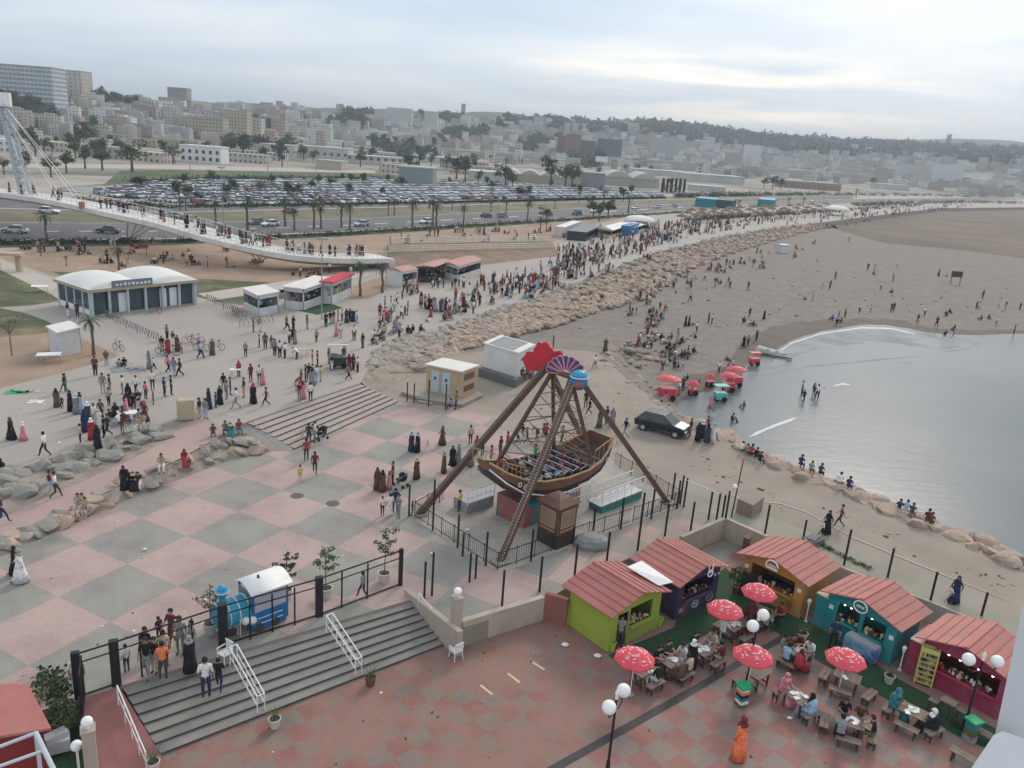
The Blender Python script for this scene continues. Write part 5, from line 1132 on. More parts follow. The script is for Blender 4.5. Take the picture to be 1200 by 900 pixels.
m.cyl(pb+ev, ptop+ev*.6, .2, .16, 5); m.cyl(pb-ev, ptop-ev*.4, .2, .16, 5); m.build('pylon_lattice', pyl, fbg)
m = MB(); m.box(ptop+Z1*.6, (2.4, 1.8, 2.2), .4); m.build('pylon_head', white, fbg)
m = MB()
for x in (40, 72, 98): 
    for E_ in (An, Bf): i = min(range(len(E_)), key=lambda q: abs(px(E_[q])[0]-x)); m.cyl(ptop-Z1*((98-x)*.05), E_[i], .045, n=4)
m.build('stay_cables', white, fbg)
# landing ramp with white railings
ep = [P(456, 303, PR), P(560, 300, PR), P(645, 296, PR), P(640, 286, PR), P(456, 291, PR)]
t = thing('landing_ramp', 'brown earth landing ramp edged with white railings at the foot of the footbridge', 'ramp', ep[0])
m = MB(); top = [P(456, 296, 2.6), P(560, 293, 1.9), P(650, 291, 1.1), P(645, 283, 1.1), P(560, 284, 1.9), P(456, 286, 2.6)]; bot = [P(452, 318, PR), P(560, 311, PR), P(655, 300, PR), P(650, 282, PR-.2), P(560, 284, PR-.2), P(456, 286, PR-.2)]
kt = [m.v(q) for q in top]; kb = [m.v(q) for q in bot]; m.f(*kt)
for i in range(6): j = (i+1) % 6; m.f(kb[i], kb[j], kt[j], kt[i])
m.build('embankment', material('embankment', (.22, .155, .11), .95, .2, .4, wear=(.10, .11, .06), wearamt=.6), t)
for Lr in ((top[0], top[1], top[2]), (top[5], top[4], top[3])):
    m = MB()
    for h in (.35, .7, 1.1): m.tube([q+Z1*h for q in Lr], .075, 4)
    for a, b in zip(Lr, Lr[1:]):
        for i in range(14): c = a.lerp(b, i/14); m.cyl(c, c+Z1*1.1, .07, n=4, caps=False)
    m.build('railing', bw, t)
# ================================================================== CITY, TREES, CARS, ROCKS
def city_mat(name, col, win=(.07, .08, .09), sx=3.0, sz=3.0, wx=(.32, .68), wz=(.35, .75)):
    m = bpy.data.materials.new(name); m.use_nodes = True; t = m.node_tree; b = t.nodes['Principled BSDF']; tcn = N('ShaderNodeTexCoord', t); ge = N('ShaderNodeNewGeometry', t)
    sp = N('ShaderNodeSeparateXYZ', t); L(tcn.outputs['Object'], sp.inputs[0], t)
    sn = N('ShaderNodeSeparateXYZ', t); L(ge.outputs['True Normal'], sn.inputs[0], t)
    vt = N('ShaderNodeVectorTransform', t, vector_type='NORMAL', convert_from='WORLD', convert_to='OBJECT'); L(ge.outputs['True Normal'], vt.inputs[0], t); sn = N('ShaderNodeSeparateXYZ', t); L(vt.outputs[0], sn.inputs[0], t)
    u = mth('SUBTRACT', mth('MULTIPLY', sp.outputs[0], sn.outputs[1], nt_=t), mth('MULTIPLY', sp.outputs[1], sn.outputs[0], nt_=t), nt_=t)
    fu = mth('FRACT', mth('DIVIDE', mth('ADD', u, 500.0, nt_=t), sx, nt_=t), nt_=t); fz = mth('FRACT', mth('DIVIDE', mth('ADD', sp.outputs[2], 300.0, nt_=t), sz, nt_=t), nt_=t)
    def band(f, lo, hi): return mth('MULTIPLY', mth('GREATER_THAN', f, lo, nt_=t), mth('LESS_THAN', f, hi, nt_=t), nt_=t)
    k = mth('MULTIPLY', band(fu, *wx), band(fz, *wz), nt_=t); k = mth('MULTIPLY', k, mth('LESS_THAN', mth('ABSOLUTE', sn.outputs[2], nt_=t), .5, nt_=t), nt_=t)
    oi = N('ShaderNodeObjectInfo', t); nz = N('ShaderNodeTexNoise', t); L(tcn.outputs['Object'], nz.inputs[0], t); nz.inputs['Scale'].default_value = .08; nz.inputs['Detail'].default_value = 6
    c = mixc(ramp(nz.outputs[0], [(.35, (0, 0, 0)), (.7, (1, 1, 1))], t), tuple(v*.82 for v in col), col, t)
    c = mixc(k, c, win, t); L(c, b.inputs['Base Color'], t); b.inputs['Roughness'].default_value = .85; return m
bcol = [('pale_cream', (.52, .48, .40)), ('off_white', (.60, .59, .56)), ('sand_beige', (.44, .38, .30)), ('pinkish', (.46, .36, .31)), ('light_grey', (.44, .44, .43)), ('warm_grey', (.32, .30, .28)), ('white', (.68, .68, .66))]
BM = [city_mat('facade_'+n, c) for n, c in bcol]
def mk_building(w, d, h, mat, step=False, name='building'):
    m = MB(); m.obox((-w/2, -d/2, -8), (w, 0, 0), (0, d, 0), (0, 0, h+8)); m.obox((-w/2, -d/2, h), (w, 0, 0), (0, .3, 0), (0, 0, .9)); m.obox((-w/2, -d/2+.3, h), (.3, 0, 0), (0, d-.3, 0), (0, 0, .9)); m.obox((w/2-.3, -d/2+.3, h), (.3, 0, 0), (0, d-.3, 0), (0, 0, .9))
    for q in range(4): m.box((U(-w*.4, w*.4), U(-d*.4, d*.4), h+.8), (U(.8, 3), U(.8, 2.4), U(1.2, 2.6)))
    for q in range(1, int(h/3)): m.obox((-w/2-.25, -d/2-.7, q*3.0), (w*U(.3, 1), 0, 0), (0, .7, 0), (0, 0, .5))
    if step: m.obox((-w/4, -d/4, h+.01), (w/2.5, 0, 0), (0, d/2, 0), (0, 0, 3))
    return m.build(name, mat)
protos = []
for mi in range(7):
    for (w, d, h, s) in ((13, 11, 9, 1), (18, 12, 13, 0), (24, 13, 16, 1), (12, 12, 20, 0)):
        protos.append([mi, w, d, h, mk_building(w, d, h, BM[mi], s), []])
def bands(x):   # photo y span of the built-up hillside at a column
    yf, yr, r1 = hill_at(x)
    return (yr+ (2 if x < 760 else 9), yf+3)
spots = []; tries = 0
while len(spots) < 1500 and tries < 14000:
    tries += 1; x = R.uniform(-90, 1290); y0, y1 = bands(x); y = y0+(y1-y0)*R.random()**1.05
    if x < 560 and y > y1-14 and R.random() < .8: continue
    if mnoise.noise(Vector((x*.018, y*.06, 5))) > .27: continue      # wooded gaps
    if any(abs(x-a) < 7 and abs(y-b) < 1.5 for a, b in spots[-260:]): continue
    spots.append((x, y))
pts3 = []
for x, y in spots:
    p = T(x, y)
    if p is None: continue
    pts3.append((p, x, y))
pts3.sort(key=lambda q: (q[0].x**2+q[0].y**2))
COLN = [n.replace('_', ' ') for n, _ in bcol]
def area(x):
    return 'on the left hillside' if x < 210 else 'above the car park' if x < 430 else 'on the middle hillside' if x < 640 else 'right of the dark red towers' if x < 830 else 'below the wooded ridge' if x < 1020 else 'in the hazy far right of the city'
FAR = [MB() for _ in bcol]; nfar = 0
BSTYLE = ['low', 'mid rise', 'long mid rise', 'tower like']
for i, (p, x, y) in enumerate(pts3):
    mi = R.choices(range(7), (5, 5, 3, 2, 4, 2, 3))[0]; si = R.choices(range(4), (5, 4, 2, 1.3))[0]; q = protos[mi*4+si]; rz = -atan2(p.x, p.y)+U(-.5, .5); r = sqrt(p.x**2+p.y**2)
    sc = U(.75, 1.15)*(.66 if r < 1300 else .66+(r-1300)*.00045)
    if i < 255:
        o = q[4] if not q[5] else q[4].copy()
        if q[5]: COL.objects.link(o)
        q[5].append(1); o.location = p; o.rotation_euler = (0, 0, rz); o.scale = (sc, sc, sc*U(.85, 1.1))
        tag(o, '%s %s flat roofed block %s' % (BSTYLE[si], COLN[mi], area(x)), 'building', 'flat roofed buildings of the hillside city')
    else:
        m = FAR[mi]; w, d, h = q[1]*sc, q[2]*sc, q[3]*sc; ex, ey = Vector((cos(rz), sin(rz), 0)), Vector((-sin(rz), cos(rz), 0)); m.obox(p-ex*w/2-ey*d/2-Vector((0, 0, 8)), ex*w, ey*d, Vector((0, 0, h+8))); nfar += 1
allm = MB()
for mi, m in enumerate(FAR):
    k = len(allm.V); allm.V += m.V; allm.F += [tuple(i+k for i in f) for f in m.F]; allm.I += [mi]*len(m.F)
o = allm.build('far_houses', BM); struct(o, 'stuff'); o['label'] = 'mass of small pale houses far up the hillside'
for q in protos:
    if not q[5]: bpy.data.objects.remove(q[4])
# ---- landmark buildings: photo x0,x1, base y, top y
def landmark(x0, x1, yb, yt, mat, label, depth=14, name='building', r=None, roof=None, wins=None, arches=0, zb=None, cat='building'):
    if zb is not None: a, b = P(x0, yb, zb), P(x1, yb+(x1-x0)*math.tan(ROLL)*.5, zb)
    else:
        c = T((x0+x1)/2, yb) or P((x0+x1)/2, yb, 1); dist = (c-CAMP).dot(cF)
        if r: dist = r
        def at(x): d = ray(x, yb+(x-(x0+x1)/2)*math.tan(ROLL)); return CAMP+d*dist
        a, b = at(x0), at(x1); a.z = b.z = (a.z+b.z)/2
    d = b-a; d.z = 0; n = Vector((-d.y, d.x, 0)).normalized(); 
    if n.y < 0: n = -n
    mid = (a+b)/2; lo, hi = 1, 200
    for _ in range(30):
        h = (lo+hi)/2
        if px(mid+Z1*h)[1] > yt: lo = h
        else: hi = h
    t = thing(name, label, cat, mid+n*depth/2)
    m = MB(); m.obox(a-Z1*10, d, n*depth, Z1*(h+10)); m.build('wall', mat, t)
    m = MB(); rm = roof or material('roof_pale', (.40, .39, .36), .9, .1, .1)
    if arches:
        for i in range(arches):
            K = []
            for j in range(9):
                f = j/8; q = a+d*((i+f)/arches)+Z1*(h+sin(pi*f)*d.length/arches*.22); K.append((m.v(q-n*.5), m.v(q+n*(depth+.5))))
            for u, v in zip(K, K[1:]): m.f(u[0], v[0], v[1], u[1])
            m.f(*[q[0] for q in K][::-1])
    else: m.obox(a-d.normalized()*.3-n*.3+Z1*h, d+d.normalized()*.6, n*(depth+.6), Z1*.6)
    m.build('roof', rm, t)
    if wins:
        nx, nz, wm_ = wins; fh = h/(nz+.3)
        for i in range(nx):
            for j in range(nz):
                m = MB(); m.obox(a+d*((i+.3)/nx)+Z1*(fh*(j+.35))-n*.15, d*(.4/nx), n*.15, Z1*fh*.5); m.build('window', wm_, t)
    return t, a, d, n, h
wdark = material('window_dark', (.05, .055, .06), .3, .2, 1)
slabm = city_mat('facade_slab_block', (.50, .52, .52), (.20, .25, .28), 3.2, 3.2, (.08, .92), (.42, .95))
landmark(-60, 64, 122, 75, slabm, 'huge pale blue grey slab block on the skyline at the far left', 20)
landmark(77, 98, 124, 83, city_mat('facade_tower_beige', (.48, .43, .37), (.14, .13, .12), 4.2, 3.2, (.4, .62), (.3, .8)), 'pale beige tower block right of the huge slab block', 18)
landmark(197, 219, 124, 103, BM[5], 'grey tower standing alone on the left skyline', 14)
for x0, x1, yb, yt, mi, l in ((215, 262, 163, 138, 2, 'cream apartment block above the white arched house'), (262, 290, 164, 130, 2, 'taller sand coloured block with a square tower above the red roof'), (290, 306, 163, 139, 0, 'narrow pale block right of the taller sand coloured block'), (120, 150, 146, 130, 2, 'yellowish block among trees left of the cream blocks'), (185, 215, 143, 131, 1, 'white block between two clumps of trees on the left slope'), (318, 334, 160, 140, 3, 'orange brown block beside the middle wooded patch'), (453, 482, 147, 127, 1, 'wide white tower block on the middle skyline'), (497, 512, 150, 131, 1, 'narrow white tower block right of the wide white one'), (540, 550, 156, 135, 6, 'slim pale tower block near the minaret like tower'),
    (400, 452, 176, 173, 0, 'long low cream building with a dark window row'), (871, 890, 194, 170, 6, 'white tower block below the wooded ridge'), (905, 925, 201, 183, 1, 'white framed office block right of the white tower block'), (850, 868, 196, 179, 3, 'brownish block left of the white tower block'), (1050, 1085, 214, 193, 1, 'row of pale blocks on the far right slope'), (1090, 1125, 218, 193, 6, 'pale long block beside the far right slope'), (985, 1010, 209, 190, 0, 'pale block under the far wooded slope')):
    landmark(x0, x1, yb, yt, BM[mi], l, 14)
dr = city_mat('facade_dark_red', (.20, .11, .105), (.42, .38, .36), 3.6, 2.8, (.4, .62), (.3, .7)); dg = city_mat('facade_dark_grey', (.14, .14, .145), (.10, .11, .12), 3.0, 3.0, (.25, .75), (.3, .8))
landmark(652, 662, 184, 159, dr, 'narrow dark red tower block, leftmost of the dark group', 14); landmark(661, 679, 187, 157, dr, 'dark red tower block with pale spots in the middle distance', 14); landmark(680, 697, 187, 165, dg, 'dark grey tower block between the dark red block and the wide grey one', 14); landmark(699, 727, 188, 163, dg, 'wide dark grey tower block at the right of the dark group', 14)
landmark(761, 794, 186, 162, BM[4], 'broad blank pale grey building right of the dark tower group', 20)
landmark(759, 763, 182, 155, BM[3], 'thin tall slab beside the broad blank grey building', 10)
landmark(540, 545, 136, 122, BM[4], 'small square tower on the middle skyline', 8)
# white arched house
t, a, d, n, h = landmark(211, 259, 191, 172, material('arched_white', (.62, .62, .61), .85, .05, .3), 'white two storey house with scalloped parapet and dark windows above the car park', 12, roof=material('arched_white', (.6, .6, .6)), wins=(6, 2, wdark))
m = MB()
for i in (1, 3, 5): m.sph(a+d*(i/6)+n*.5+Z1*h, d.length*.055, 10, 6, (1, .3, 1))
m.build('scalloped_parapet', MATS['arched_white'], t)
# long sheds and walls of the flat
shw = material('shed_white', (.48, .48, .45), .85, .1, .06, wear=(.33, .32, .30), wearamt=.5); shc = material('shed_cream', (.40, .36, .30), .85, .12, .06, wear=(.30, .27, .23), wearamt=.5); shg = material('shed_grey', (.24, .25, .25), .8, .1, .06)
winrow = city_mat('shed_with_windows', (.46, .44, .40), (.09, .09, .09), 5.0, 7.0, (.25, .7), (.3, .6))
for x0, x1, yb, yt, mt, l, dp, ar in ((340, 388, 160, 150, shw, 'long white wall like building under the middle wood', 10, 0), (305, 345, 184, 170, winrow, 'long cream factory front with arched windows under a red roof', 20, 0), (345, 408, 187, 173, winrow, 'long cream factory wing right of the red roof', 20, 0), (372, 448, 183, 176, shc, 'long grey beige shed at the middle left', 20, 0), (408, 470, 194, 184, winrow, 'white factory with a row of small dark windows', 20, 0), (450, 530, 190, 183, shw, 'long pale roofed shed behind the blue grey box', 30, 0), (467, 507, 219, 197, material('box_blue_grey', (.20, .24, .25), .8, .08, .1), 'large blank blue grey box building behind the car park', 14, 0),
    (548, 604, 213, 203, shw, 'pale shed with a light roof beside the row of barrel vaults', 30, 0), (498, 600, 184, 177, shc, 'long low beige shed below the pink roofs', 20, 0), (600, 680, 193, 184, shc, 'long beige warehouse left of the billboard', 25, 0), (585, 680, 215, 206, shc, 'market hall with a row of barrel vault roofs, left part', 40, 4), (674, 708, 219, 203, material('box_grey', (.22, .235, .25), .8, .08, .1), 'blank grey box building amid the barrel vaults', 16, 0), (708, 772, 219, 209, shc, 'market hall with barrel vault roofs, right part', 40, 2), (712, 815, 197, 188, shc, 'long beige hall right of the billboard', 25, 0), (740, 800, 206, 200, shw, 'flat pale roofed shed behind the dark cypress row', 40, 0),
    (800, 872, 214, 206, shw, 'big pale flat roofed hall under the water tower', 40, 0), (872, 960, 207, 199, shc, 'wide pale hall right of the water tower', 40, 0), (915, 985, 222, 214, city_mat('facade_red_sheds', (.32, .20, .17), (.15, .13, .12), 5, 5), 'low shed with a reddish roof line far right', 20, 0), (1028, 1065, 223, 217, shw, 'low pale green roofed shed at the far right', 20, 0), (960, 1040, 212, 205, shc, 'long pale hall before the far right blocks', 30, 0), (370, 400, 199, 189, shc, 'pink walled low house with an arched front', 12, 0), (810, 850, 225, 219, shw, 'low white shed with a bright roof above the teal containers', 14, 0)):
    landmark(x0, x1, yb, yt, mt, l, dp, arches=ar, roof=(shw if mt in (shw, winrow) else None), name='warehouse', zb=None)
rr_ = material('tile_roof_red', (.33, .12, .09), .8, .15, .3); pr_ = material('tile_roof_pink', (.42, .25, .21), .8, .12, .3)
for x0, x1, yb, yt, l, mt in ((282, 320, 171, 164, 'house with a long dull red tiled roof between two trees', rr_), (310, 322, 172, 154, 'narrow pink house beside the dull red roof', pr_), (470, 495, 170, 160, 'house with a pink tiled roof, left of the pair', pr_), (500, 540, 172, 163, 'house with a long pink tiled roof, right of the pair', pr_)): landmark(x0, x1, yb, yt, BM[0] if 'narrow' not in l else BM[3], l, 12, roof=mt, name='house')
# water tower like block, billboard, monument, mast
landmark(812, 826, 185, 184, shw, 'wide head slab of the water tower', 6) if 0 else None
c = T(819, 207); dist = (c-CAMP).dot(cF); s_ = dist/FPX; t = thing('water_tower', 'pale water tower with a wide square head and a ladder of dark openings', 'water tower', c)
m = MB(); m.box(c+Z1*s_*7, (s_*7, s_*5, s_*16)); m.build('shaft', shw, t); m = MB(); m.box(c+Z1*s_*18.5, (s_*14, s_*9, s_*7)); m.build('head', shw, t)
for i in range(4): m = MB(); m.box(c+Z1*s_*(2+i*3.6)-Vector((0, s_*2.55, 0)), (s_*2.2, s_*.1, s_*1.8)); m.build('opening', wdark, t)
c = T(704, 197); dist = (c-CAMP).dot(cF); s_ = dist/FPX; t = thing('billboard', 'white billboard on a post before the dark grey tower block', 'billboard', c); m = MB(); m.cyl(c, c+Z1*s_*7, s_*.6, n=6); m.build('post', grey_m, t); m = MB(); m.box(c+Z1*s_*10, (s_*14, s_*1, s_*6)); m.build('panel', white, t)
c = T(1109, 178, 3000) or P(1109, 205, 0); dist = (c-CAMP).dot(cF); s_ = dist/FPX; mon = material('monument_grey', (.22, .22, .23), .9, .05, .01); t = thing('hilltop_monument', 'grey three finned monument tower on the far right skyline', 'monument', c)
for q in range(3):
    a = q*2*pi/3+.4; b0 = c+Vector((cos(a), sin(a), 0))*s_*5-Z1*s_*2; tp_ = c+Vector((cos(a), sin(a), 0))*s_*1.2+Z1*s_*18; m = MB(); m.tube([b0, b0.lerp(tp_, .5)-Vector((cos(a), sin(a), 0))*s_*.5, tp_, tp_+Vector((cos(a), sin(a), 0))*s_*2.0+Z1*s_*2.2], [s_*2.0, s_*1.5, s_*1.2, s_*.3], 6); m.build('fin', mon, t)
m = MB(); m.cyl(c+Z1*s_*10, c+Z1*s_*15, s_*1.8, n=8); m.build('core', mon, t)
c = T(1093, 180, 3000); 
if c: m = MB(); m.box(c+Z1*s_*3, (s_*6, s_*4, s_*10)); tag(m.build('tower_block', mon), 'hazy grey block left of the three finned monument', 'building')

# ---- trees seen from afar
def far_tree(kind):
    m = MB(); m.mi = 1; m.cyl((0, 0, -.5), (0, 0, 3.2), .28, .16, 5)
    for i in range(4): a = i*1.6; m.cyl((0, 0, 2.4), (cos(a)*1.4, sin(a)*1.4, 4.2), .12, .05, 4)
    m.mi = 0
    if kind == 2:    # cypress
        for i in range(150): z = U(.6, 9.5); r = 1.2*(1-z/11)+.2; a = U(0, 6.3); leafball(m, (cos(a)*r*.6, sin(a)*r*.6, z), .55, 4, .5)
    else:
        for i in range(9): a = U(0, 6.3); r = U(.2, 1.9); leafball(m, (cos(a)*r, sin(a)*r, 4.2+U(-.8, 1.5)), U(1.0, 1.5), 46, .34)
    return m.build('tree', [leaf[1] if kind == 3 else material('town_foliage', (.06, .08, .045), .85, .4, .6), bark])
FT = [(far_tree(k), []) for k in (0, 1, 1, 2)]
def put_tree(k, p, s, label, grp, cat='tree'):
    f, u = FT[k]; o = f if not u else f.copy()
    if u: COL.objects.link(o)
    u.append(1); o.location = p; o.rotation_euler = (0, 0, U(0, 6.3)); o.scale = (s*U(.9, 1.25), s*U(.9, 1.25), s); return tag(o, label, cat, grp)
TR = [(155, 202, 2.0), (120, 200, 1.5), (100, 198, 1.5), (150, 184, 1.2), (268, 187, 2.4), (285, 188, 2.6), (327, 189, 2.3), (356, 188, 1.8), (367, 191, 1.4), (203, 192, 1.6), (475, 196, 2.0), (491, 197, 2.1), (523, 199, 1.8), (535, 210, 2.2), (545, 212, 2.2), (500, 187, 2.6), (490, 186, 2.2), (509, 186, 2.0), (592, 221, 2.0), (600, 223, 1.5), (645, 219, 2.7), (662, 221, 2.2), (670, 221, 2.2), (655, 191, 1.5), (622, 190, 1.5), (575, 189, 1.2), (700, 210, 1.5), (747, 203, 1.8), (762, 204, 1.6), (732, 201, 1.2), (895, 221, 1.6), (905, 222, 1.9), (915, 222, 1.5), (1022, 219, 2.2), (785, 220, 1.2), (730, 236, 1.0), (695, 255, 1.0), (712, 257, 1.1), (702, 260, 1.0), (640, 262, .8), (470, 203, 1.0), (560, 217, 1.2), (612, 232, .7), (5, 205, 1.0), (30, 207, 1.3), (60, 208, 1.2), (78, 203, 1.3)]
for i, (x, y, s) in enumerate(TR): put_tree(i % 3, T(x, y) or P(x, y, 1), s*.95, 'rounded dark green tree %s' % ('near the car park edge' if y > 212 else 'among the sheds' if x > 400 else 'on the left slope'), 'trees of the flat town')
for i in range(6): put_tree(3, T(776+i*5, 226), .85, 'dark cypress in the close row behind the far road', 'cypress row')
cnt = 0; tries = 0
while cnt < 130 and tries < 4000:
    tries += 1; x = U(-60, 760); yf, yr, r1 = hill_at(x); y = U(yr+1, yf+6)
    if mnoise.noise(Vector((x*.018, y*.06, 5))) < .2: continue
    p = T(x, y)
    if p: r = sqrt(p.x**2+p.y**2); put_tree(cnt % 3, p, U(1.1, 1.9)*(1+r/2500), 'dark green tree in a wooded patch %s' % area(x), 'trees of the wooded patches'); cnt += 1
for i in range(95):
    x = U(-30, 560); yf, yr, r1 = hill_at(x); y = U(yf+1, yf+22); p = T(x, y)
    if y > 213 or any(abs(x-a) < 22 and abs(y-b) < 3 for a, b in ((235, 191), (487, 219), (350, 187))): continue
    if i % 3: put_tree(i % 3, p, U(.9, 1.7), 'dark green tree between walls and yards %s' % area(x), 'trees of the flat town')
    else:
        mi = R.randrange(7); m = MB(); w = U(12, 40); rz = -.2+U(-.1, .1); m.box(p+Z1*1.5, (w, U(6, 12), U(5, 9)), rz); tag(m.build('low_house', BM[mi]), 'low %s %s house among trees %s' % ('long' if w > 26 else 'small', COLN[mi], area(x)), 'house', 'low houses of the flat town')
# woods as masses on the ridge
def woodmass(name, fn, n, s0, label, seed=3):
    m = MB(); rr = random.Random(seed)
    for i in range(n):
        x, y = fn(rr); p = T(x, y)
        if p is None: continue
        r = sqrt(p.x**2+p.y**2); s = s0*(1+r/2200)*rr.uniform(.7, 1.3)
        for k in range(26):
            d = Vector((rr.gauss(0, 1), rr.gauss(0, 1), rr.gauss(0, .6))).normalized()*s*4*rr.random()**.5; q = p+d+Z1*s*2.6; a = Vector((rr.gauss(0, 1), rr.gauss(0, 1), rr.gauss(0, 1))).normalized(); b = a.orthogonal().normalized(); w = s*1.5
            m.quad(q-a*w, q+b*w*.7, q+a*w, q-b*w*.7)
    o = m.build(name, material('far_foliage', (.075, .09, .065), .9, .3, .02)); o['kind'] = 'stuff'; o['label'] = label
def f1(rr):
    x = rr.uniform(755, 1240); yf, yr, r1 = hill_at(x); return x, rr.uniform(yr+.5, yr+15)
woodmass('ridge_wood', f1, 1500, 1.5, 'far dark green wood covering the ridge on the right')
def f2(rr):
    while True:
        x = rr.uniform(-60, 760); yf, yr, r1 = hill_at(x); y = rr.uniform(yr, yf+3)
        if mnoise.noise(Vector((x*.018, y*.06, 5))) > .25: return x, y
woodmass('hillside_wood', f2, 650, 1.0, 'dark green wooded patches among the hillside houses', 5)
def f3(rr): x = rr.uniform(640, 760); yf, yr, r1 = hill_at(x); return x, rr.uniform(yr, yr+10)
woodmass('hilltop_wood', f3, 200, 1.3, 'dark green trees on the middle hilltop', 6)
def hedge(name, pts, n, s, label, z=PR, seed=1):
    m = MB(); rr = random.Random(seed)
    for i in range(n):
        t = rr.random()*(len(pts)-1); k = int(t); f = t-k; x = pts[k][0]+(pts[k+1][0]-pts[k][0])*f; y = pts[k][1]+(pts[k+1][1]-pts[k][1])*f; p = P(x, y+rr.uniform(-1.2, 1.2), z)
        for q in range(14):
            d = Vector((rr.gauss(0, s), rr.gauss(0, s), abs(rr.gauss(0, s*.8)))); c = p+d; a = Vector((rr.gauss(0, 1), rr.gauss(0, 1), rr.gauss(0, 1))).normalized()*s*.35; b = a.orthogonal().normalized()*s*.25; m.quad(c-a, c+b, c+a, c-b)
    o = m.build(name, leaf[1]); o['kind'] = 'stuff'; o['label'] = label
hedge('roadside_hedge', [(-60, 288), (0, 286), (200, 284), (400, 275), (600, 262), (800, 249)], 900, .45, 'low dark hedge along the near side of the road')
hedge('car_park_hedge', [(90, 236), (200, 243), (400, 241), (600, 236), (780, 231)], 420, .6, 'low dark hedge along the near edge of the car park', seed=2)
hedge('car_park_far_hedge', [(150, 214), (300, 210), (440, 210), (700, 222)], 300, .9, 'row of dark bushes along the far edge of the car park', seed=4)
hedge('far_road_scrub', [(790, 231), (880, 229), (960, 228), (1060, 229), (1160, 231)], 420, 1.3, 'dark trees and scrub along the far road on the right', seed=11)
hedge('far_promenade_scrub', [(1000, 241), (1060, 239), (1130, 237), (1200, 238)], 260, 1.2, 'dark scrub along the far right promenade', seed=12)
hedge('gate_shrub_bed', [(52, 800), (66, 815), (74, 838)], 90, .32, 'dense dark green shrub beside the far left gate post', z=-.4, seed=7)
hedge('kiosk_back_grass', [(950, 632), (985, 652), (1020, 668)], 60, .12, 'scruffy grass tufts behind the mustard and teal kiosks', z=0, seed=8)
hedge('seaside_scrub', [(800, 258), (860, 255), (930, 251), (1000, 246), (1080, 241)], 260, .9, 'dark scrub behind the far promenade', seed=9)
# ---- palms
frond_m = material('palm_frond', (.05, .075, .035), .75, .25, 3)
def palm(seed, n=26, h=6.2, fr=2.5):
    rr = random.Random(seed); t = thing('palm_tree', '', 'palm tree', own=False); m = MB(); pp = [(0, 0, -.2)]
    for i in range(1, 6): pp.append((rr.uniform(-.06, .06)*i, rr.uniform(-.06, .06)*i, h*i/5))
    m.tube([Vector(q) for q in pp], [.36, .27, .24, .23, .24, .30], 8); m.build('trunk', material('palm_trunk', (.13, .10, .075), .95, .25, 6), t); top = Vector(pp[-1]); m = MB()
    for i in range(n):
        a = i*2.4+rr.uniform(-.2, .2); e = radians(72-105*(i/n)+rr.uniform(-8, 8)); Ld = fr*rr.uniform(.85, 1.1); prev = top; S = 7; hd = Vector((cos(a), sin(a), 0)); side = Vector((-sin(a), cos(a), 0)); q = top.copy()
        for k in range(S):
            ee = e-radians(14)*k; nx_ = q+(hd*cos(ee)+Z1*sin(ee))*(Ld/S)
            w = (.36*sin(pi*(k+.8)/(S+.6)))
            for s in (-1, 1):
                for u in (0, .5):
                    b = q.lerp(nx_, u); b2 = q.lerp(nx_, u+.32); tipp = b.lerp(b2, .5)+side*s*w+(nx_-q)*.7-Z1*.12; m.f(m.v(b), m.v(b2), m.v(tipp))
            m.cyl(q, nx_, .02, n=3, caps=False); q = nx_
    m.build('crown', frond_m, t); return t
palms = [(palm(1), []), (palm(2, 20, 5.4, 2.2), [])]
PX = [(290, 270, 44, 0), (334, 266, 38, 0), (345, 270, 30, 1), (368, 268, 38, 0), (376, 268, 30, 1), (400, 266, 30, 1), (410, 270, 36, 0), (253, 264, 33, 1), (211, 247, 18, 1), (218, 247, 18, 1), (455, 252, 18, 1), (462, 252, 20, 1), (483, 266, 36, 0), (507, 265, 34, 0), (511, 265, 30, 1), (543, 265, 28, 0), (530, 247, 14, 1), (575, 249, 16, 1), (593, 250, 18, 1), (618, 258, 26, 0), (650, 245, 14, 0), (678, 238, 15, 0), (707, 242, 22, 0), (736, 250, 24, 1), (140, 322, 37, 0), (110, 416, 50, 0), (422, 347, 44, 0), (448, 343, 38, 1), (55, 284, 38, 0), (633, 272, 20, 1), (640, 272, 18, 0), (585, 272, 16, 1), (923, 242, 12, 0), (941, 242, 12, 1), (865, 245, 12, 0), (572, 208, 12, 0), (592, 205, 22, 0), (78, 312, 14, 1), (734, 205, 14, 0), (861, 245, 10, 1), (1003, 232, 12, 1)]
for i, (x, y, hp, k) in enumerate(PX):
    p = P(x, y, PR) if y > 228 else T(x, y); h = at_h(p, y-hp, .5, 60); hh = 7.7 if k == 0 else 6.8; pr, u = palms[k]
    w = {(140, 322): 'palm tree rising behind the twin domed pavilion', (110, 416): 'palm tree standing on the bed corner beside the small white cabin', (422, 347): 'taller palm of the two between the red canopy and the pink roofed stalls', (448, 343): 'smaller palm of the two beside the white pink roofed stall', (55, 284): 'palm tree on the verge at the left edge of the road'}.get((x, y))
    if not w: w = 'palm tree with drooping fronds %s' % ('in the row between the two roads on the left' if x < 300 else 'in the row between the roads behind the footbridge' if x < 420 and y > 255 else 'at the near edge of the car park' if y < 256 and x < 640 and y > 240 else 'in the roadside row before the middle of the car park' if x < 640 and y > 255 else 'near the barrel vaulted halls' if y < 240 and x < 800 else 'by the far right road' if x > 800 else 'in the roadside row near the white domed tent')
    place(pr, u, p, U(0, 6), h/hh, w, 'palm trees along the seaside road')
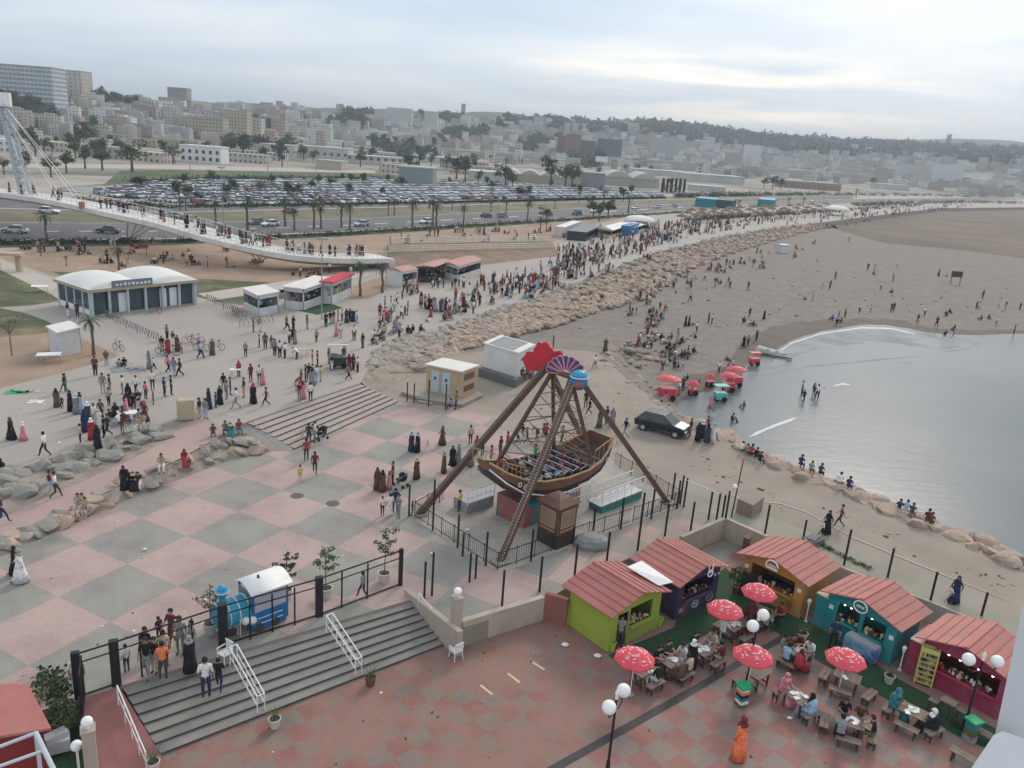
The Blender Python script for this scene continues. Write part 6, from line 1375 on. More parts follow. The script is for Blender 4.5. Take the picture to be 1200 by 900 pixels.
# thin bare tree near left, cactus poles
def small_tree(x, y, h, label, li=2):
    p = P(x, y, PR); t = thing('young_tree', label, 'young tree', p); m = MB(); m.cyl(p, p+Z1*h, .06, .03, 5)
    for i in range(6): a = i*2.2; m.cyl(p+Z1*h*.6, p+Vector((cos(a)*.7, sin(a)*.7, h*U(.8, 1))), .03, .012, 4)
    m.build('trunk', bark, t); m = MB()
    for i in range(7): leafball(m, p+Vector((U(-.7, .7), U(-.7, .7), h*U(.75, 1.05))), .4, 16, .1)
    m.build('crown', leaf[li], t)
small_tree(14, 417, 3.4, 'thin young tree with a pale crown on the dirt bed at the left edge'); small_tree(48, 300, 2.2, 'small dark young tree on the sandy picnic ground'); small_tree(172, 300, 2.4, 'small bare young tree on the sand beneath the footbridge')
# picnic shelter
p = P(10, 318, PR); t = thing('gate_shelter', 'small sandstone gateway shelter by the path at the left edge', 'shelter', p); sm_ = MATS['sandstone']
for s in (-1, 1): m = MB(); m.box(p+Vector((s*1.3, s*.3, 1.1)), (.6, .6, 2.2)); m.build('pillar', sm_, t)
m = MB(); m.box(p+Z1*2.35, (3.8, 1.6, .35), .2); m.build('roof', sm_, t)
# ---- light masts
def mast(x, yb, yt, label, r=.09):
    p = P(x, yb, PR) if yb > 225 else T(x, yb); h = at_h(p, yt, 1, 80); t = thing('light_mast', label, 'light mast', p, 'tall light masts'); m = MB(); m.cyl(p, p+Z1*h, r, r*.6, 6); m.build('pole', grey_m, t); m = MB(); m.box(p+Z1*(h+.1), (1.4 if h > 9 else .8, .35, .22), U(0, 1)); m.build('lamp_head', grey_m, t)
mast(377, 374, 281, 'tall light mast standing before the green mat of the snack stall', .1)
for x, yb, yt, l in ((262, 272, 197, 'tall pale light mast rising by the end of the car park on the left'), (582, 268, 228, 'light mast beside the palms in the middle'), (757, 270, 212, 'light mast rising behind the white domed tent'), (314, 216, 172, 'far light mast above the left end of the car park'), (205, 192, 130, 'very tall dark mast on the left slope'), (533, 226, 196, 'light mast behind the car park on the middle right'), (485, 204, 178, 'light mast beside the blue grey box'), (370, 214, 196, 'short light mast at the far edge of the car park'), (223, 206, 192, 'short pale light mast near the white arched house'), (628, 190, 182, 'short mast among the beige warehouses'), (963, 246, 225, 'light mast right of the thatched parasols'), (706, 240, 208, 'dark mast beyond the road behind the stalls'), (455, 212, 196, 'short mast left of the blue grey box')): mast(x, yb, yt, l, .12 if yb > 225 else .25)
# ---- cars
glassc = material('car_glass', (.03, .035, .04), .15, .1, 3, spec=.6); tyre = material('tyre', (.02, .02, .02), .85, .1, 5); rim = material('rim', (.35, .35, .36), .4, .1, 5); tail = material('tail_red', (.35, .02, .02), .4, .05, 3); headl = material('head_lamp', (.6, .62, .62), .3, .05, 3)
CARC = [('white', (.74, .75, .75)), ('silver', (.46, .48, .49)), ('grey', (.15, .16, .17)), ('black', (.02, .022, .025)), ('dark blue', (.03, .05, .11)), ('red', (.28, .03, .03)), ('pale blue', (.28, .34, .38)), ('beige', (.38, .34, .28))]
CMt = [material('car_'+n.replace(' ', '_'), c, .35, .05, 1, spec=.5) for n, c in CARC]
def car_body(m, Ln=4.3, Wd=1.72, suv=False):
    h1, h2 = (1.0, 1.66) if suv else (.85, 1.42); prof = [(-.5, .35), (-.5, .78 if not suv else .95), (-.47, h1), (-.28, h1+.04), (.28, h1+.02), (.46, h1-.12), (.5, .62), (.5, .35)]
    def ring(x, z, w): return x*Ln, w*Wd/2, z
    k = [[m.v((x*Ln, s*Wd/2*(1 if z > .5 else .96)*(.94 if abs(x) > .45 else 1), z)) for x, z in prof] for s in (-1, 1)]
    n = len(prof)
    for i in range(n): j = (i+1) % n; m.f(k[0][i], k[1][i], k[1][j], k[0][j])
    m.f(*k[0]); m.f(*k[1][::-1])
    return h1, h2
def car_cabin(m, Ln, Wd, h1, h2, suv, rm):
    b = (-.46 if suv else -.42, .26 if suv else .24); t_ = (-.33 if suv else -.26, .06)
    lo = [m.v((x*Ln, s*Wd*.46, h1)) for s, x in ((-1, b[0]), (-1, b[1]), (1, b[1]), (1, b[0]))]; hi = [m.v((x*Ln, s*Wd*.38, h2-.05)) for s, x in ((-1, t_[0]), (-1, t_[1]), (1, t_[1]), (1, t_[0]))]
    for i in range(4): j = (i+1) % 4; m.f(lo[i], lo[j], hi[j], hi[i])
    m.mi = rm; hi2 = [m.v((x*Ln, s*Wd*.38, h2)) for s, x in ((-1, t_[0]), (-1, t_[1]), (1, t_[1]), (1, t_[0]))]
    for i in range(4): j = (i+1) % 4; m.f(hi[i], hi[j], hi2[j], hi2[i])
    m.f(*hi2)
def small_car(ci, suv=False, name='parked_car'):
    m = MB(); m.mi = 0; h1, h2 = car_body(m, 4.2, 1.7, suv); m.mi = 1; car_cabin(m, 4.2, 1.7, h1, h2, suv, 0); m.mi = 2
    for x in (-1.3, 1.3):
        for s in (-1, 1): m.cyl((x, s*.72, .32), (x, s*.88, .32), .32, n=8)
    return m.build(name, [CMt[ci], glassc, tyre])
def full_car(ci, loc, rz, label, suv=False, sc=1, name='car', cat='car', group=None):
    t = thing(name, label, cat, group=group, own=False); Ln, Wd = (4.5, 1.85) if suv else (4.3, 1.72)
    m = MB(); h1, h2 = car_body(m, Ln, Wd, suv); b = m.build('body', CMt[ci], t); bv = b.modifiers.new('b', 'BEVEL'); bv.width = .13; bv.segments = 3; bv.limit_method = 'ANGLE'
    m = MB(); car_cabin(m, Ln, Wd, h1, h2, suv, 1); cb_ = m.build('cabin', [glassc, CMt[ci]], t); bv = cb_.modifiers.new('b', 'BEVEL'); bv.width = .09; bv.segments = 2; bv.limit_method = 'ANGLE'
    for x in (-.31, .31):
        for s in (-1, 1):
            m = MB(); m.cyl((x*Ln, s*(Wd/2-.16), .34), (x*Ln, s*(Wd/2+.02), .34), .35, n=14); w = m.build('wheel', tyre, t); m = MB(); m.cyl((x*Ln, s*(Wd/2+.021), .34), (x*Ln, s*(Wd/2+.035), .34), .2, n=10); m.build('rim', rim, w)
    for s in (-1, 1):
        m = MB(); m.box((Ln*.485, s*Wd*.36, .66), (.12, .32, .14)); m.build('headlight', headl, t); m = MB(); m.box((-Ln*.492, s*Wd*.38, .78), (.1, .22, .2)); m.build('tail_light', tail, t)
        m = MB(); m.box((Ln*.16, s*(Wd/2+.08), h1+.1), (.14, .16, .12)); m.build('mirror', CMt[ci], t)
    for s in (-1, 1):
        m = MB()
        for x in (-.2, .02, .2): m.box((x*Ln, s*(Wd/2+.003), .66), (.02, .01, .5))
        m.build('door_seam', tyre, t)
    t.location = loc; t.rotation_euler = (0, 0, rz); t.scale = (sc,)*3; return t
sv = P(776, 506, 0); full_car(3, sv, ang(dirpx(752, 500, 800, 512)), 'black five door car parked beside the rocks above the beach carts', True, 1.0, 'parked_car')
rd = [(18, 273, 1, 1, 'silver car at the left edge of the seaside road'), (127, 273, 2, 1, 'dark grey car passing in front of the footbridge pier'), (57, 250, 0, -1, 'white car on the inner carriageway behind the palm'), (300, 263, 2, 1, 'dark car behind the row of palms, left of two'), (317, 265, 0, 1, 'white car just behind a dark car among the palms'), (424, 265, 1, 1, 'pale car half hidden by palms'), (500, 262, 0, 1, 'white car in the middle of the seaside road'), (570, 255, 3, -1, 'black car of the pair near the middle light mast'), (589, 255, 2, -1, 'grey car of the pair near the middle light mast'), (676, 252, 4, 1, 'dark blue car before the white van'), (697, 249, 0, 1, 'white van like car behind the market stalls'), (745, 245, 0, 1, 'white car behind the white domed tent'), (770, 244, 1, 1, 'silver car right of the white domed tent'), (790, 243, 2, 1, 'grey car near the teal containers'), (866, 243, 0, 1, 'white car between the two container groups'), (952, 236, 0, 1, 'white car far along the road'), (340, 250, 5, -1, 'red car on the inner carriageway'), (205, 256, 6, -1, 'pale blue car on the verge side lane')]
for x, y, ci, s, l in rd:
    d = dirpx(x-6, y+.4*(-1 if x < 150 else 1), x+6, y-.4*(-1 if x < 150 else 1), PR); full_car(ci, P(x, y, PR+.01), ang(d)+(pi if s > 0 else 0), l, 'van' in l, 1, 'moving_car', 'car', 'cars driving on the seaside road')
cars = [(small_car(ci, s), []) for ci in range(8) for s in (False, True)]
# car park rows follow the car park axis
o0_ = P(210, 241, PR); e_ = (P(600, 235.5, PR)-P(210, 241, PR)); e_.z = 0; eL = e_.length; e_.normalize(); n_ = Vector((-e_.y, e_.x, 0)); cand = []
poly = [(100, 226), (200, 215), (440, 212), (700, 223), (770, 227), (775, 231), (600, 235), (400, 239), (235, 241), (150, 233)]
def inside(x, y, pl):
    c = False
    for i in range(len(pl)):
        (x0, y0), (x1, y1) = pl[i], pl[i-1]
        if (y0 > y) != (y1 > y) and x < (x1-x0)*(y-y0)/(y1-y0)+x0: c = not c
    return c
for row in range(-2, 42):
    v = row*5.9+(2.2 if row % 2 else 0)
    for c in range(-60, 180):
        p = o0_+e_*(c*2.55)+n_*v
        q = px(p)
        if -40 < q[0] < 1250 and inside(q[0], q[1], poly) and R.random() < .88: cand.append((p.y*1.0+abs(p.x)*.2, p))
cand.sort(key=lambda t: t[0]); print('cars', len(cand)); bulk = MB(); CI = [0]*9+[1]*4+[2, 3, 4, 5, 6, 6, 6, 7]
for i, (_, p) in enumerate(cand):
    ci = R.choice(CI); s = R.random() < .25; rz = ang(n_)+(pi if R.random() < .5 else 0)+U(-.14, .14); p = p+e_*U(-.3, .3)+n_*U(-.7, .7)
    if i < 270:
        k = ci*2+int(s); o = cars[k][0] if not cars[k][1] else cars[k][0].copy()
        if cars[k][1]: COL.objects.link(o)
        cars[k][1].append(1); o.location = p; o.rotation_euler = (0, 0, rz); xx = px(p)[0]
        tag(o, '%s %s parked in the crowded car park, %s' % (CARC[ci][0], 'tall car' if s else 'low car', 'left end' if xx < 300 else 'left middle' if xx < 430 else 'right middle' if xx < 570 else 'right end'), 'car', 'cars in the crowded car park')
    elif i < 1500:
        bulk.mi = ci; ex = Vector((cos(rz), sin(rz), 0)); ey = Vector((-sin(rz), cos(rz), 0)); bulk.obox(p-ex*2.1-ey*.85+Z1*.3, ex*4.2, ey*1.7, Z1*.6); bulk.obox(p-ex*1.5-ey*.74+Z1*1.36, ex*2.3, ey*1.48, Z1*.08); bulk.mi = 8; bulk.obox(p-ex*1.6-ey*.75+Z1*.9, ex*2.4, ey*1.5, Z1*.4)
for c, u in cars:
    if not u: bpy.data.objects.remove(c)
o = bulk.build('far_parked_cars', CMt+[material('far_glass', (.16, .18, .20), .3, .2, 1)]); o['kind'] = 'stuff'; o['label'] = 'mass of parked cars filling the back rows of the car park'
for i in range(46):
    x = U(150, 760); y = U(214, 236)
    if inside(x, y, poly): put_tree(i % 3, P(x, y, PR), U(.55, .85), 'small dark tree standing among the parked cars, %s' % ('left end' if x < 300 else 'middle' if x < 560 else 'right end'), 'trees in the car park')
# ---- thatched parasols on the far promenade
def thatch():
    t = thing('thatched_parasol', '', 'parasol', own=False); m = MB(); m.cyl((0, 0, 0), (0, 0, 2.2), .07, n=5); m.build('pole', wood_d, t); m = MB(); m.lathe((0, 0, 0), ((1.9, 2.0), (1.85, 2.1), (1.0, 2.55), (.1, 2.95)), 12); m.build('thatch', material('thatch', (.17, .12, .09), .95, .25, 3), t); return t
th = thatch(); u = []
for i in range(38):
    row = i % 3; x = 800+(i//3)*14+row*5+U(-3, 3); y = 262-(x-800)*.062-row*3.6+U(-.5, .5)
    place(th, u, P(x, y, PR), 0, 1.15, 'brown thatched parasol in the dense rows on the far promenade, %s' % ('front row' if row == 0 else 'middle row' if row == 1 else 'back row'), 'thatched parasols')
# ---- rocks
tan = material('rock_tan', (.39, .30, .235), .95, .22, 1.4, bump=.4, wear=(.28, .24, .20), wearamt=.5); gry = material('rock_grey_green', (.25, .24, .21), .95, .22, 1.4, bump=.4, wear=(.28, .26, .21), wearamt=.5); gry2 = material('rock_grey', (.32, .28, .24), .95, .2, 1.4, bump=.4)
def rock_mesh(seed, mat, name='boulder'):
    rr = random.Random(seed); b = bmesh.new(); bmesh.ops.create_icosphere(b, subdivisions=2, radius=.5); off_ = Vector((rr.random()*50,)*3)
    planes = [(Vector((rr.gauss(0, 1), rr.gauss(0, 1), rr.gauss(0, 1))).normalized(), rr.uniform(.2, .38)) for _ in range(11)]
    for v in b.verts:
        v.co *= 1+.25*mnoise.noise(v.co*2+off_)
        for n, d in planes:
            q = v.co.dot(n)
            if q > d: v.co -= n*(q-d)*.98
        v.co.z *= .8
    me = bpy.data.meshes.new(name); b.to_mesh(me); b.free(); me.materials.append(mat); o = bpy.data.objects.new(name, me); COL.objects.link(o); return o
RK = {k: [(rock_mesh(10*i+hash_, mt), []) for i in range(6)] for k, mt, hash_ in (('t', tan, 1), ('g', gry, 2), ('h', gry2, 3))}
def rock(k, p, s, label, grp):
    f, u = R.choice(RK[k]); o = f if not u else f.copy()
    if u: COL.objects.link(o)
    u.append(1); o.location = p; o.rotation_euler = (U(-.35, .35), U(-.35, .35), U(0, 6.3)); o.scale = (s*U(.85, 1.3), s*U(.8, 1.1), s*U(.7, 1.0)); tag(o, label, 'boulder', grp)
def pl(pts, t):
    t = min(.9999, max(0, t))*(len(pts)-1); k = int(t); f = t-k; return tuple(a+(b-a)*f for a, b in zip(pts[k], pts[k+1]))
def row_rocks(top, bot, n, s0, s1, k, label, grp, rows=2):
    s0 *= 1.35; s1 *= 1.3
    for i in range(n):
        t = (i+U(-.3, .3))/n
        for j in range(rows):
            f = (j+.5)/rows+U(-.15, .15); a, b = P(*pl(top, t)), P(*pl(bot, t)); rock(R.choice(k), a.lerp(b, f)+Z1*U(-.08, .05), s0+(s1-s0)*R.random(), label+(', left stretch', ', middle stretch', ', right stretch')[min(2, int(max(0, t)*3))], grp)
row_rocks([(0, 553, .95), (60, 537, .95), (100, 524, .95), (150, 508, .96), (194, 500, .98)], [(0, 597, .3), (60, 572, .45), (110, 550, .6), (150, 534, .74), (200, 508, .93)], 19, 1.0, 1.5, 'g', 'grey green boulder of the upper row between promenade and pink ramp', 'boulders of the upper row', 2)
row_rocks([(-8, 634, .25), (50, 609, .4), (100, 584, .52), (160, 556, .72), (210, 534, .85), (262, 511, .95), (300, 515, .75)], [(-8, 652, .05), (50, 625, .05), (100, 604, .05), (160, 577, .05), (215, 556, .05), (270, 534, .05), (312, 530, .05)], 28, .75, 1.25, 'ght', 'grey boulder of the lower row between the pink ramp and the chequered plaza', 'boulders of the lower row', 2)
def sw(k0, k1, n, s0, s1, mats, lab_, grp, top, bot, rows=2): row_rocks(top, bot, n, s0, s1, mats, lab_, grp, rows)
row_rocks([(800, 499, .1), (850, 519, .1), (883, 537, .1), (933, 560, .1), (997, 583, .1), (1033, 603, .1), (1133, 639, .1), (1205, 674, .1)], [(806, 492, -.75), (850, 509, -.75), (883, 527, -.75), (933, 549, -.75), (997, 572, -.75), (1033, 591, -.75), (1133, 626, -.75), (1205, 660, -.75)], 62, .8, 1.5, 't', 'tan boulder of the sea wall beside the dirt road', 'boulders of the sea wall', 2)
row_rocks([(735, 450, .05), (765, 475, .05), (800, 503, .05)], [(745, 434, -.6), (778, 462, -.7), (806, 494, -.75)], 14, .6, 1.0, 'th', 'small boulder above the beach carts', 'boulders above the beach carts', 2)
row_rocks([(700, 420, -.2), (725, 400, -.4), (745, 392, -.6), (775, 385, -.8)], [(720, 440, -.2), (745, 430, -.5), (770, 425, -.7), (790, 405, -.85)], 10, .5, 1.2, 'th', 'scattered rubble rock on the upper beach', 'rubble on the upper beach', 3)
# revetment: nearest as things, the rest as one mass
RT_ = [(430, 434, 1), (444, 408, 1), (472, 397, 1), (520, 384, 1), (560, 371, 1), (600, 357, 1), (640, 344, 1), (700, 321, 1), (760, 297, 1), (830, 280, 1), (900, 267, 1), (960, 260, 1)]
RB_ = [(436, 440, SANDZ), (500, 436, -.1), (540, 415, SANDZ), (580, 400, SANDZ), (610, 392, SANDZ), (650, 383, SANDZ), (700, 366, SANDZ), (760, 350, SANDZ), (800, 322, SANDZ), (850, 300, SANDZ), (905, 283, SANDZ), (965, 268, SANDZ)]
m = MB(); ta = [P(*q) for q in RT_]; ba = [P(*q) for q in RB_]
for i in range(len(ta)-1):
    m.quad(ba[i], ba[i+1], ta[i+1]-Z1*.3, ta[i]-Z1*.3)
struct(m.build('revetment_core', material('rubble_core', (.22, .18, .14), .95, .3, 1)))
lst = []
for i in range(3000):
    t = R.random()**.8; f = R.random(); a, b = P(*pl(RT_, t)), P(*pl(RB_, t)); q = a.lerp(b, f); q.z = a.z-.25+(b.z-a.z+.3)*f+.15
    if R.random() > (b-a).length/14+.35: continue
    lst.append(((q-CAMP).length, q, f))
lst.sort(key=lambda t: t[0]); RV = [f[0].data for k in 'tgh' for f in RK[k]]; mass = MB(); vt_ = {k: [(list(f[0].data.vertices), list(f[0].data.polygons)) for f in RK[k]] for k in 'th'}
for i, (dd, q, f) in enumerate(lst):
    xx = px(q)[0]; k = 'h' if (xx < 520 and (f < .55 or R.random() < .4)) or (f < .18) or R.random() < .12 else 't'
    s = U(1.05, 1.85)
    if i < 92: rock(k, q, s, 'pale boulder of the big revetment above the toilet cabin', 'boulders of the promenade revetment'); continue
    V_, F_ = R.choice(vt_[k]); rot = Matrix.Rotation(U(0, 6.3), 3, 'Z') @ Matrix.Rotation(U(-.5, .5), 3, 'X'); k0 = len(mass.V); sc = Vector((s*U(.8, 1.3), s*U(.8, 1.1), s*U(.7, 1.0)))
    for v in V_: mass.V.append(tuple(q+rot@Vector((v.co.x*sc.x, v.co.y*sc.y, v.co.z*sc.z))))
    mass.mi = 0 if k == 't' else 1
    for p_ in F_: mass.F.append(tuple(k0+z for z in p_.vertices)); mass.I.append(mass.mi)
o = mass.build('revetment_rocks', [tan, gry2]); o['kind'] = 'stuff'; o['label'] = 'mass of tan and grey boulders sloping from the promenade to the beach'
for k in RK:
    for f, u in RK[k]:
        if not u: bpy.data.objects.remove(f)
# ================================================================== PEOPLE
def J(**k):
    b = dict(pel=(0, 0, .93), sp=(0, 0, 1.13), ch=(0, 0, 1.34), nk=(0, 0, 1.48), h0=(0, .01, 1.56), h1=(0, .015, 1.67), shL=(-.17, 0, 1.41), shR=(.17, 0, 1.41), elL=(-.22, -.02, 1.15), elR=(.22, -.02, 1.15), wrL=(-.23, .06, .92), wrR=(.23, .06, .92), haL=(-.22, .09, .84), haR=(.22, .09, .84),
             hiL=(-.09, 0, .88), hiR=(.09, 0, .88), knL=(-.1, .02, .5), knR=(.1, .02, .5), anL=(-.1, -.02, .09), anR=(.1, -.02, .09), toL=(-.11, .13, .035), toR=(.11, .13, .035))
    b.update(k); return b
def shift(d, keys, v): return {k: tuple(a+b for a, b in zip(d[k], v)) for k in keys}
UP = ('sp', 'ch', 'nk', 'h0', 'h1', 'shL', 'shR', 'elL', 'elR', 'wrL', 'wrR', 'haL', 'haR')
base = J(); POSE = {'s': base,
 'w': J(knL=(-.1, .2, .52), anL=(-.1, .30, .11), toL=(-.11, .44, .08), knR=(.1, .02, .48), anR=(.1, -.32, .16), toR=(.1, -.22, .05), elL=(-.22, -.14, 1.17), wrL=(-.21, -.18, .95), haL=(-.2, -.17, .87), elR=(.22, .06, 1.16), wrR=(.2, .24, 1.0), haR=(.19, .3, .95)),
 'x': J(elL=(-.24, .02, 1.16), wrL=(-.12, .24, 1.15), haL=(-.04, .28, 1.17), elR=(.24, .02, 1.16), wrR=(.14, .24, 1.12), haR=(.06, .28, 1.13), knL=(-.12, .06, .5), anL=(-.13, .02, .09), toL=(-.15, .17, .035)),
 'a': J(elL=(-.38, .03, 1.52), wrL=(-.52, .06, 1.68), haL=(-.56, .06, 1.76), elR=(.42, 0, 1.36), wrR=(.66, .03, 1.36), haR=(.74, .03, 1.36), knL=(-.14, .08, .5), anL=(-.17, 0, .09), toL=(-.19, .14, .035)),
 'b': J(pel=(0, -.12, .86), sp=(0, .02, 1.0), ch=(0, .2, 1.13), nk=(0, .33, 1.2), h0=(0, .41, 1.22), h1=(0, .5, 1.26), shL=(-.17, .24, 1.16), shR=(.17, .24, 1.16), elL=(-.2, .35, .92), elR=(.2, .35, .92), wrL=(-.13, .48, .74), wrR=(.13, .48, .74), haL=(-.1, .52, .67), haR=(.1, .52, .67), hiL=(-.09, -.1, .84), hiR=(.09, -.1, .84))}
s0 = shift(base, UP, (0, -.02, -.43)); 
POSE['t'] = J(**s0); POSE['t'].update(pel=(0, 0, .52), hiL=(-.1, .03, .5), hiR=(.1, .03, .5), knL=(-.13, .42, .5), knR=(.13, .42, .5), anL=(-.13, .42, .1), anR=(.13, .40, .1), toL=(-.14, .56, .035), toR=(.14, .54, .035), ch=(0, .04, .91), nk=(0, .08, 1.05), h0=(0, .13, 1.12), h1=(0, .15, 1.22), shL=(-.17, .04, .98), shR=(.17, .04, .98), elL=(-.23, .12, .76), elR=(.23, .12, .76), wrL=(-.14, .35, .76), wrR=(.14, .35, .76), haL=(-.09, .42, .78), haR=(.09, .42, .78))
g0 = {k: tuple(a+b for a, b in zip(v, (0, 0, -.38))) for k, v in POSE['t'].items()}
POSE['q'] = g0; g0.update(pel=(0, 0, .13), hiL=(-.1, .04, .14), hiR=(.1, .04, .14), knL=(-.15, .38, .45), knR=(.15, .38, .43), anL=(-.13, .52, .09), anR=(.13, .50, .09), toL=(-.14, .65, .035), toR=(.14, .63, .035), sp=(0, -.03, .34), wrL=(-.16, .36, .42), wrR=(.16, .36, .42), haL=(-.08, .42, .42), haR=(.08, .42, .42), elL=(-.25, .12, .36), elR=(.25, .12, .36))
EDG = [('pel', 'sp'), ('sp', 'ch'), ('ch', 'nk'), ('nk', 'h0'), ('h0', 'h1'), ('ch', 'shL'), ('shL', 'elL'), ('elL', 'wrL'), ('wrL', 'haL'), ('ch', 'shR'), ('shR', 'elR'), ('elR', 'wrR'), ('wrR', 'haR'), ('pel', 'hiL'), ('hiL', 'knL'), ('knL', 'anL'), ('anL', 'toL'), ('pel', 'hiR'), ('hiR', 'knR'), ('knR', 'anR'), ('anR', 'toR')]
RAD = dict(pel=(.135, .105), sp=(.12, .095), ch=(.145, .105), nk=(.055, .055), h0=(.078, .092), h1=(.07, .085), sh=(.062, .062), el=(.045, .045), wr=(.032, .032), ha=(.03, .022), hi=(.088, .088), kn=(.06, .06), an=(.042, .042), to=(.042, .03))
REG = lambda a, b: 0 if ('h1' in (a, b) or 'h0' in (a, b) or a[:2] in ('el', 'wr') and b[:2] in ('wr', 'ha')) else 3 if a[:2] == 'an' else 1 if a in ('sp', 'ch', 'shL', 'shR') or b == 'sp' else 2
def fing(m, w, h, s):
    w, h = Vector(w), Vector(h); d = (h-w).normalized(); side = d.cross(Vector((0, .3, 1))).normalized(); dn = side.cross(d).normalized()
    for i, l in enumerate((.06, .075, .08, .068)):
        o = h+side*(.012*(i-1.5)*1.3); k = o+d*l*.55; m.cyl(o-d*.02, k, .0085, .008, 4); m.cyl(k, k+(d*.7+dn*.7)*l*.5, .008, .006, 4)
    o = w.lerp(h, .5)-side*.022*s; m.cyl(o, o-side*.03*s+d*.03, .01, .009, 4); m.cyl(o-side*.03*s+d*.03, o-side*.032*s+d*.065, .009, .007, 4)
def body_mesh(pose, lod, longs):
    Jn = POSE[pose]; names = list(Jn); me = bpy.data.meshes.new('sk'); me.from_pydata([Jn[n] for n in names], [(names.index(a), names.index(b)) for a, b in EDG], []); o = bpy.data.objects.new('sk', me); COL.objects.link(o)
    o.modifiers.new('s', 'SKIN'); 
    for i, n in enumerate(names):
        r = RAD.get(n) or RAD[n[:2]]; me.skin_vertices[0].data[i].radius = r; me.skin_vertices[0].data[i].use_root = n == 'pel'
    if lod: sb = o.modifiers.new('u', 'SUBSURF'); sb.levels = 1; sb.render_levels = 1
    dg_ = bpy.context.evaluated_depsgraph_get(); dg_.update(); ev = bpy.data.meshes.new_from_object(o.evaluated_get(dg_)); bpy.data.objects.remove(o)
    m = MB(); m.V = [tuple(v.co) for v in ev.vertices]
    segs = [(Vector(Jn[a]), Vector(Jn[b]), REG(a, b) if not (longs and REG(a, b) == 0 and a[:2] in ('el',)) else 1) for a, b in EDG]
    for p in ev.polygons:
        c = p.center; best = 9; g = 1
        for a, b, r in segs:
            t = max(0, min(1, (c-a).dot(b-a)/(b-a).length_squared)); dd = (c-a.lerp(b, t)).length
            if dd < best: best = dd; g = r
        m.F.append(tuple(p.vertices)); m.I.append(g)
    bpy.data.meshes.remove(ev)
    h = Vector(Jn['h0']).lerp(Vector(Jn['h1']), .5); m.mi = 0
    if lod:
        m.box(h+Vector((0, .105, -.005)), (.026, .035, .045)); 
        for s in (-1, 1): m.sph(h+Vector((s*.082, 0, 0)), .022, 5, 3, (.4, 1, 1.2))
        m.mi = 3
        for s in (-1, 1): m.box(h+Vector((s*.033, .088, .018)), (.02, .012, .011))
        m.mi = 0
        for s in ('L', 'R'): fing(m, Jn['wr'+s], Jn['ha'+s], -1 if s == 'L' else 1)
    return m, h
def hair_mb(m, h, scarf):
    r = .122 if scarf else .112; nu, nv = 10, 8; k = len(m.V)
    for j in range(nv+1):
        t = -pi/2+pi*j/nv
        for i in range(nu): a = 2*pi*(i+.5)/nu; m.v(h+Vector((cos(a)*cos(t)*r*.9, sin(a)*cos(t)*r*1.02-.01, sin(t)*r*1.15+.015)))
    for j in range(nv):
        for i in range(nu):
            a = 2*pi*(i+1)/nu; t = -pi/2+pi*(j+.5)/nv; front = sin(a) > (.55 if scarf else .25) and sin(t) < (.45 if scarf else .5)
            low = sin(t) < -.35 and not scarf
            if (front and (sin(t) > -.6 or not scarf)) or low: continue
            i2 = (i+1) % nu; m.f(k+j*nu+i, k+j*nu+i2, k+(j+1)*nu+i2, k+(j+1)*nu+i)
    if scarf: m.lathe(h+Vector((0, -.01, 0)), ((.2, -.21), (.17, -.15), (.1, -.07)), 10, 1, .8)
def loft(m, rings, n=12, fold=.05):
    k = len(m.V)
    for q, (c, rx, ry, d) in enumerate(rings):
        c = Vector(c); d = Vector(d).normalized(); x = Vector((1, 0, 0)); y = d.cross(x).normalized()
        for i in range(n): a = 2*pi*i/n; f = 1+fold*(1 if i % 2 else -1)*q/len(rings); m.v(c+x*(cos(a)*rx*f)+y*(sin(a)*ry*f))
    for j in range(len(rings)-1):
        for i in range(n): i2 = (i+1) % n; m.f(k+j*n+i, k+j*n+i2, k+(j+1)*n+i2, k+(j+1)*n+i)
    m.f(*[k+i for i in range(n)][::-1]); m.f(*[k+(len(rings)-1)*n+i for i in range(n)])
def robe_mb(m, pose):
    dz = Vector((0, 0, -1))
    if pose in ('s', 'w', 'x', 'a'):
        w = .06 if pose == 'w' else 0
        loft(m, [((0, 0, 1.44), .13, .09, dz), ((0, 0, 1.33), .195, .135, dz), ((0, 0, 1.1), .18, .145, dz), ((0, 0, .92), .205, .165, dz), ((0, 0, .5), .25, .21+w, dz), ((0, -.01, .06), .30, .25+w*2, dz)])
    elif pose == 'b': loft(m, [((0, .3, 1.2), .12, .09, (0, -1, -.6)), ((0, .2, 1.13), .19, .14, (0, -1, -.8)), ((0, 0, 1.0), .19, .16, (0, -.7, -1)), ((0, -.1, .85), .22, .2, dz), ((0, -.06, .45), .26, .23, dz), ((0, -.04, .06), .3, .27, dz)])
    else:
        z = 0 if pose == 't' else -.38; kz = .5 if pose == 't' else .4; ky = .42
        loft(m, [((0, .05, 1.02+z), .13, .09, dz), ((0, .02, .9+z), .195, .14, dz), ((0, 0, .66+z), .19, .16, dz), ((0, .04, .52+z+(.0 if pose == 't' else .05)), .23, .2, (0, .7, -1)), ((0, .26, kz+.01), .25, .15, (0, 1, 0)), ((0, ky+.03, kz-.04), .26, .15, (0, .8, -1)), ((0, .5, .24), .27, .15, dz), ((0, .53, .05), .29, .19, dz)], 12, .06)
PP = {}
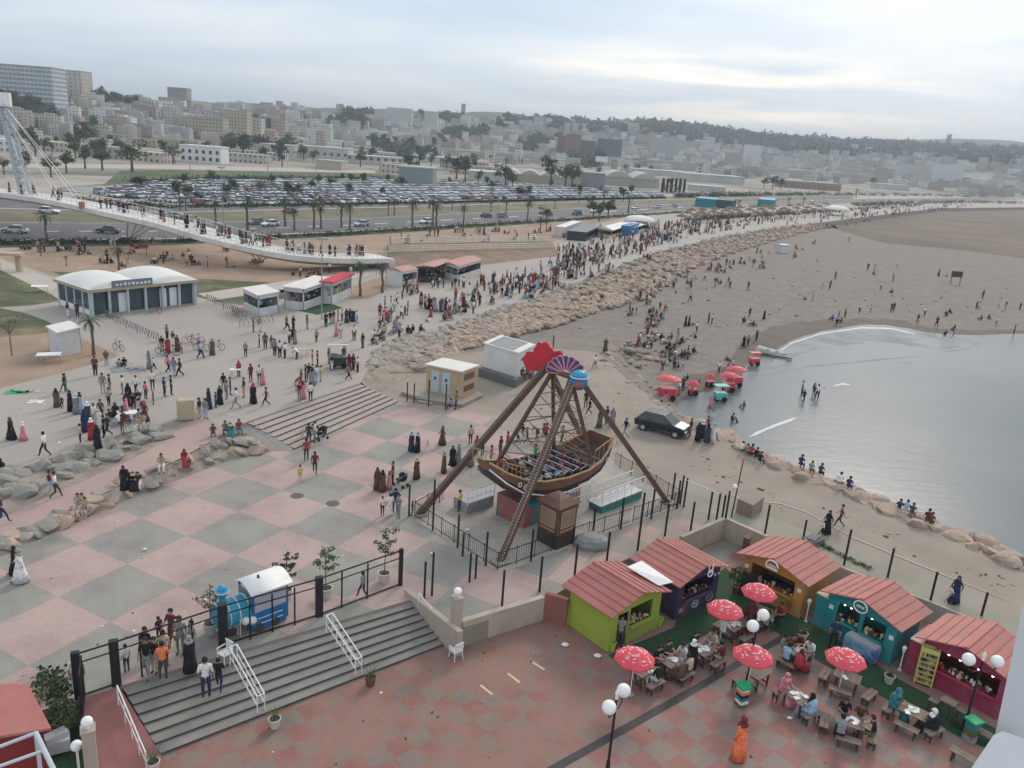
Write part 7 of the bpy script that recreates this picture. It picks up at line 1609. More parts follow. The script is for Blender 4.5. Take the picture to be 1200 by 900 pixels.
def proto(pose, robed, lod):
    key = (pose, robed, lod)
    if key in PP: return PP[key]
    m, h = body_mesh(pose, lod, robed); mats = [SKIN[0], cloth('k'), cloth('n'), cloth('d')]
    if lod:
        o = m.build('person', mats, smooth=True); hm = MB(); hair_mb(hm, h, robed); hm.build('headscarf' if robed else 'hair', [cloth('k') if robed else HAIR], o, True)
        if robed: rm_ = MB(); robe_mb(rm_, pose); rm_.build('robe', [cloth('k')], o, True)
    else:
        m.mi = 4; hair_mb(m, h, robed)
        if robed: m.mi = 1; robe_mb(m, pose)
        o = m.build('person', mats+[HAIR], smooth=True)
    for x in [o]+list(o.children): COL.objects.unlink(x)
    PP[key] = o; return o
SEEN = {}; NP = [0]; ALLP = []
POSN = dict(s='standing', w='walking', x='waiting', a='gesturing', b='bending', t='sitting', q='crouching')
def person(x, y, pose, top, bot, anchor, z=None, sc=1.0, face=None, loc=None, grp='people in the crowd'):
    robed = pose.isupper(); pz = pose.lower(); loc = loc or P(x, y, PR if z is None else z); dist = (loc-CAMP).length; lod = dist < 72
    face = U(0, 6.28) if face is None else face
    def mk(t, b):
        if sc < .8: w = 'child'
        else: w = 'person'
        return '%s in %s %s and %s %s %s %s' % (w, CC[t][0], 'robe' if robed else 'top', CC[b][0], 'headscarf' if robed else 'trousers', POSN[pz], anchor)
    l = mk(top, bot); alt = 'kgndbowlvmtp'
    i = 0
    while l in SEEN and i < len(alt): bot = alt[i]; l = mk(top, bot); i += 1
    if l in SEEN: top = R.choice('kgwdrnbmo'); bot = R.choice(alt); l = mk(top, bot)
    SEEN[l] = 1
    src = proto(pz, robed, lod); o = src.copy(); COL.objects.link(o); NP[0] += 1
    sk = R.choice(SKIN); mt, mb2 = cloth(top), cloth(bot); st = [sk, mt, mt if robed else mb2, cloth('d')]+([mb2 if robed else HAIR] if not lod else [])
    def setm(ob, lst):
        for sl_, mm in zip(ob.material_slots, lst): sl_.link = 'OBJECT'; sl_.material = mm
    setm(o, st)
    for ch in src.children:
        c = ch.copy(); COL.objects.link(c); c.parent = o; setm(c, [mb2 if ch.name.startswith('headscarf') else mt if ch.name.startswith('robe') else HAIR])
    s = sc*U(.96, 1.05)*(1.07 if dist < 47 else .94); o.location = loc; o.rotation_euler = (0, 0, face); o.scale = (s*U(.98, 1.1), s*U(.98, 1.1), s)
    tag(o, l, 'person', grp); ALLP.append((dist/sc, o, st, NP[0])); return o
def group(anchor, z, data, sc=1.0, grp=None):
    for q in data.split(';'):
        q = q.split(); x, y = float(q[0]), float(q[1]); pose = q[2]; cl = q[3]; s = float(q[4]) if len(q) > 4 else 1.0; f = float(q[5]) if len(q) > 5 else None
        person(x, y, pose, cl[0], cl[1], anchor, z, s*sc, f, grp=grp or 'people '+anchor)
group('on the granite stairs', -.25, '242 818 s wn 1 .3;257 809 w kn .85 .2')
group('in the entrance gateway', .02, '192 797 x Od 1 .3;193 782 s bv 1 .2;182 789 s kb .95 2.8;173 793 w kg 1 3.3;172 778 s kk .95 3;149 788 s wd .7 1;187 750 s dk .65;202 757 w mo 1 2.9;212 767 s gg 1 3.1;226 769 s gn .95 2.5;223 787 S kg .95 1;92 814 s wl 1 4')
group('behind the right fence panel', .02, '425 701 w gn .8 1')
group('on the chequered plaza', .02, '19 673 W kk .95 1.8;25 682 W wg .95 1.9;359 540 s rd 1 .4;369 556 w md 1 .2;352 564 w yb .72 .3;482 529 S nl .95 2.6;489 530 S kl .97 4.2;501 527 w bb .5;488 561 S ob .95 1;442 574 S oo .95 .5;448 576 S ok .95 .8;456 573 S pr .8;460 567 s dk .95 2;448 604 s wk .8;457 605 s ww .95 .3;463 601 s nn 1;467 607 x gg .95;483 604 s do .6;518 521 W oo .95 2;520 554 S oo .97 2;530 546 S kk .95;537 544 S gg .95;525 561 s wb .7')
group('at the foot of the promenade stairs', .1, '362 520 s dn .95;369 519 s wg 1 2;373 514 b kd .95 2;354 514 s wb .6')
group('behind the ship ride', .02, '558 534 s rd .95;565 534 s rk .95;575 547 s rd 1;594 529 s rd 1;586 534 s md .95;551 546 S gb .95;551 521 s bd .95;606 520 w gn .8;612 516 w kl .85;617 520 w rd .8;629 516 b on .95;636 518 w ob .95;639 519 w rk 1;658 523 w gd 1;647 520 s dd .9')
group('right of the ship ride', .02, '702 501 S vk .97;710 498 s dn 1;717 498 S gg .95;686 478 s kd 1;690 486 w kk .95;732 513 w kk 1 2;676 545 s wb .9')
group('on the sandy slope', -.1, '709 412 W od 1;697 432 w wg .9;648 408 s oo .9')
group('at the toilet cabin', .02, '529 481 t gk .9;534 480 s vd 1')
group('on the pump house plinth', 1.0, '611 444 t kd 1 4;617 443 t dm 1 4')
group('on the pink ramp', .33, '66 584 w wd 1 5;60 580 w ml 1 5.2;3 613 w nn 1 5')
group('seated on the lower rock row', .75, '150 570 T kk .95 3.6;157 572 T kb .95 3.6;163 572 t dw .9 3.4;190 552 t bw 1 3.5;216 545 T rm .95 3.8;223 548 t mg .6;250 514 t ov .95 3.5;264 511 t gd 1 3.6;270 512 T tb 1 3.6;280 510 t rt 1 3.7;93 600 t bb 1 3.5;101 602 t bg .9 3.6;98 598 t gw .95 3.4;146 575 S kk .95 3.4')
group('near the upper rock row', None, '14 515 W ko .97 1.5;28 516 W pw .8 1.6;53 535 w wk 1 1.5;4 552 Q kk 1 2.5;95 522 s bd .95 2;100 506 S nn 1 1;108 515 S rw .95 1;115 527 S kk 1 1;122 512 s kk .95;127 512 w dk 1;119 494 s vd 1;111 498 s wb .95;104 496 S dw .95;117 502 S ww .8')
group('near the sandstone block', None, '136 492 T kd 1;142 494 T gn .95;149 492 S pp .95 2;152 506 t uw 1 3;160 505 t bw 1 3;168 502 t bb 1 3.2;144 508 b or .95;151 474 S kk 1.02;147 478 b ko .95;157 482 s kk .9;130 496 t kl .9;139 501 t wl .9;145 498 t mn .9;170 494 W or 1 2.5;164 497 t gd .9')
group('on the left part of the promenade', None, '77 459 s dd .95;67 477 S vk .9;73 479 s dk .6;83 482 S kk 1;90 485 S gw .97;95 484 S lk 1;144 462 s wg 1;171 468 s pd .9;179 457 s wg 1;180 474 s md .7;193 465 s dn 1;121 461 s gb 1;129 462 s dg 1;112 440 s on 1;76 460 w kv .95;125 428 b ol .95;140 430 q gn .9;146 428 q kd .9;175 432 S gt .97;180 433 w wk .65;197 436 w pk .9;204 440 w gl .95;211 441 w kk 1;201 463 s kk 1;277 479 w wg 1 2;266 468 s gg .95;258 474 S kd .97;245 479 S nd 1;234 491 s kb 1;241 491 s gl 1;253 478 s dn .8;297 473 S kr 1;312 476 w rk 1 2;286 466 s dn 1;288 418 s gg .9;280 441 s rk .9;294 448 s md 1;304 449 s wg .95;308 451 S pb .95;262 459 s kg 1;270 463 s mn .95;128 476 s bk .95;160 462 w wd .95')
group('before the promenade stairs', None, '351 471 s mg 1;355 467 W pm .95;364 471 s wk 1;347 458 b ob .95;358 448 s kk 1;362 446 s kd 1;366 452 S gk 1;371 449 s wl 1;376 447 s yb .9;353 450 s or .8')
group('by the bicycles', None, '190 412 s kb .95;197 414 S ro .95;208 412 S oo .95;235 420 w ln 1;233 409 s pr .7;249 416 S vg .97;203 405 s dw .9;196 398 s gk .95')
group('in the middle of the promenade', None, '322 417 s gd 1;328 419 s wk 1;334 420 s wn 1;348 421 b wo .9;304 407 s gd .8;311 409 s vd 1;318 408 s dl .8;297 389 s od 1;305 389 s gw 1;336 387 w dk 1;344 387 s kk 1;360 386 s vg 1;339 402 s wd .9;343 401 w kk .95;346 403 S gt .9;371 401 w gk .8;382 383 s nk 1;387 381 w kk 1;391 379 s mb .95;396 376 s gd 1;401 376 s wn .9;406 378 S dk 1;410 377 s nn .95;414 377 S nw 1;418 379 s wl .9;394 394 S pb .95;399 396 s wk .95;415 399 s wl 1;425 408 s kv 1;445 390 w dg 1')
group('around the dark food cart', None, '366 428 s Ob .95;372 430 s ok .95;385 426 s ob .95;409 434 S mm .95;414 434 s md .95;419 436 s wm .95;408 445 w gm .9;403 424 s dn .9;389 434 s nw .9')
group('by the grey revetment rocks', None, '445 398 q kd 1;436 403 q kg 1;441 401 q wl .95;452 376 s pm 1;458 377 s ol .95;455 379 s rd .95;465 357 w wk 1;451 361 s gk .95;458 361 s pw .95;462 365 s wl .9;445 371 s mk .95;449 394 q dw .95;462 392 q gg 1;470 389 q wk 1')
group('by the glass pavilion', None, '80 372 s kw 1;91 371 s dn 1;82 384 q wg .9;67 412 t ow .9')
# diners
TG = 'people at the picnic tables'
def diner(key, u, v, pose, cl, anchor, face, sc=1.0, dz=0):
    l = off(key, u, v); a = TB[key][1]; person(0, 0, pose, cl[0], cl[1], anchor, sc=sc, face=a+face, loc=Vector((l.x, l.y, FO+dz)), grp=TG)
A_ = 'under the leftmost parasol'; diner('a', .2, -.72, 't', 'kw', A_, 0); diner('a', 0, .72, 't', 'mk', A_, pi)
A_ = 'at the crowded picnic table'; diner('b', -.35, .72, 't', 'kd', A_, pi); diner('b', .3, .7, 't', 'dk', A_, pi); diner('b', -.3, -.72, 'T', 'og', A_, 0); diner('b', .3, -.72, 't', 'bv', A_, 0); diner('b', .85, .1, 't', 'ww', A_, 1.57)
A_ = 'beside the green carpet table'; diner('c', -.85, .1, 'S', 'kw', A_, -1.4, .8); diner('c', 0, .72, 't', 'kd', A_, pi); diner('c', .4, -.7, 't', 'mb', A_, 0); diner('c', .9, .2, 'q', 'bb', A_, 1.5, 1, .4)
A_ = 'before the purple kiosk'; diner('d', -.8, .1, 't', 'wg', A_, -1.5); diner('d', .5, .65, 't', 'ob', A_, pi); diner('d', .35, -.7, 't', 'dm', A_, 0)
A_ = 'at the mustard kiosk table'; diner('e', -.35, -.72, 'T', 'mo', A_, 0); diner('e', .6, .7, 't', 'rk', A_, pi); diner('e', .6, -.75, 't', 'gd', A_, 0)
A_ = 'at the table of six'; diner('g', -.3, .76, 't', 'mk', A_, pi); diner('g', .3, .76, 't', 'wg', A_, pi); diner('g', -.7, -.1, 't', 'gb', A_, -1.5); diner('g', -.05, -.76, 't', 'ld', A_, 0, 1.05); diner('g', .55, -.7, 'T', 'rm', A_, 0); diner('g', -.45, .3, 't', 'ok', A_, -2)
person(0, 0, 'b', 'd', 'm', 'at the nearly empty table', sc=.95, face=TB['h'][1]+.6-1.57, loc=off('h', -.55, .75), grp=TG)
A_ = 'at the small table of two'; diner('i', -.85, 0, 'T', 'pp', A_, -1.57, 1.05); diner('i', .85, 0, 'T', 'lk', A_, 1.57)
A_ = 'at the tight table of four'; diner('j', -.2, .78, 't', 'kd', A_, pi); diner('j', .45, .75, 't', 'ob', A_, pi); diner('j', .95, -.1, 't', 'kv', A_, 1.57, 1.05); diner('j', -.35, -.78, 't', 'gk', A_, 0)
A_ = 'at the paper covered table'; diner('k', -.9, .1, 'T', 'tt', A_, -1.57, 1.05); diner('k', .9, -.1, 'T', 'kw', A_, 1.57)
person(864, 889, 'S', 'O', 'm', 'alone on the dining paving', FO, 1.06, .6, grp=TG)
person(974, 762, 's', 'n', 'k', 'at the drinks chest', FO, 1.0, 5.6, grp='people at the kiosks'); person(725, 760, 's', 'g', 'd', 'in the lime kiosk doorway', FO+.03, 1.0, 3, grp='people at the kiosks')
# sea side
group('on the dirt road by the sea', .02, '968 625 W kk 1 2;963 628 w wk .65;983 618 w rd .98 1.2;1117 706 W nn .98 2;1112 706 w wb .6;766 505 s gd .9;808 512 s dg .95')
group('at the sea edge', .1, '817 517 S kk .97;822 514 S nw .95;828 519 S dk .95;835 518 S wl .97;828 508 s rn .95')
group('on the sea wall', -.12, '868 533 t wd .95 5.5;874 536 t gk .95 5.6;879 538 t rk 1 5.5;885 541 t kd .95 5.6;889 546 t ko .95 5.4;876 530 s wg .6;937 551 t nd 1.05 5.6;949 557 t go .95 5.6;960 561 t dk 1 5.6;982 573 t wg 1.05 5.6;993 577 t nn 1.05 5.6;1052 603 t nw .95 5.6;1060 605 t lw .95 5.6;1067 608 t dk .95 5.6;1085 617 t mo 1 5.6;1089 619 t oo .95 5.6')
group('wading in the shallow sea', SANDZ, '939 463 s lk 1;957 468 a wk 1;941 471 w kd .8;953 464 s nd .9;832 478 S pp .8;835 490 s gw .6;857 494 q nd 1')
group('by the red beach carts', SANDZ, '795 463 s wg .9;800 457 s dn .9;804 454 s kw .85;811 461 w Ob .8;818 458 s ry .8;779 474 S pk .8;752 469 q pw 1;767 478 q kr 1;775 480 q dk 1;745 466 q kv 1;783 483 q wk .9;842 437 s wd .8;850 431 w ow .85;858 434 w wk .85;854 427 q mb 1;872 478 q og .8')
group('on the beach above the carts', SANDZ+.05, '784 407 q kd 1;790 409 q dk 1;797 405 q kk 1;802 418 q dg 1;807 419 q kd 1;812 414 q kv 1;785 427 q nw 1;790 430 q kl .95;795 432 q dn .9;775 398 q kd 1;771 397 q wk 1;749 403 s wd .9;755 407 q dk .95;756 391 q bw 1;800 432 w wo .6;776 434 s bo 1;738 408 q gk .9')
group('on the open beach near the boat', SANDZ, '803 382 S kk .9;807 382 S kd .9;816 389 w wk .9;830 378 s vk .9;834 379 s wd .85;871 378 q kd 1;877 381 q wk 1;882 382 q kn 1;878 371 s kk .9;895 374 S kg .9;871 406 S kk .9;876 405 s gd .9;886 399 s dk .9')
group('where waves reach the sand', SANDZ, '982 376 s nk 1;980 380 w lk .9;986 378 q dn 1;976 375 q un 1;990 371 s gd .9;1007 366 s wk .85;1020 366 s yk .85;1044 365 s nd .9;1047 364 s kk .85;1075 378 w dk .9;1083 370 w wn .95;1097 383 w kk 1;1108 393 q mk 1;1114 394 w dw .9;1117 391 s kk .9;1150 375 q kd 1;1158 374 q dg 1;1167 381 w wr .8;1188 391 s rk .9;1195 363 s kk .9;1170 361 s wk .9;1178 362 s ob .85;1108 370 q kn 1;1112 367 q dd 1')
# riders on the ship
for i in range(8):
    for j in range(3):
        if R.random() < .05: continue
        u = -2.6+i*.8; l = sp_(u, -.8+j*.8+U(-.1, .1), .2); cl = R.choice(['kd', 'wn', 'wk', 'gn', 'pk', 'mk', 'bn', 'lk', 'nk', 'pd'])
        person(0, 0, 't', cl[0], cl[1], 'in ship seat row %d' % (i+1), sc=.92, face=ang(dL)+(-pi/2 if i < 4 else pi/2), loc=l, grp='riders of the swinging ship')
person(0, 0, 'x', 'r', 'e', 'on the ship stern', sc=1, face=1, loc=sp_(-3.9, 0, .75), grp='riders of the swinging ship'); person(0, 0, 'a', 'e', 'k', 'among the ship seats', sc=.95, face=2, loc=sp_(.4, -1.0, .5), grp='riders of the swinging ship')
person(538, 600, 's', 'y', 'd', 'on the ride boarding deck', .8, .9, 1, grp='ride staff')
print('people', NP[0])
# ---- the far crowd: rows of people too many to list; joined
cm = MB(); CMATS = SKIN[:1]+[cloth(c) for c in 'kdgnwomrblvp']+[HAIR]+[cloth(c) for c in 'OyteuO'[:5]]+SKIN[1:]
ALLP.sort(key=lambda t: (t[0], t[3]))
for _d, o, st, _n in ALLP[298:]:      # the smallest in the photo join the crowd mass
    bpy.context.view_layer.update() if _n < 0 else None
    ca, sa, s = cos(o.rotation_euler.z)*o.scale.z, sin(o.rotation_euler.z)*o.scale.z, o.scale.z; p = o.location; k0 = len(cm.V)
    cm.V += [(p.x+v.co.x*ca-v.co.y*sa, p.y+v.co.x*sa+v.co.y*ca, p.z+v.co.z*s) for v in o.data.vertices]; ix = [CMATS.index(q) if q in CMATS else 0 for q in st]
    for f in o.data.polygons: cm.F.append(tuple(k0+i for i in f.vertices)); cm.I.append(ix[min(f.material_index, len(ix)-1)])
    for c in list(o.children): bpy.data.objects.remove(c)
    bpy.data.objects.remove(o)
def crowd(poly_, n, z, mix, seed, clump=3):
    rr = random.Random(seed); xs = [p[0] for p in poly_]; ys = [p[1] for p in poly_]; c = 0
    while c < n:
        x, y = rr.uniform(min(xs), max(xs)), rr.uniform(min(ys), max(ys))
        if not inside(x, y, poly_): continue
        for k in range(rr.randint(1, clump)):
            c += 1; p = P(x, y, z)+Vector((rr.gauss(0, .7), rr.gauss(0, .7), 0)); ps = rr.choice(mix); src = proto(ps.lower(), ps.isupper(), False).data; a = rr.uniform(0, 6.3); s = rr.choice((1, 1, 1, .95, .7))*rr.uniform(.92, 1.05)
            t, b = rr.choice((1, 1, 1, 2, 2, 3, 4, 5, 5, 6, 7, 8, 9, 10, 12)), rr.choice((1, 2, 3, 4, 6, 9, 11)); k0 = len(cm.V); ca, sa = cos(a)*s, sin(a)*s
            cm.V += [(p.x+v.co.x*ca-v.co.y*sa, p.y+v.co.x*sa+v.co.y*ca, p.z+v.co.z*s) for v in src.vertices]; mp_ = (0, t, t if ps.isupper() else b, 2, b if ps.isupper() else 13)
            for f in src.polygons: cm.F.append(tuple(k0+i for i in f.vertices)); cm.I.append(mp_[f.material_index])
crowd([(478, 352), (560, 340), (600, 318), (660, 305), (660, 338), (600, 352), (555, 366), (500, 375)], 62, PR, 'swsSWq', 1); crowd([(440, 398), (520, 372), (640, 345), (700, 322), (700, 312), (600, 340), (500, 358), (440, 380)], 46, PR, 'qswS', 31)
crowd([(560, 338), (640, 318), (700, 300), (700, 318), (640, 338), (590, 350)], 55, PR, 'swsS', 2)
crowd([(655, 290), (735, 272), (780, 262), (810, 268), (745, 296), (690, 315), (650, 325)], 200, PR, 'swsSq', 3)
crowd([(760, 268), (830, 256), (930, 250), (1040, 244), (1010, 256), (900, 262), (800, 280), (740, 298)], 420, PR, 'swsSq', 4)
crowd([(960, 252), (1100, 240), (1150, 240), (1080, 250), (1000, 258)], 130, PR, 'sw', 5)
crowd([(20, 300), (250, 292), (330, 300), (250, 318), (150, 312), (40, 306)], 40, PR, 'qsqt', 6, 5)
crowd([(30, 288), (170, 288), (170, 298), (30, 300)], 40, PR, 'qsq', 16, 5)
crowd([(330, 326), (430, 312), (430, 318), (336, 332)], 12, PR, 'sqs', 7, 4)
crowd([(460, 275), (650, 268), (740, 262), (650, 282), (460, 288)], 60, PR, 'sqs', 8, 4)
crowd([(462, 345), (470, 340), (520, 332), (568, 328), (560, 336), (500, 345)], 26, PR, 'sws', 9)
crowd([(720, 345), (780, 312), (860, 292), (960, 272), (1010, 280), (860, 330), (760, 370)], 38, SANDZ, 'qsw', 10)
crowd([(715, 372), (760, 352), (820, 392), (800, 428), (740, 410)], 42, SANDZ, 'qqsq', 33, 4); crowd([(720, 362), (800, 322), (900, 290), (900, 300), (810, 340), (735, 375)], 50, SANDZ, 'qqsw', 34, 4)
crowd([(800, 330), (1000, 300), (1180, 330), (1150, 362), (1000, 352), (850, 370)], 26, SANDZ, 'qsws', 11)
crowd([(900, 265), (1040, 252), (1050, 262), (960, 272)], 30, PR-.1, 'sq', 12)
for t0 in range(3): crowd([(440+t0*120, 398-t0*38), (560+t0*100, 362-t0*32), (565+t0*100, 368-t0*32), (450+t0*120, 404-t0*38)], 16, PR+.1, 'qsq', 20+t0)
E_lo, E_hi = [], []
i0 = 0
for x0 in (12, 120, 205, 260, 330, 400):     # on the footbridge
    for k in range(14 if x0 > 200 else 9):
        f = (x0+U(-40, 45)); i = min(range(len(An)), key=lambda q: abs(px(An[q])[0]-f)); p = An[i].lerp(Bf[i], U(.2, .8)); ps = R.choice('swS'); src = proto(ps.lower(), ps.isupper(), False).data; a = U(0, 6.3); ca, sa = cos(a), sin(a); k0 = len(cm.V); t, b = R.choice((1, 2, 3, 4, 5, 6, 8)), R.choice((1, 2, 4))
        cm.V += [(p.x+v.co.x*ca-v.co.y*sa, p.y+v.co.x*sa+v.co.y*ca, p.z+v.co.z) for v in src.vertices]
        for g_ in src.polygons: cm.F.append(tuple(k0+i2 for i2 in g_.vertices)); cm.I.append((0, t, b, 2, 13)[g_.material_index])
o = cm.build('crowd', CMATS, smooth=True); o['kind'] = 'stuff'; o['label'] = 'dense far crowd on the promenade, footbridge, picnic sand and upper beach'
# ================================================================== SMALL THINGS
# strollers
def stroller(x, y, z, rz, label, hood='k'):
    t = thing('stroller', label, 'stroller', group='strollers', own=False); m = MB(); m.tube([(-.22, -.45, .95), (-.22, .1, .5), (-.22, .45, .12)], .018, 5); m.tube([(.22, -.45, .95), (.22, .1, .5), (.22, .45, .12)], .018, 5); m.tube([(-.22, -.45, .95), (.22, -.45, .95)], .02, 5); m.tube([(-.22, .15, .5), (-.22, -.35, .12)], .018, 5); m.tube([(.22, .15, .5), (.22, -.35, .12)], .018, 5); m.build('frame', grey_m, t)
    m = MB(); m.obox((-.2, -.2, .42), (.4, 0, 0), (0, .5, 0), (0, 0, .1)); m.obox((-.2, -.28, .45), (.4, 0, 0), (0, .08, 0), (0, -.1, .5)); m.build('seat', cloth(hood), t)
    m = MB(); m.sph((0, -.12, .78), .3, 10, 5, (.8, 1, .9), 0, 1); m.build('hood', cloth(hood), t, True)
    for sx in (-1, 1):
        for yy in (.45, -.35): m = MB(); m.cyl((sx*.25, yy, .12), (sx*.21, yy, .12), .12, n=10); m.build('wheel', tyre, t)
    t.location = P(x, y, z); t.rotation_euler = (0, 0, rz)
stroller(470, 570, .01, 1, 'black stroller beside the woman in brown on the chequered plaza'); stroller(160, 475, PR, 2, 'black stroller behind the woman bending in black robe'); stroller(377, 515, .25, 2.5, 'dark stroller carried on the promenade stairs')
# bicycles
def bicycle():
    t = thing('bicycle', '', 'bicycle', own=False)
    for y in (-.5, .5):
        m = MB(); m.tube([Vector((0, y+.32*cos(a), .34+.32*sin(a))) for a in [2*pi*i/16 for i in range(17)]], .022, 4); w = m.build('wheel', tyre, t); m = MB()
        for i in range(6): a = pi*i/6; m.cyl((0, y-.31*cos(a), .34-.31*sin(a)), (0, y+.31*cos(a), .34+.31*sin(a)), .004, n=3)
        m.build('spokes', rim, w)
    m = MB(); m.tube([(0, -.5, .34), (0, -.12, .34), (0, .36, .78), (0, -.2, .8), (0, -.5, .34)], .017, 5); m.tube([(0, -.12, .34), (0, -.24, .92)], .016, 5); m.tube([(0, .5, .34), (0, .34, .95)], .018, 5); m.build('frame', cloth('r'), t)
    m = MB(); m.box((0, -.25, .94), (.12, .25, .05)); m.build('saddle', cloth('k'), t); m = MB(); m.tube([(-.26, .28, .98), (0, .35, .98), (.26, .28, .98)], .015, 5); m.build('handlebar', black, t)
    m = MB(); m.cyl((-.1, -.12, .34), (.1, -.12, .34), .05, n=8); m.build('crank', grey_m, t); return t
bk = bicycle(); u = []
for i, (x, y, rz, l) in enumerate(((190, 416, 1.2, 'bicycle ridden by the child in black at the end of the barrier'), (200, 417, 2.1, 'bicycle beside the red robe'), (212, 413, .6, 'bicycle leaning right of the brown robe'), (222, 403, 1.4, 'bicycle parked behind the group, left one'), (230, 402, 1.7, 'bicycle parked behind the group, right one'), (254, 410, 1.5, 'bicycle right of the olive robe'), (236, 411, 1.5, 'bicycle beside the child in pink'), (139, 411, 1.1, 'bicycle lying near the low rug on the promenade'), (134, 372, 1.6, 'bicycle standing at the pavilion front'), (182, 367, 1.4, 'white bicycle shaped rack toy before the pavilion door'), (282, 370, 1.3, 'bicycle at the left side of the white snack stall'), (276, 371, .8, 'bicycle leaning on the rack near the snack stall'))):
    if 'toy' in l: l = 'bicycle standing before the pavilion door'
    o = place(bk, u, P(x, y, PR+.005), rz, 1, l, 'bicycles on the promenade')
# zigzag barriers
def barrier():
    t = thing('crowd_barrier', '', 'barrier', own=False); m = MB(); m.tube([(-1.1, 0, 0), (-1.1, 0, .95), (1.1, 0, .95), (1.1, 0, 0)], .03, 4); m.tube([(-1.1, 0, .2), (1.1, 0, .2)], .02, 4); m.build('frame', grey_m, t); m = MB()
    for i in range(4): x = -1.1+i*.55; m.tube([(x, 0, .2), (x+.275, 0, .93), (x+.55, 0, .2)], .02, 4)
    m.build('zigzag', black, t); return t
br_ = barrier(); u = []
def barline(x0, y0, x1, y1, w):
    a, b = P(x0, y0, PR), P(x1, y1, PR); n = max(1, round((b-a).length/2.3))
    for i in range(n): place(br_, u, a.lerp(b, (i+.5)/n), ang(b-a), 1, 'zigzag steel barrier %d along from the left, %s' % (i+1, w), 'zigzag steel barriers')
barline(124, 374, 187, 402, 'between pavilion and bicycles'); barline(242, 353, 283, 371, 'between pavilion and snack stall'); barline(282, 383, 319, 378, 'before the white snack stall')
# food cart
p = P(396, 431, PR); t = thing('food_cart', 'dark food cart under a white square awning among the crowd', 'cart', p); m = MB(); m.box(p+Z1*.65, (1.5, .9, .8), .3); m.build('body', material('cart_green', (.03, .06, .045), .6, .2, 2), t); m = MB(); m.box(p+Z1*1.1, (1.55, .95, .06), .3)
m.build('counter', wood, t); ct = Vector((cos(.3), sin(.3), 0)); cn = Vector((-sin(.3), cos(.3), 0))
for sx in (-1, 1):
    for sy in (-1, 1): c = p+ct*sx*.7+cn*sy*.4; m = MB(); m.cyl(c+Z1*1.1, c+Z1*2.2, .02, n=4); m.build('post', grey_m, t)
    m = MB(); m.cyl(p+ct*sx*.5-cn*.48+Z1*.28, p+ct*sx*.5-cn*.54+Z1*.28, .27, n=12); m.build('wheel', tyre, t)
m = MB(); m.obox(p-ct*.95-cn*.7+Z1*2.35, ct*1.9, cn*1.4-Z1*.3, Z1*.04); m.build('awning', offw_roof, t)
m = MB(); 
for i in range(14): m.box(p+ct*U(-.6, .6)+cn*U(-.3, .3)+Z1*1.22, (U(.1, .2), U(.1, .2), U(.1, .3)), U(0, 3))
m.build('wares', cloth('g'), t)
def small_table(x, y, z, s, label, col=None):
    p = P(x, y, z); t = thing('folding_table', label, 'table', p); m = MB(); m.box(p+Z1*.7, (1.1*s, .65*s, .05), .4); m.build('tabletop', col or white, t)
    for sx in (-1, 1):
        for sy in (-1, 1): m = MB(); m.cyl(p+Vector((sx*.45*s, sy*.25*s, 0)), p+Vector((sx*.4*s, sy*.2*s, .68)), .025, n=4); m.build('leg', grey_m, t)
small_table(354, 417, PR, 1.2, 'pale folding stand with goods in the middle of the promenade', cloth('b')); small_table(150, 494, PR, 1.3, 'low table in the seated cluster before the sandstone block'); small_table(58, 424, PR, 1.7, 'white garden table beside the small white cabin'); small_table(47, 342, PR, 1.6, 'white table on the lawn at the left'); small_table(276, 442, PR, .8, 'small white box stand on the promenade')
def rug(name, x, y, w, d, rz, c, label, z=PR):
    p = P(x, y, z); m = MB(); m.box(p+Z1*.02, (w, d, .03), rz)
    for i in range(5): m.box(p+Vector((U(-w/3, w/3), U(-d/3, d/3), .08)), (U(.1, .25), U(.1, .25), .1), U(0, 3))
    tag(m.build(name, cloth(c)), label, 'rug')
rug('ground_rug', 20, 460, 1.6, .8, .3, 'e', 'green rug with goods at the left edge of the promenade'); rug('ground_rug', 34, 459, 1.6, .7, .4, 'b', 'beige rug with goods next to the green rug'); rug('ground_rug', 150, 433, 2.6, 1.4, .5, 'g', 'grey rug spread out on the promenade pavement'); rug('ground_rug', 42, 471, 1.0, .8, .2, 'w', 'white kite like sheet on the promenade pavement')
# beach: carts, parasols, boat, board
def beach_cart(x, y, c, label, s=1.0, par=True):
    p = P(x, y, SANDZ+.01); t = thing('beach_cart', label, 'cart', p, 'beach vendors carts'); cm_ = material('cart_'+c, {'red': (.55, .07, .09), 'teal': (.12, .42, .38)}[c], .6, .12, 2); m = MB(); m.box(p+Z1*.7*s, (1.4*s, .9*s, .75*s), .3); m.build('body', cm_, t)
    for sx in (-1, 1): m = MB(); m.cyl(p+Vector((sx*.45*s, -.5*s, .28)), p+Vector((sx*.45*s, -.42*s, .28)), .28, n=10); m.build('wheel', tyre, t)
    for sx in (-1, 1): m = MB(); m.cyl(p+Vector((sx*.6*s, 0, .9)), p+Vector((sx*.6*s, 0, 1.9*s)), .03, n=4); m.build('post', white, t)
    m = MB(); m.lathe(p+Z1*1.85*s, ((1.15*s, 0), (1.1*s, .08), (.6*s, .3), (.05, .42)), 10, 1, .8) if par else m.box(p+Z1*1.9*s, (1.7*s, 1.1*s, .1), .3); m.build('canopy', cm_, t)
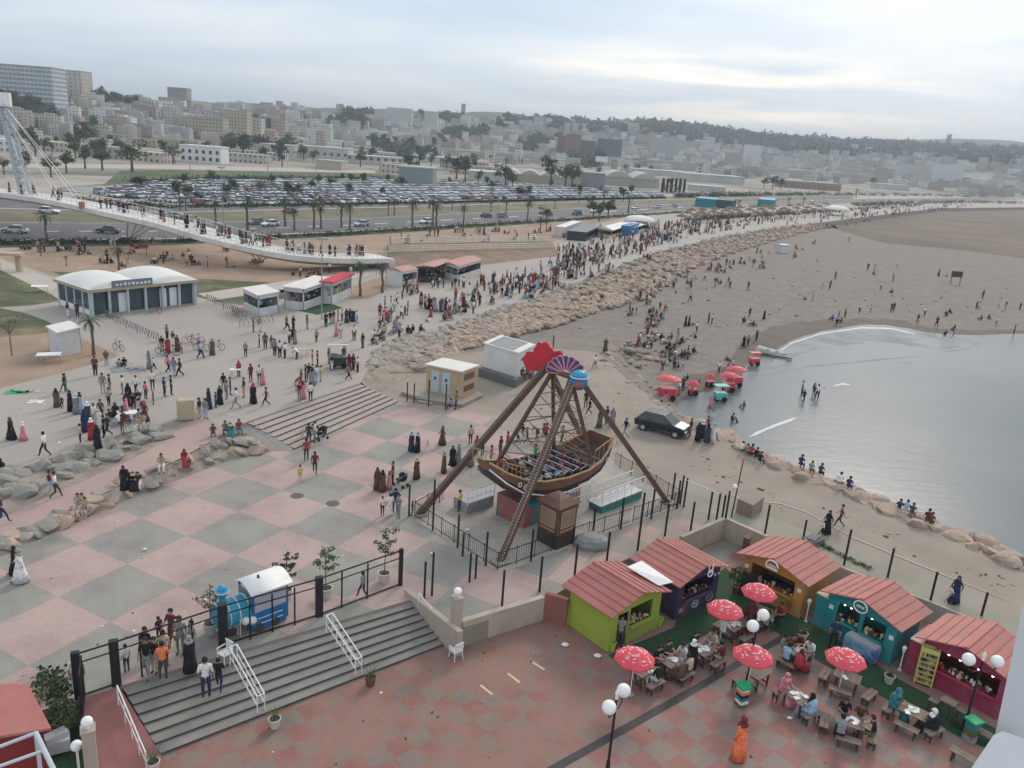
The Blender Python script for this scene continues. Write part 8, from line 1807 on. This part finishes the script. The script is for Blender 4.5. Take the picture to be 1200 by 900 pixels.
beach_cart(781, 468, 'red', 'red roofed beach cart on the slope beside the rocks', 1.1); beach_cart(860, 453, 'red', 'red beach cart under parasols, right one of the close pair', 1.0); beach_cart(852, 459, 'red', 'red beach cart under parasols, left one of the close pair', .9); beach_cart(843, 470, 'teal', 'pale turquoise beach cart at the water edge', .85, False); beach_cart(831, 453, 'red', 'small red drum like cart left of the close pair', .55); beach_cart(883, 428, 'red', 'low flat red cart near the boat', .8, False); beach_cart(811, 463, 'red', 'orange red cart in the clump of bathers', .6)
p = P(907, 417, SANDZ+.02); bd = dirpx(889, 411, 925, 419, SANDZ).normalized(); t = thing('beached_boat', 'white and green rowing boat lying at the water edge of the beach', 'boat', p); m = MB(); bn2 = Vector((-bd.y, bd.x, 0)); K = []
for i in range(9):
    f = i/8; u_ = (f-.5)*4.6; w = .75*sin(pi*(.06+.9*min(1, f*1.15)))**.6 if f < .98 else .08; K.append([m.v(p+bd*u_+bn2*w+Z1*(.62+.25*(2*f-1)**2)), m.v(p+bd*u_+bn2*w*.7+Z1*.2), m.v(p+bd*u_+Z1*.05), m.v(p+bd*u_-bn2*w*.7+Z1*.2), m.v(p+bd*u_-bn2*w+Z1*(.62+.25*(2*f-1)**2))])
for a, b in zip(K, K[1:]):
    for i in range(4): m.mi = 1 if i in (1, 2) else 0; m.f(a[i], a[i+1], b[i+1], b[i])
m.build('hull', [white, material('boat_green', (.06, .20, .16), .6, .1, 2)], t)
for f in (-1.2, 0, 1.2): m = MB(); m.obox(p+bd*f-bn2*.62+Z1*.5, bd*.25, bn2*1.24, Z1*.04); m.build('thwart', wood, t)
p = P(917, 296, SANDZ); m = MB(); m.box(p+Z1*1.0, (2.6, 2, 2.0), .3); m.box(p+Z1*2.1, (2.9, 2.3, .2), .3); tag(m.build('beach_hut', offw), 'white beach hut standing on the sand below the revetment', 'hut')
p = P(1119, 333, SANDZ); t = thing('beach_board', 'small dark sign board on two posts on the open beach', 'sign', p); m = MB(); m.box(p+Z1*2.2, (2.4, .15, 1.3)); m.build('board', wood_d, t); m = MB(); m.cyl(p-Vector((1, 0, 0)), p+Vector((-1, 0, 1.6)), .07, n=4); m.build('post', wood_d, t); m = MB(); m.cyl(p+Vector((1, 0, 0)), p+Vector((1, 0, 1.6)), .07, n=4); m.build('post', wood_d, t)
# manhole covers
for x, y, l in ((348, 581, 'round iron manhole cover on the pink and grey squares, left one'), (390, 590, 'round iron manhole cover on the grey square, right one')):
    p = P(x, y, .008); m = MB(); m.lathe(p, ((.42, 0), (.42, .006)), 16); tag(m.build('manhole_cover', material('iron', (.10, .09, .085), .7, .2, 8)), l, 'manhole cover')
# litter
for i, (x, y, z) in enumerate(((662, 757, FO), (700, 770, FO), (506, 650, 0), (548, 622, 0), (690, 672, 0), (170, 645, 0), (128, 580, 0), (240, 705, 0), (925, 843, FO))):
    p = P(x, y, z+.012); m = MB(); m.sph(p+Z1*.08, .16 if i < 2 else .1, 6, 4, (1.3, .8, .6)); o = m.build('litter_scrap', paper_m); tag(o, 'crumpled white plastic scrap %s' % ['in front of the lime green kiosk', 'by the corner of the lime green kiosk', 'on the paving before the ride railing', 'near the near ride leg', 'on the trodden ground behind the red wall', 'on the chequered plaza left part', 'by the lower rock row', 'behind the entrance fence left of the train', 'beside the small table of two'][i], 'litter')
p = P(952, 637, .01); m = MB(); m.box(p+Z1*.18, (1.2, .8, .36), .6); m.box(p+Z1*.4, (.9, .5, .1), .9); tag(m.build('debris_heap', material('debris_grey', (.15, .15, .14), .9, .2, 2)), 'grey debris heap at the foot of a post behind the mustard kiosk', 'debris')
def scatter(name, pl_, n, z, mats, s0, s1, label, seed, flat=.35):
    rr = random.Random(seed); m = MB(); xs = [q[0] for q in pl_]; ys = [q[1] for q in pl_]; c = 0
    while c < n:
        x, y = rr.uniform(min(xs), max(xs)), rr.uniform(min(ys), max(ys))
        if not inside(x, y, pl_): continue
        c += 1; p = P(x, y, z); s = rr.uniform(s0, s1); m.mi = rr.randrange(len(mats)); a = rr.uniform(0, 3); m.box(p+Z1*s*flat*.4, (s*rr.uniform(.6, 1.6), s, s*flat), a)
    o = m.build(name, mats); o['kind'] = 'stuff'; o['label'] = label
weed = material('seaweed', (.07, .06, .045), .9, .3, 3)
scatter('beach_debris', [(620, 392), (760, 350), (900, 300), (1190, 330), (1190, 375), (1000, 360), (870, 385), (820, 430), (740, 430)], 110, SANDZ, [weed, tan, weed, weed], .12, .4, 'scattered weed stones and scraps on the beach', 1)
scatter('road_rubble', [(620, 415), (720, 420), (780, 480), (960, 585), (1190, 680), (1190, 700), (950, 610), (760, 550), (600, 470)], 110, .0, [tan, gry2, weed], .05, .2, 'loose stones and dirt lumps on the trodden ground', 2)
scatter('plaza_scraps', [(0, 680), (270, 535), (460, 480), (560, 490), (700, 640), (640, 700), (470, 680), (100, 800)], 34, .006, [paper_m, weed, weed], .04, .09, 'small scraps of paper and leaves on the chequered plaza', 3, .1)
scatter('promenade_scraps', [(30, 560), (200, 490), (420, 440), (600, 350), (500, 340), (250, 370), (120, 430), (0, 470)], 45, PR+.002, [paper_m, weed], .05, .16, 'small scraps of paper on the promenade', 4, .1)
scatter('front_scraps', [(200, 895), (520, 765), (640, 735), (720, 790), (900, 760), (1100, 860), (1000, 898)], 26, FO+.02, [paper_m, weed, weed], .03, .09, 'small scraps of paper and leaves on the front plaza', 5, .1)
# ---- lower left corner: second kiosk roof, lawn carpet, steel frame
A, B, C = P(-40, 868, 1.3), P(56, 858, 1.3), P(-40, 806, 1.3); t = thing('corner_kiosk', 'kiosk with a wide dull red roof in the lower left corner', 'kiosk', (B.x-2, B.y, FO))
m = MB(); q = [P(-60, 800, 1.7), P(33, 802, 1.7), P(60, 853, 1.2), P(-60, 872, 1.2)]; k = [m.v(v) for v in q]; k2 = [m.v(v-Z1*.1) for v in q]; m.f(*k[::-1]); m.f(*k2)
for i in range(4): j = (i+1) % 4; m.f(k[i], k[j], k2[j], k2[i])
m.build('roof', roof_red, t); w0, w1, w2 = P(52, 853, 1.2), P(-60, 870, 1.2), P(30, 806, 1.6); m = MB()
for a, b in ((w1, w0), (w0, w2)): aa = Vector((a.x, a.y, FO)); d = Vector((b.x-a.x, b.y-a.y, 0)); nn = Vector((-d.y, d.x, 0)).normalized()*.1; m.obox(aa+nn, d*.97, nn, Z1*2.05)
m.build('wall', material('kiosk_dark_red', (.22, .03, .03), .7, .1, 1), t)
paint('corner_carpet', [(55, 905), (60, 858), (100, 850), (112, 900), (120, 940), (50, 960)], FO+.02, carpet)
fr = thing('steel_canopy_frame', 'pale grey tubular steel frame hanging over the lower left corner', 'frame', P(40, 870, 3)); zf = 4.2
for a, b, r in (((-40, 890), (42, 859), .055), ((42, 859), (74, 925), .075), ((-40, 912), (50, 880), .05)): m = MB(); m.cyl(P(*a, zf), P(*b, zf), r, n=8); m.build('tube', material('pale_steel', (.42, .47, .50), .4, .06, 3), fr)
p = P(42, 859, zf); m = MB(); m.cyl(Vector((p.x, p.y, FO)), p, .06, n=8); m.build('post', MATS['pale_steel'], fr)
for x, y, h, l in ((90, 878, 1.6, 'whitish globe lamp low beside the corner carpet'),):
    p = P(x, y, .6); t = thing('garden_lamp', l, 'lamp', p); m = MB(); m.cyl(Vector((p.x, p.y, FO)), p, .04, n=6); m.build('post', white, t); m = MB(); m.sph(p+Z1*.15, .2, 12, 8); m.build('globe', globe_m, t, True)
p = P(66, 872, -.6); m = MB(); m.box(p, (.9, .5, .5), .5); m.box(p+Z1*.35, (.8, .4, .3), .9); tag(m.build('covered_crate', material('grey_white_sheet', (.45, .46, .46), .8, .1, 2)), 'pile under a pale sheet beside the corner kiosk', 'crate')
for x, y, s, l in ((60, 820, .55, 'leafy dark shrub left of the far left gate post'), (72, 850, .45, 'low leafy shrub below the far left gate post')):
    p = P(x, y, -.3); t = thing('shrub', l, 'shrub', p); m = MB(); m.cyl(p-Z1*.7, p+Z1*.3, .04, n=5); m.build('stem', bark, t); m = MB(); leafball(m, p+Z1*.5, s*1.4, 420, .09, 1); m.build('foliage', leaf[0], t)
# ---- white post of the observation cabin, close to the camera
def near_pt(x, y, d): v = ray(x, y); return CAMP+v*d
t = thing('cabin_post', 'out of reach white moulded post of the viewing cabin at the lower right edge', 'cabin post', near_pt(1190, 850, 1.6))
m = MB(); fa = [near_pt(x, y, d) for x, y, d in ((1212, 640, 1.6), (1148, 935, 1.55), (1330, 935, 1.6), (1300, 640, 1.65))]; bk_ = [p+cF*.03+cR*.06 for p in fa]; ka = [m.v(p) for p in fa]; kb = [m.v(p) for p in bk_]; m.f(*ka); m.f(*kb[::-1])
for i in range(4): j = (i+1) % 4; m.f(ka[i], kb[i], kb[j], ka[j])
o = m.build('post_shell', material('cabin_white', (.42, .42, .43), .55, .03, 1), t); bv = o.modifiers.new('b', 'BEVEL'); bv.width = .02; bv.segments = 3
m = MB(); fa = [near_pt(x, y, d) for x, y, d in ((1164, 862, 1.5), (1118, 930, 1.48), (1215, 930, 1.5), (1192, 872, 1.52))]; ka = [m.v(p) for p in fa]; kb = [m.v(p+cF*.02+cR*.03) for p in fa]; m.f(*ka); m.f(*kb[::-1])
for i in range(4): j = (i+1) % 4; m.f(ka[i], kb[i], kb[j], ka[j])
m.build('foot_flare', material('cabin_white_bright', (.52, .52, .53), .5, .03, 1), t)
# ================================================================== HAZE
hm_ = bpy.data.materials.new('haze_air'); hm_.use_nodes = True; t_ = hm_.node_tree; t_.nodes.clear(); pv = N('ShaderNodeVolumePrincipled', t_); pv.inputs['Color'].default_value = (.78, .87, .95, 1); pv.inputs['Density'].default_value = HAZE; pv.inputs['Anisotropy'].default_value = 0
oo = N('ShaderNodeOutputMaterial', t_); L(pv.outputs[0], oo.inputs['Volume'], t_)
if HAZE > 0:
    m = MB(); m.obox((-9500, -60, -12), (19000, 0, 0), (0, 19000, 0), (0, 0, 272)); h = m.build('haze', hm_); h['kind'] = 'stuff'; h['label'] = 'thin pale coastal haze over the bay and city'
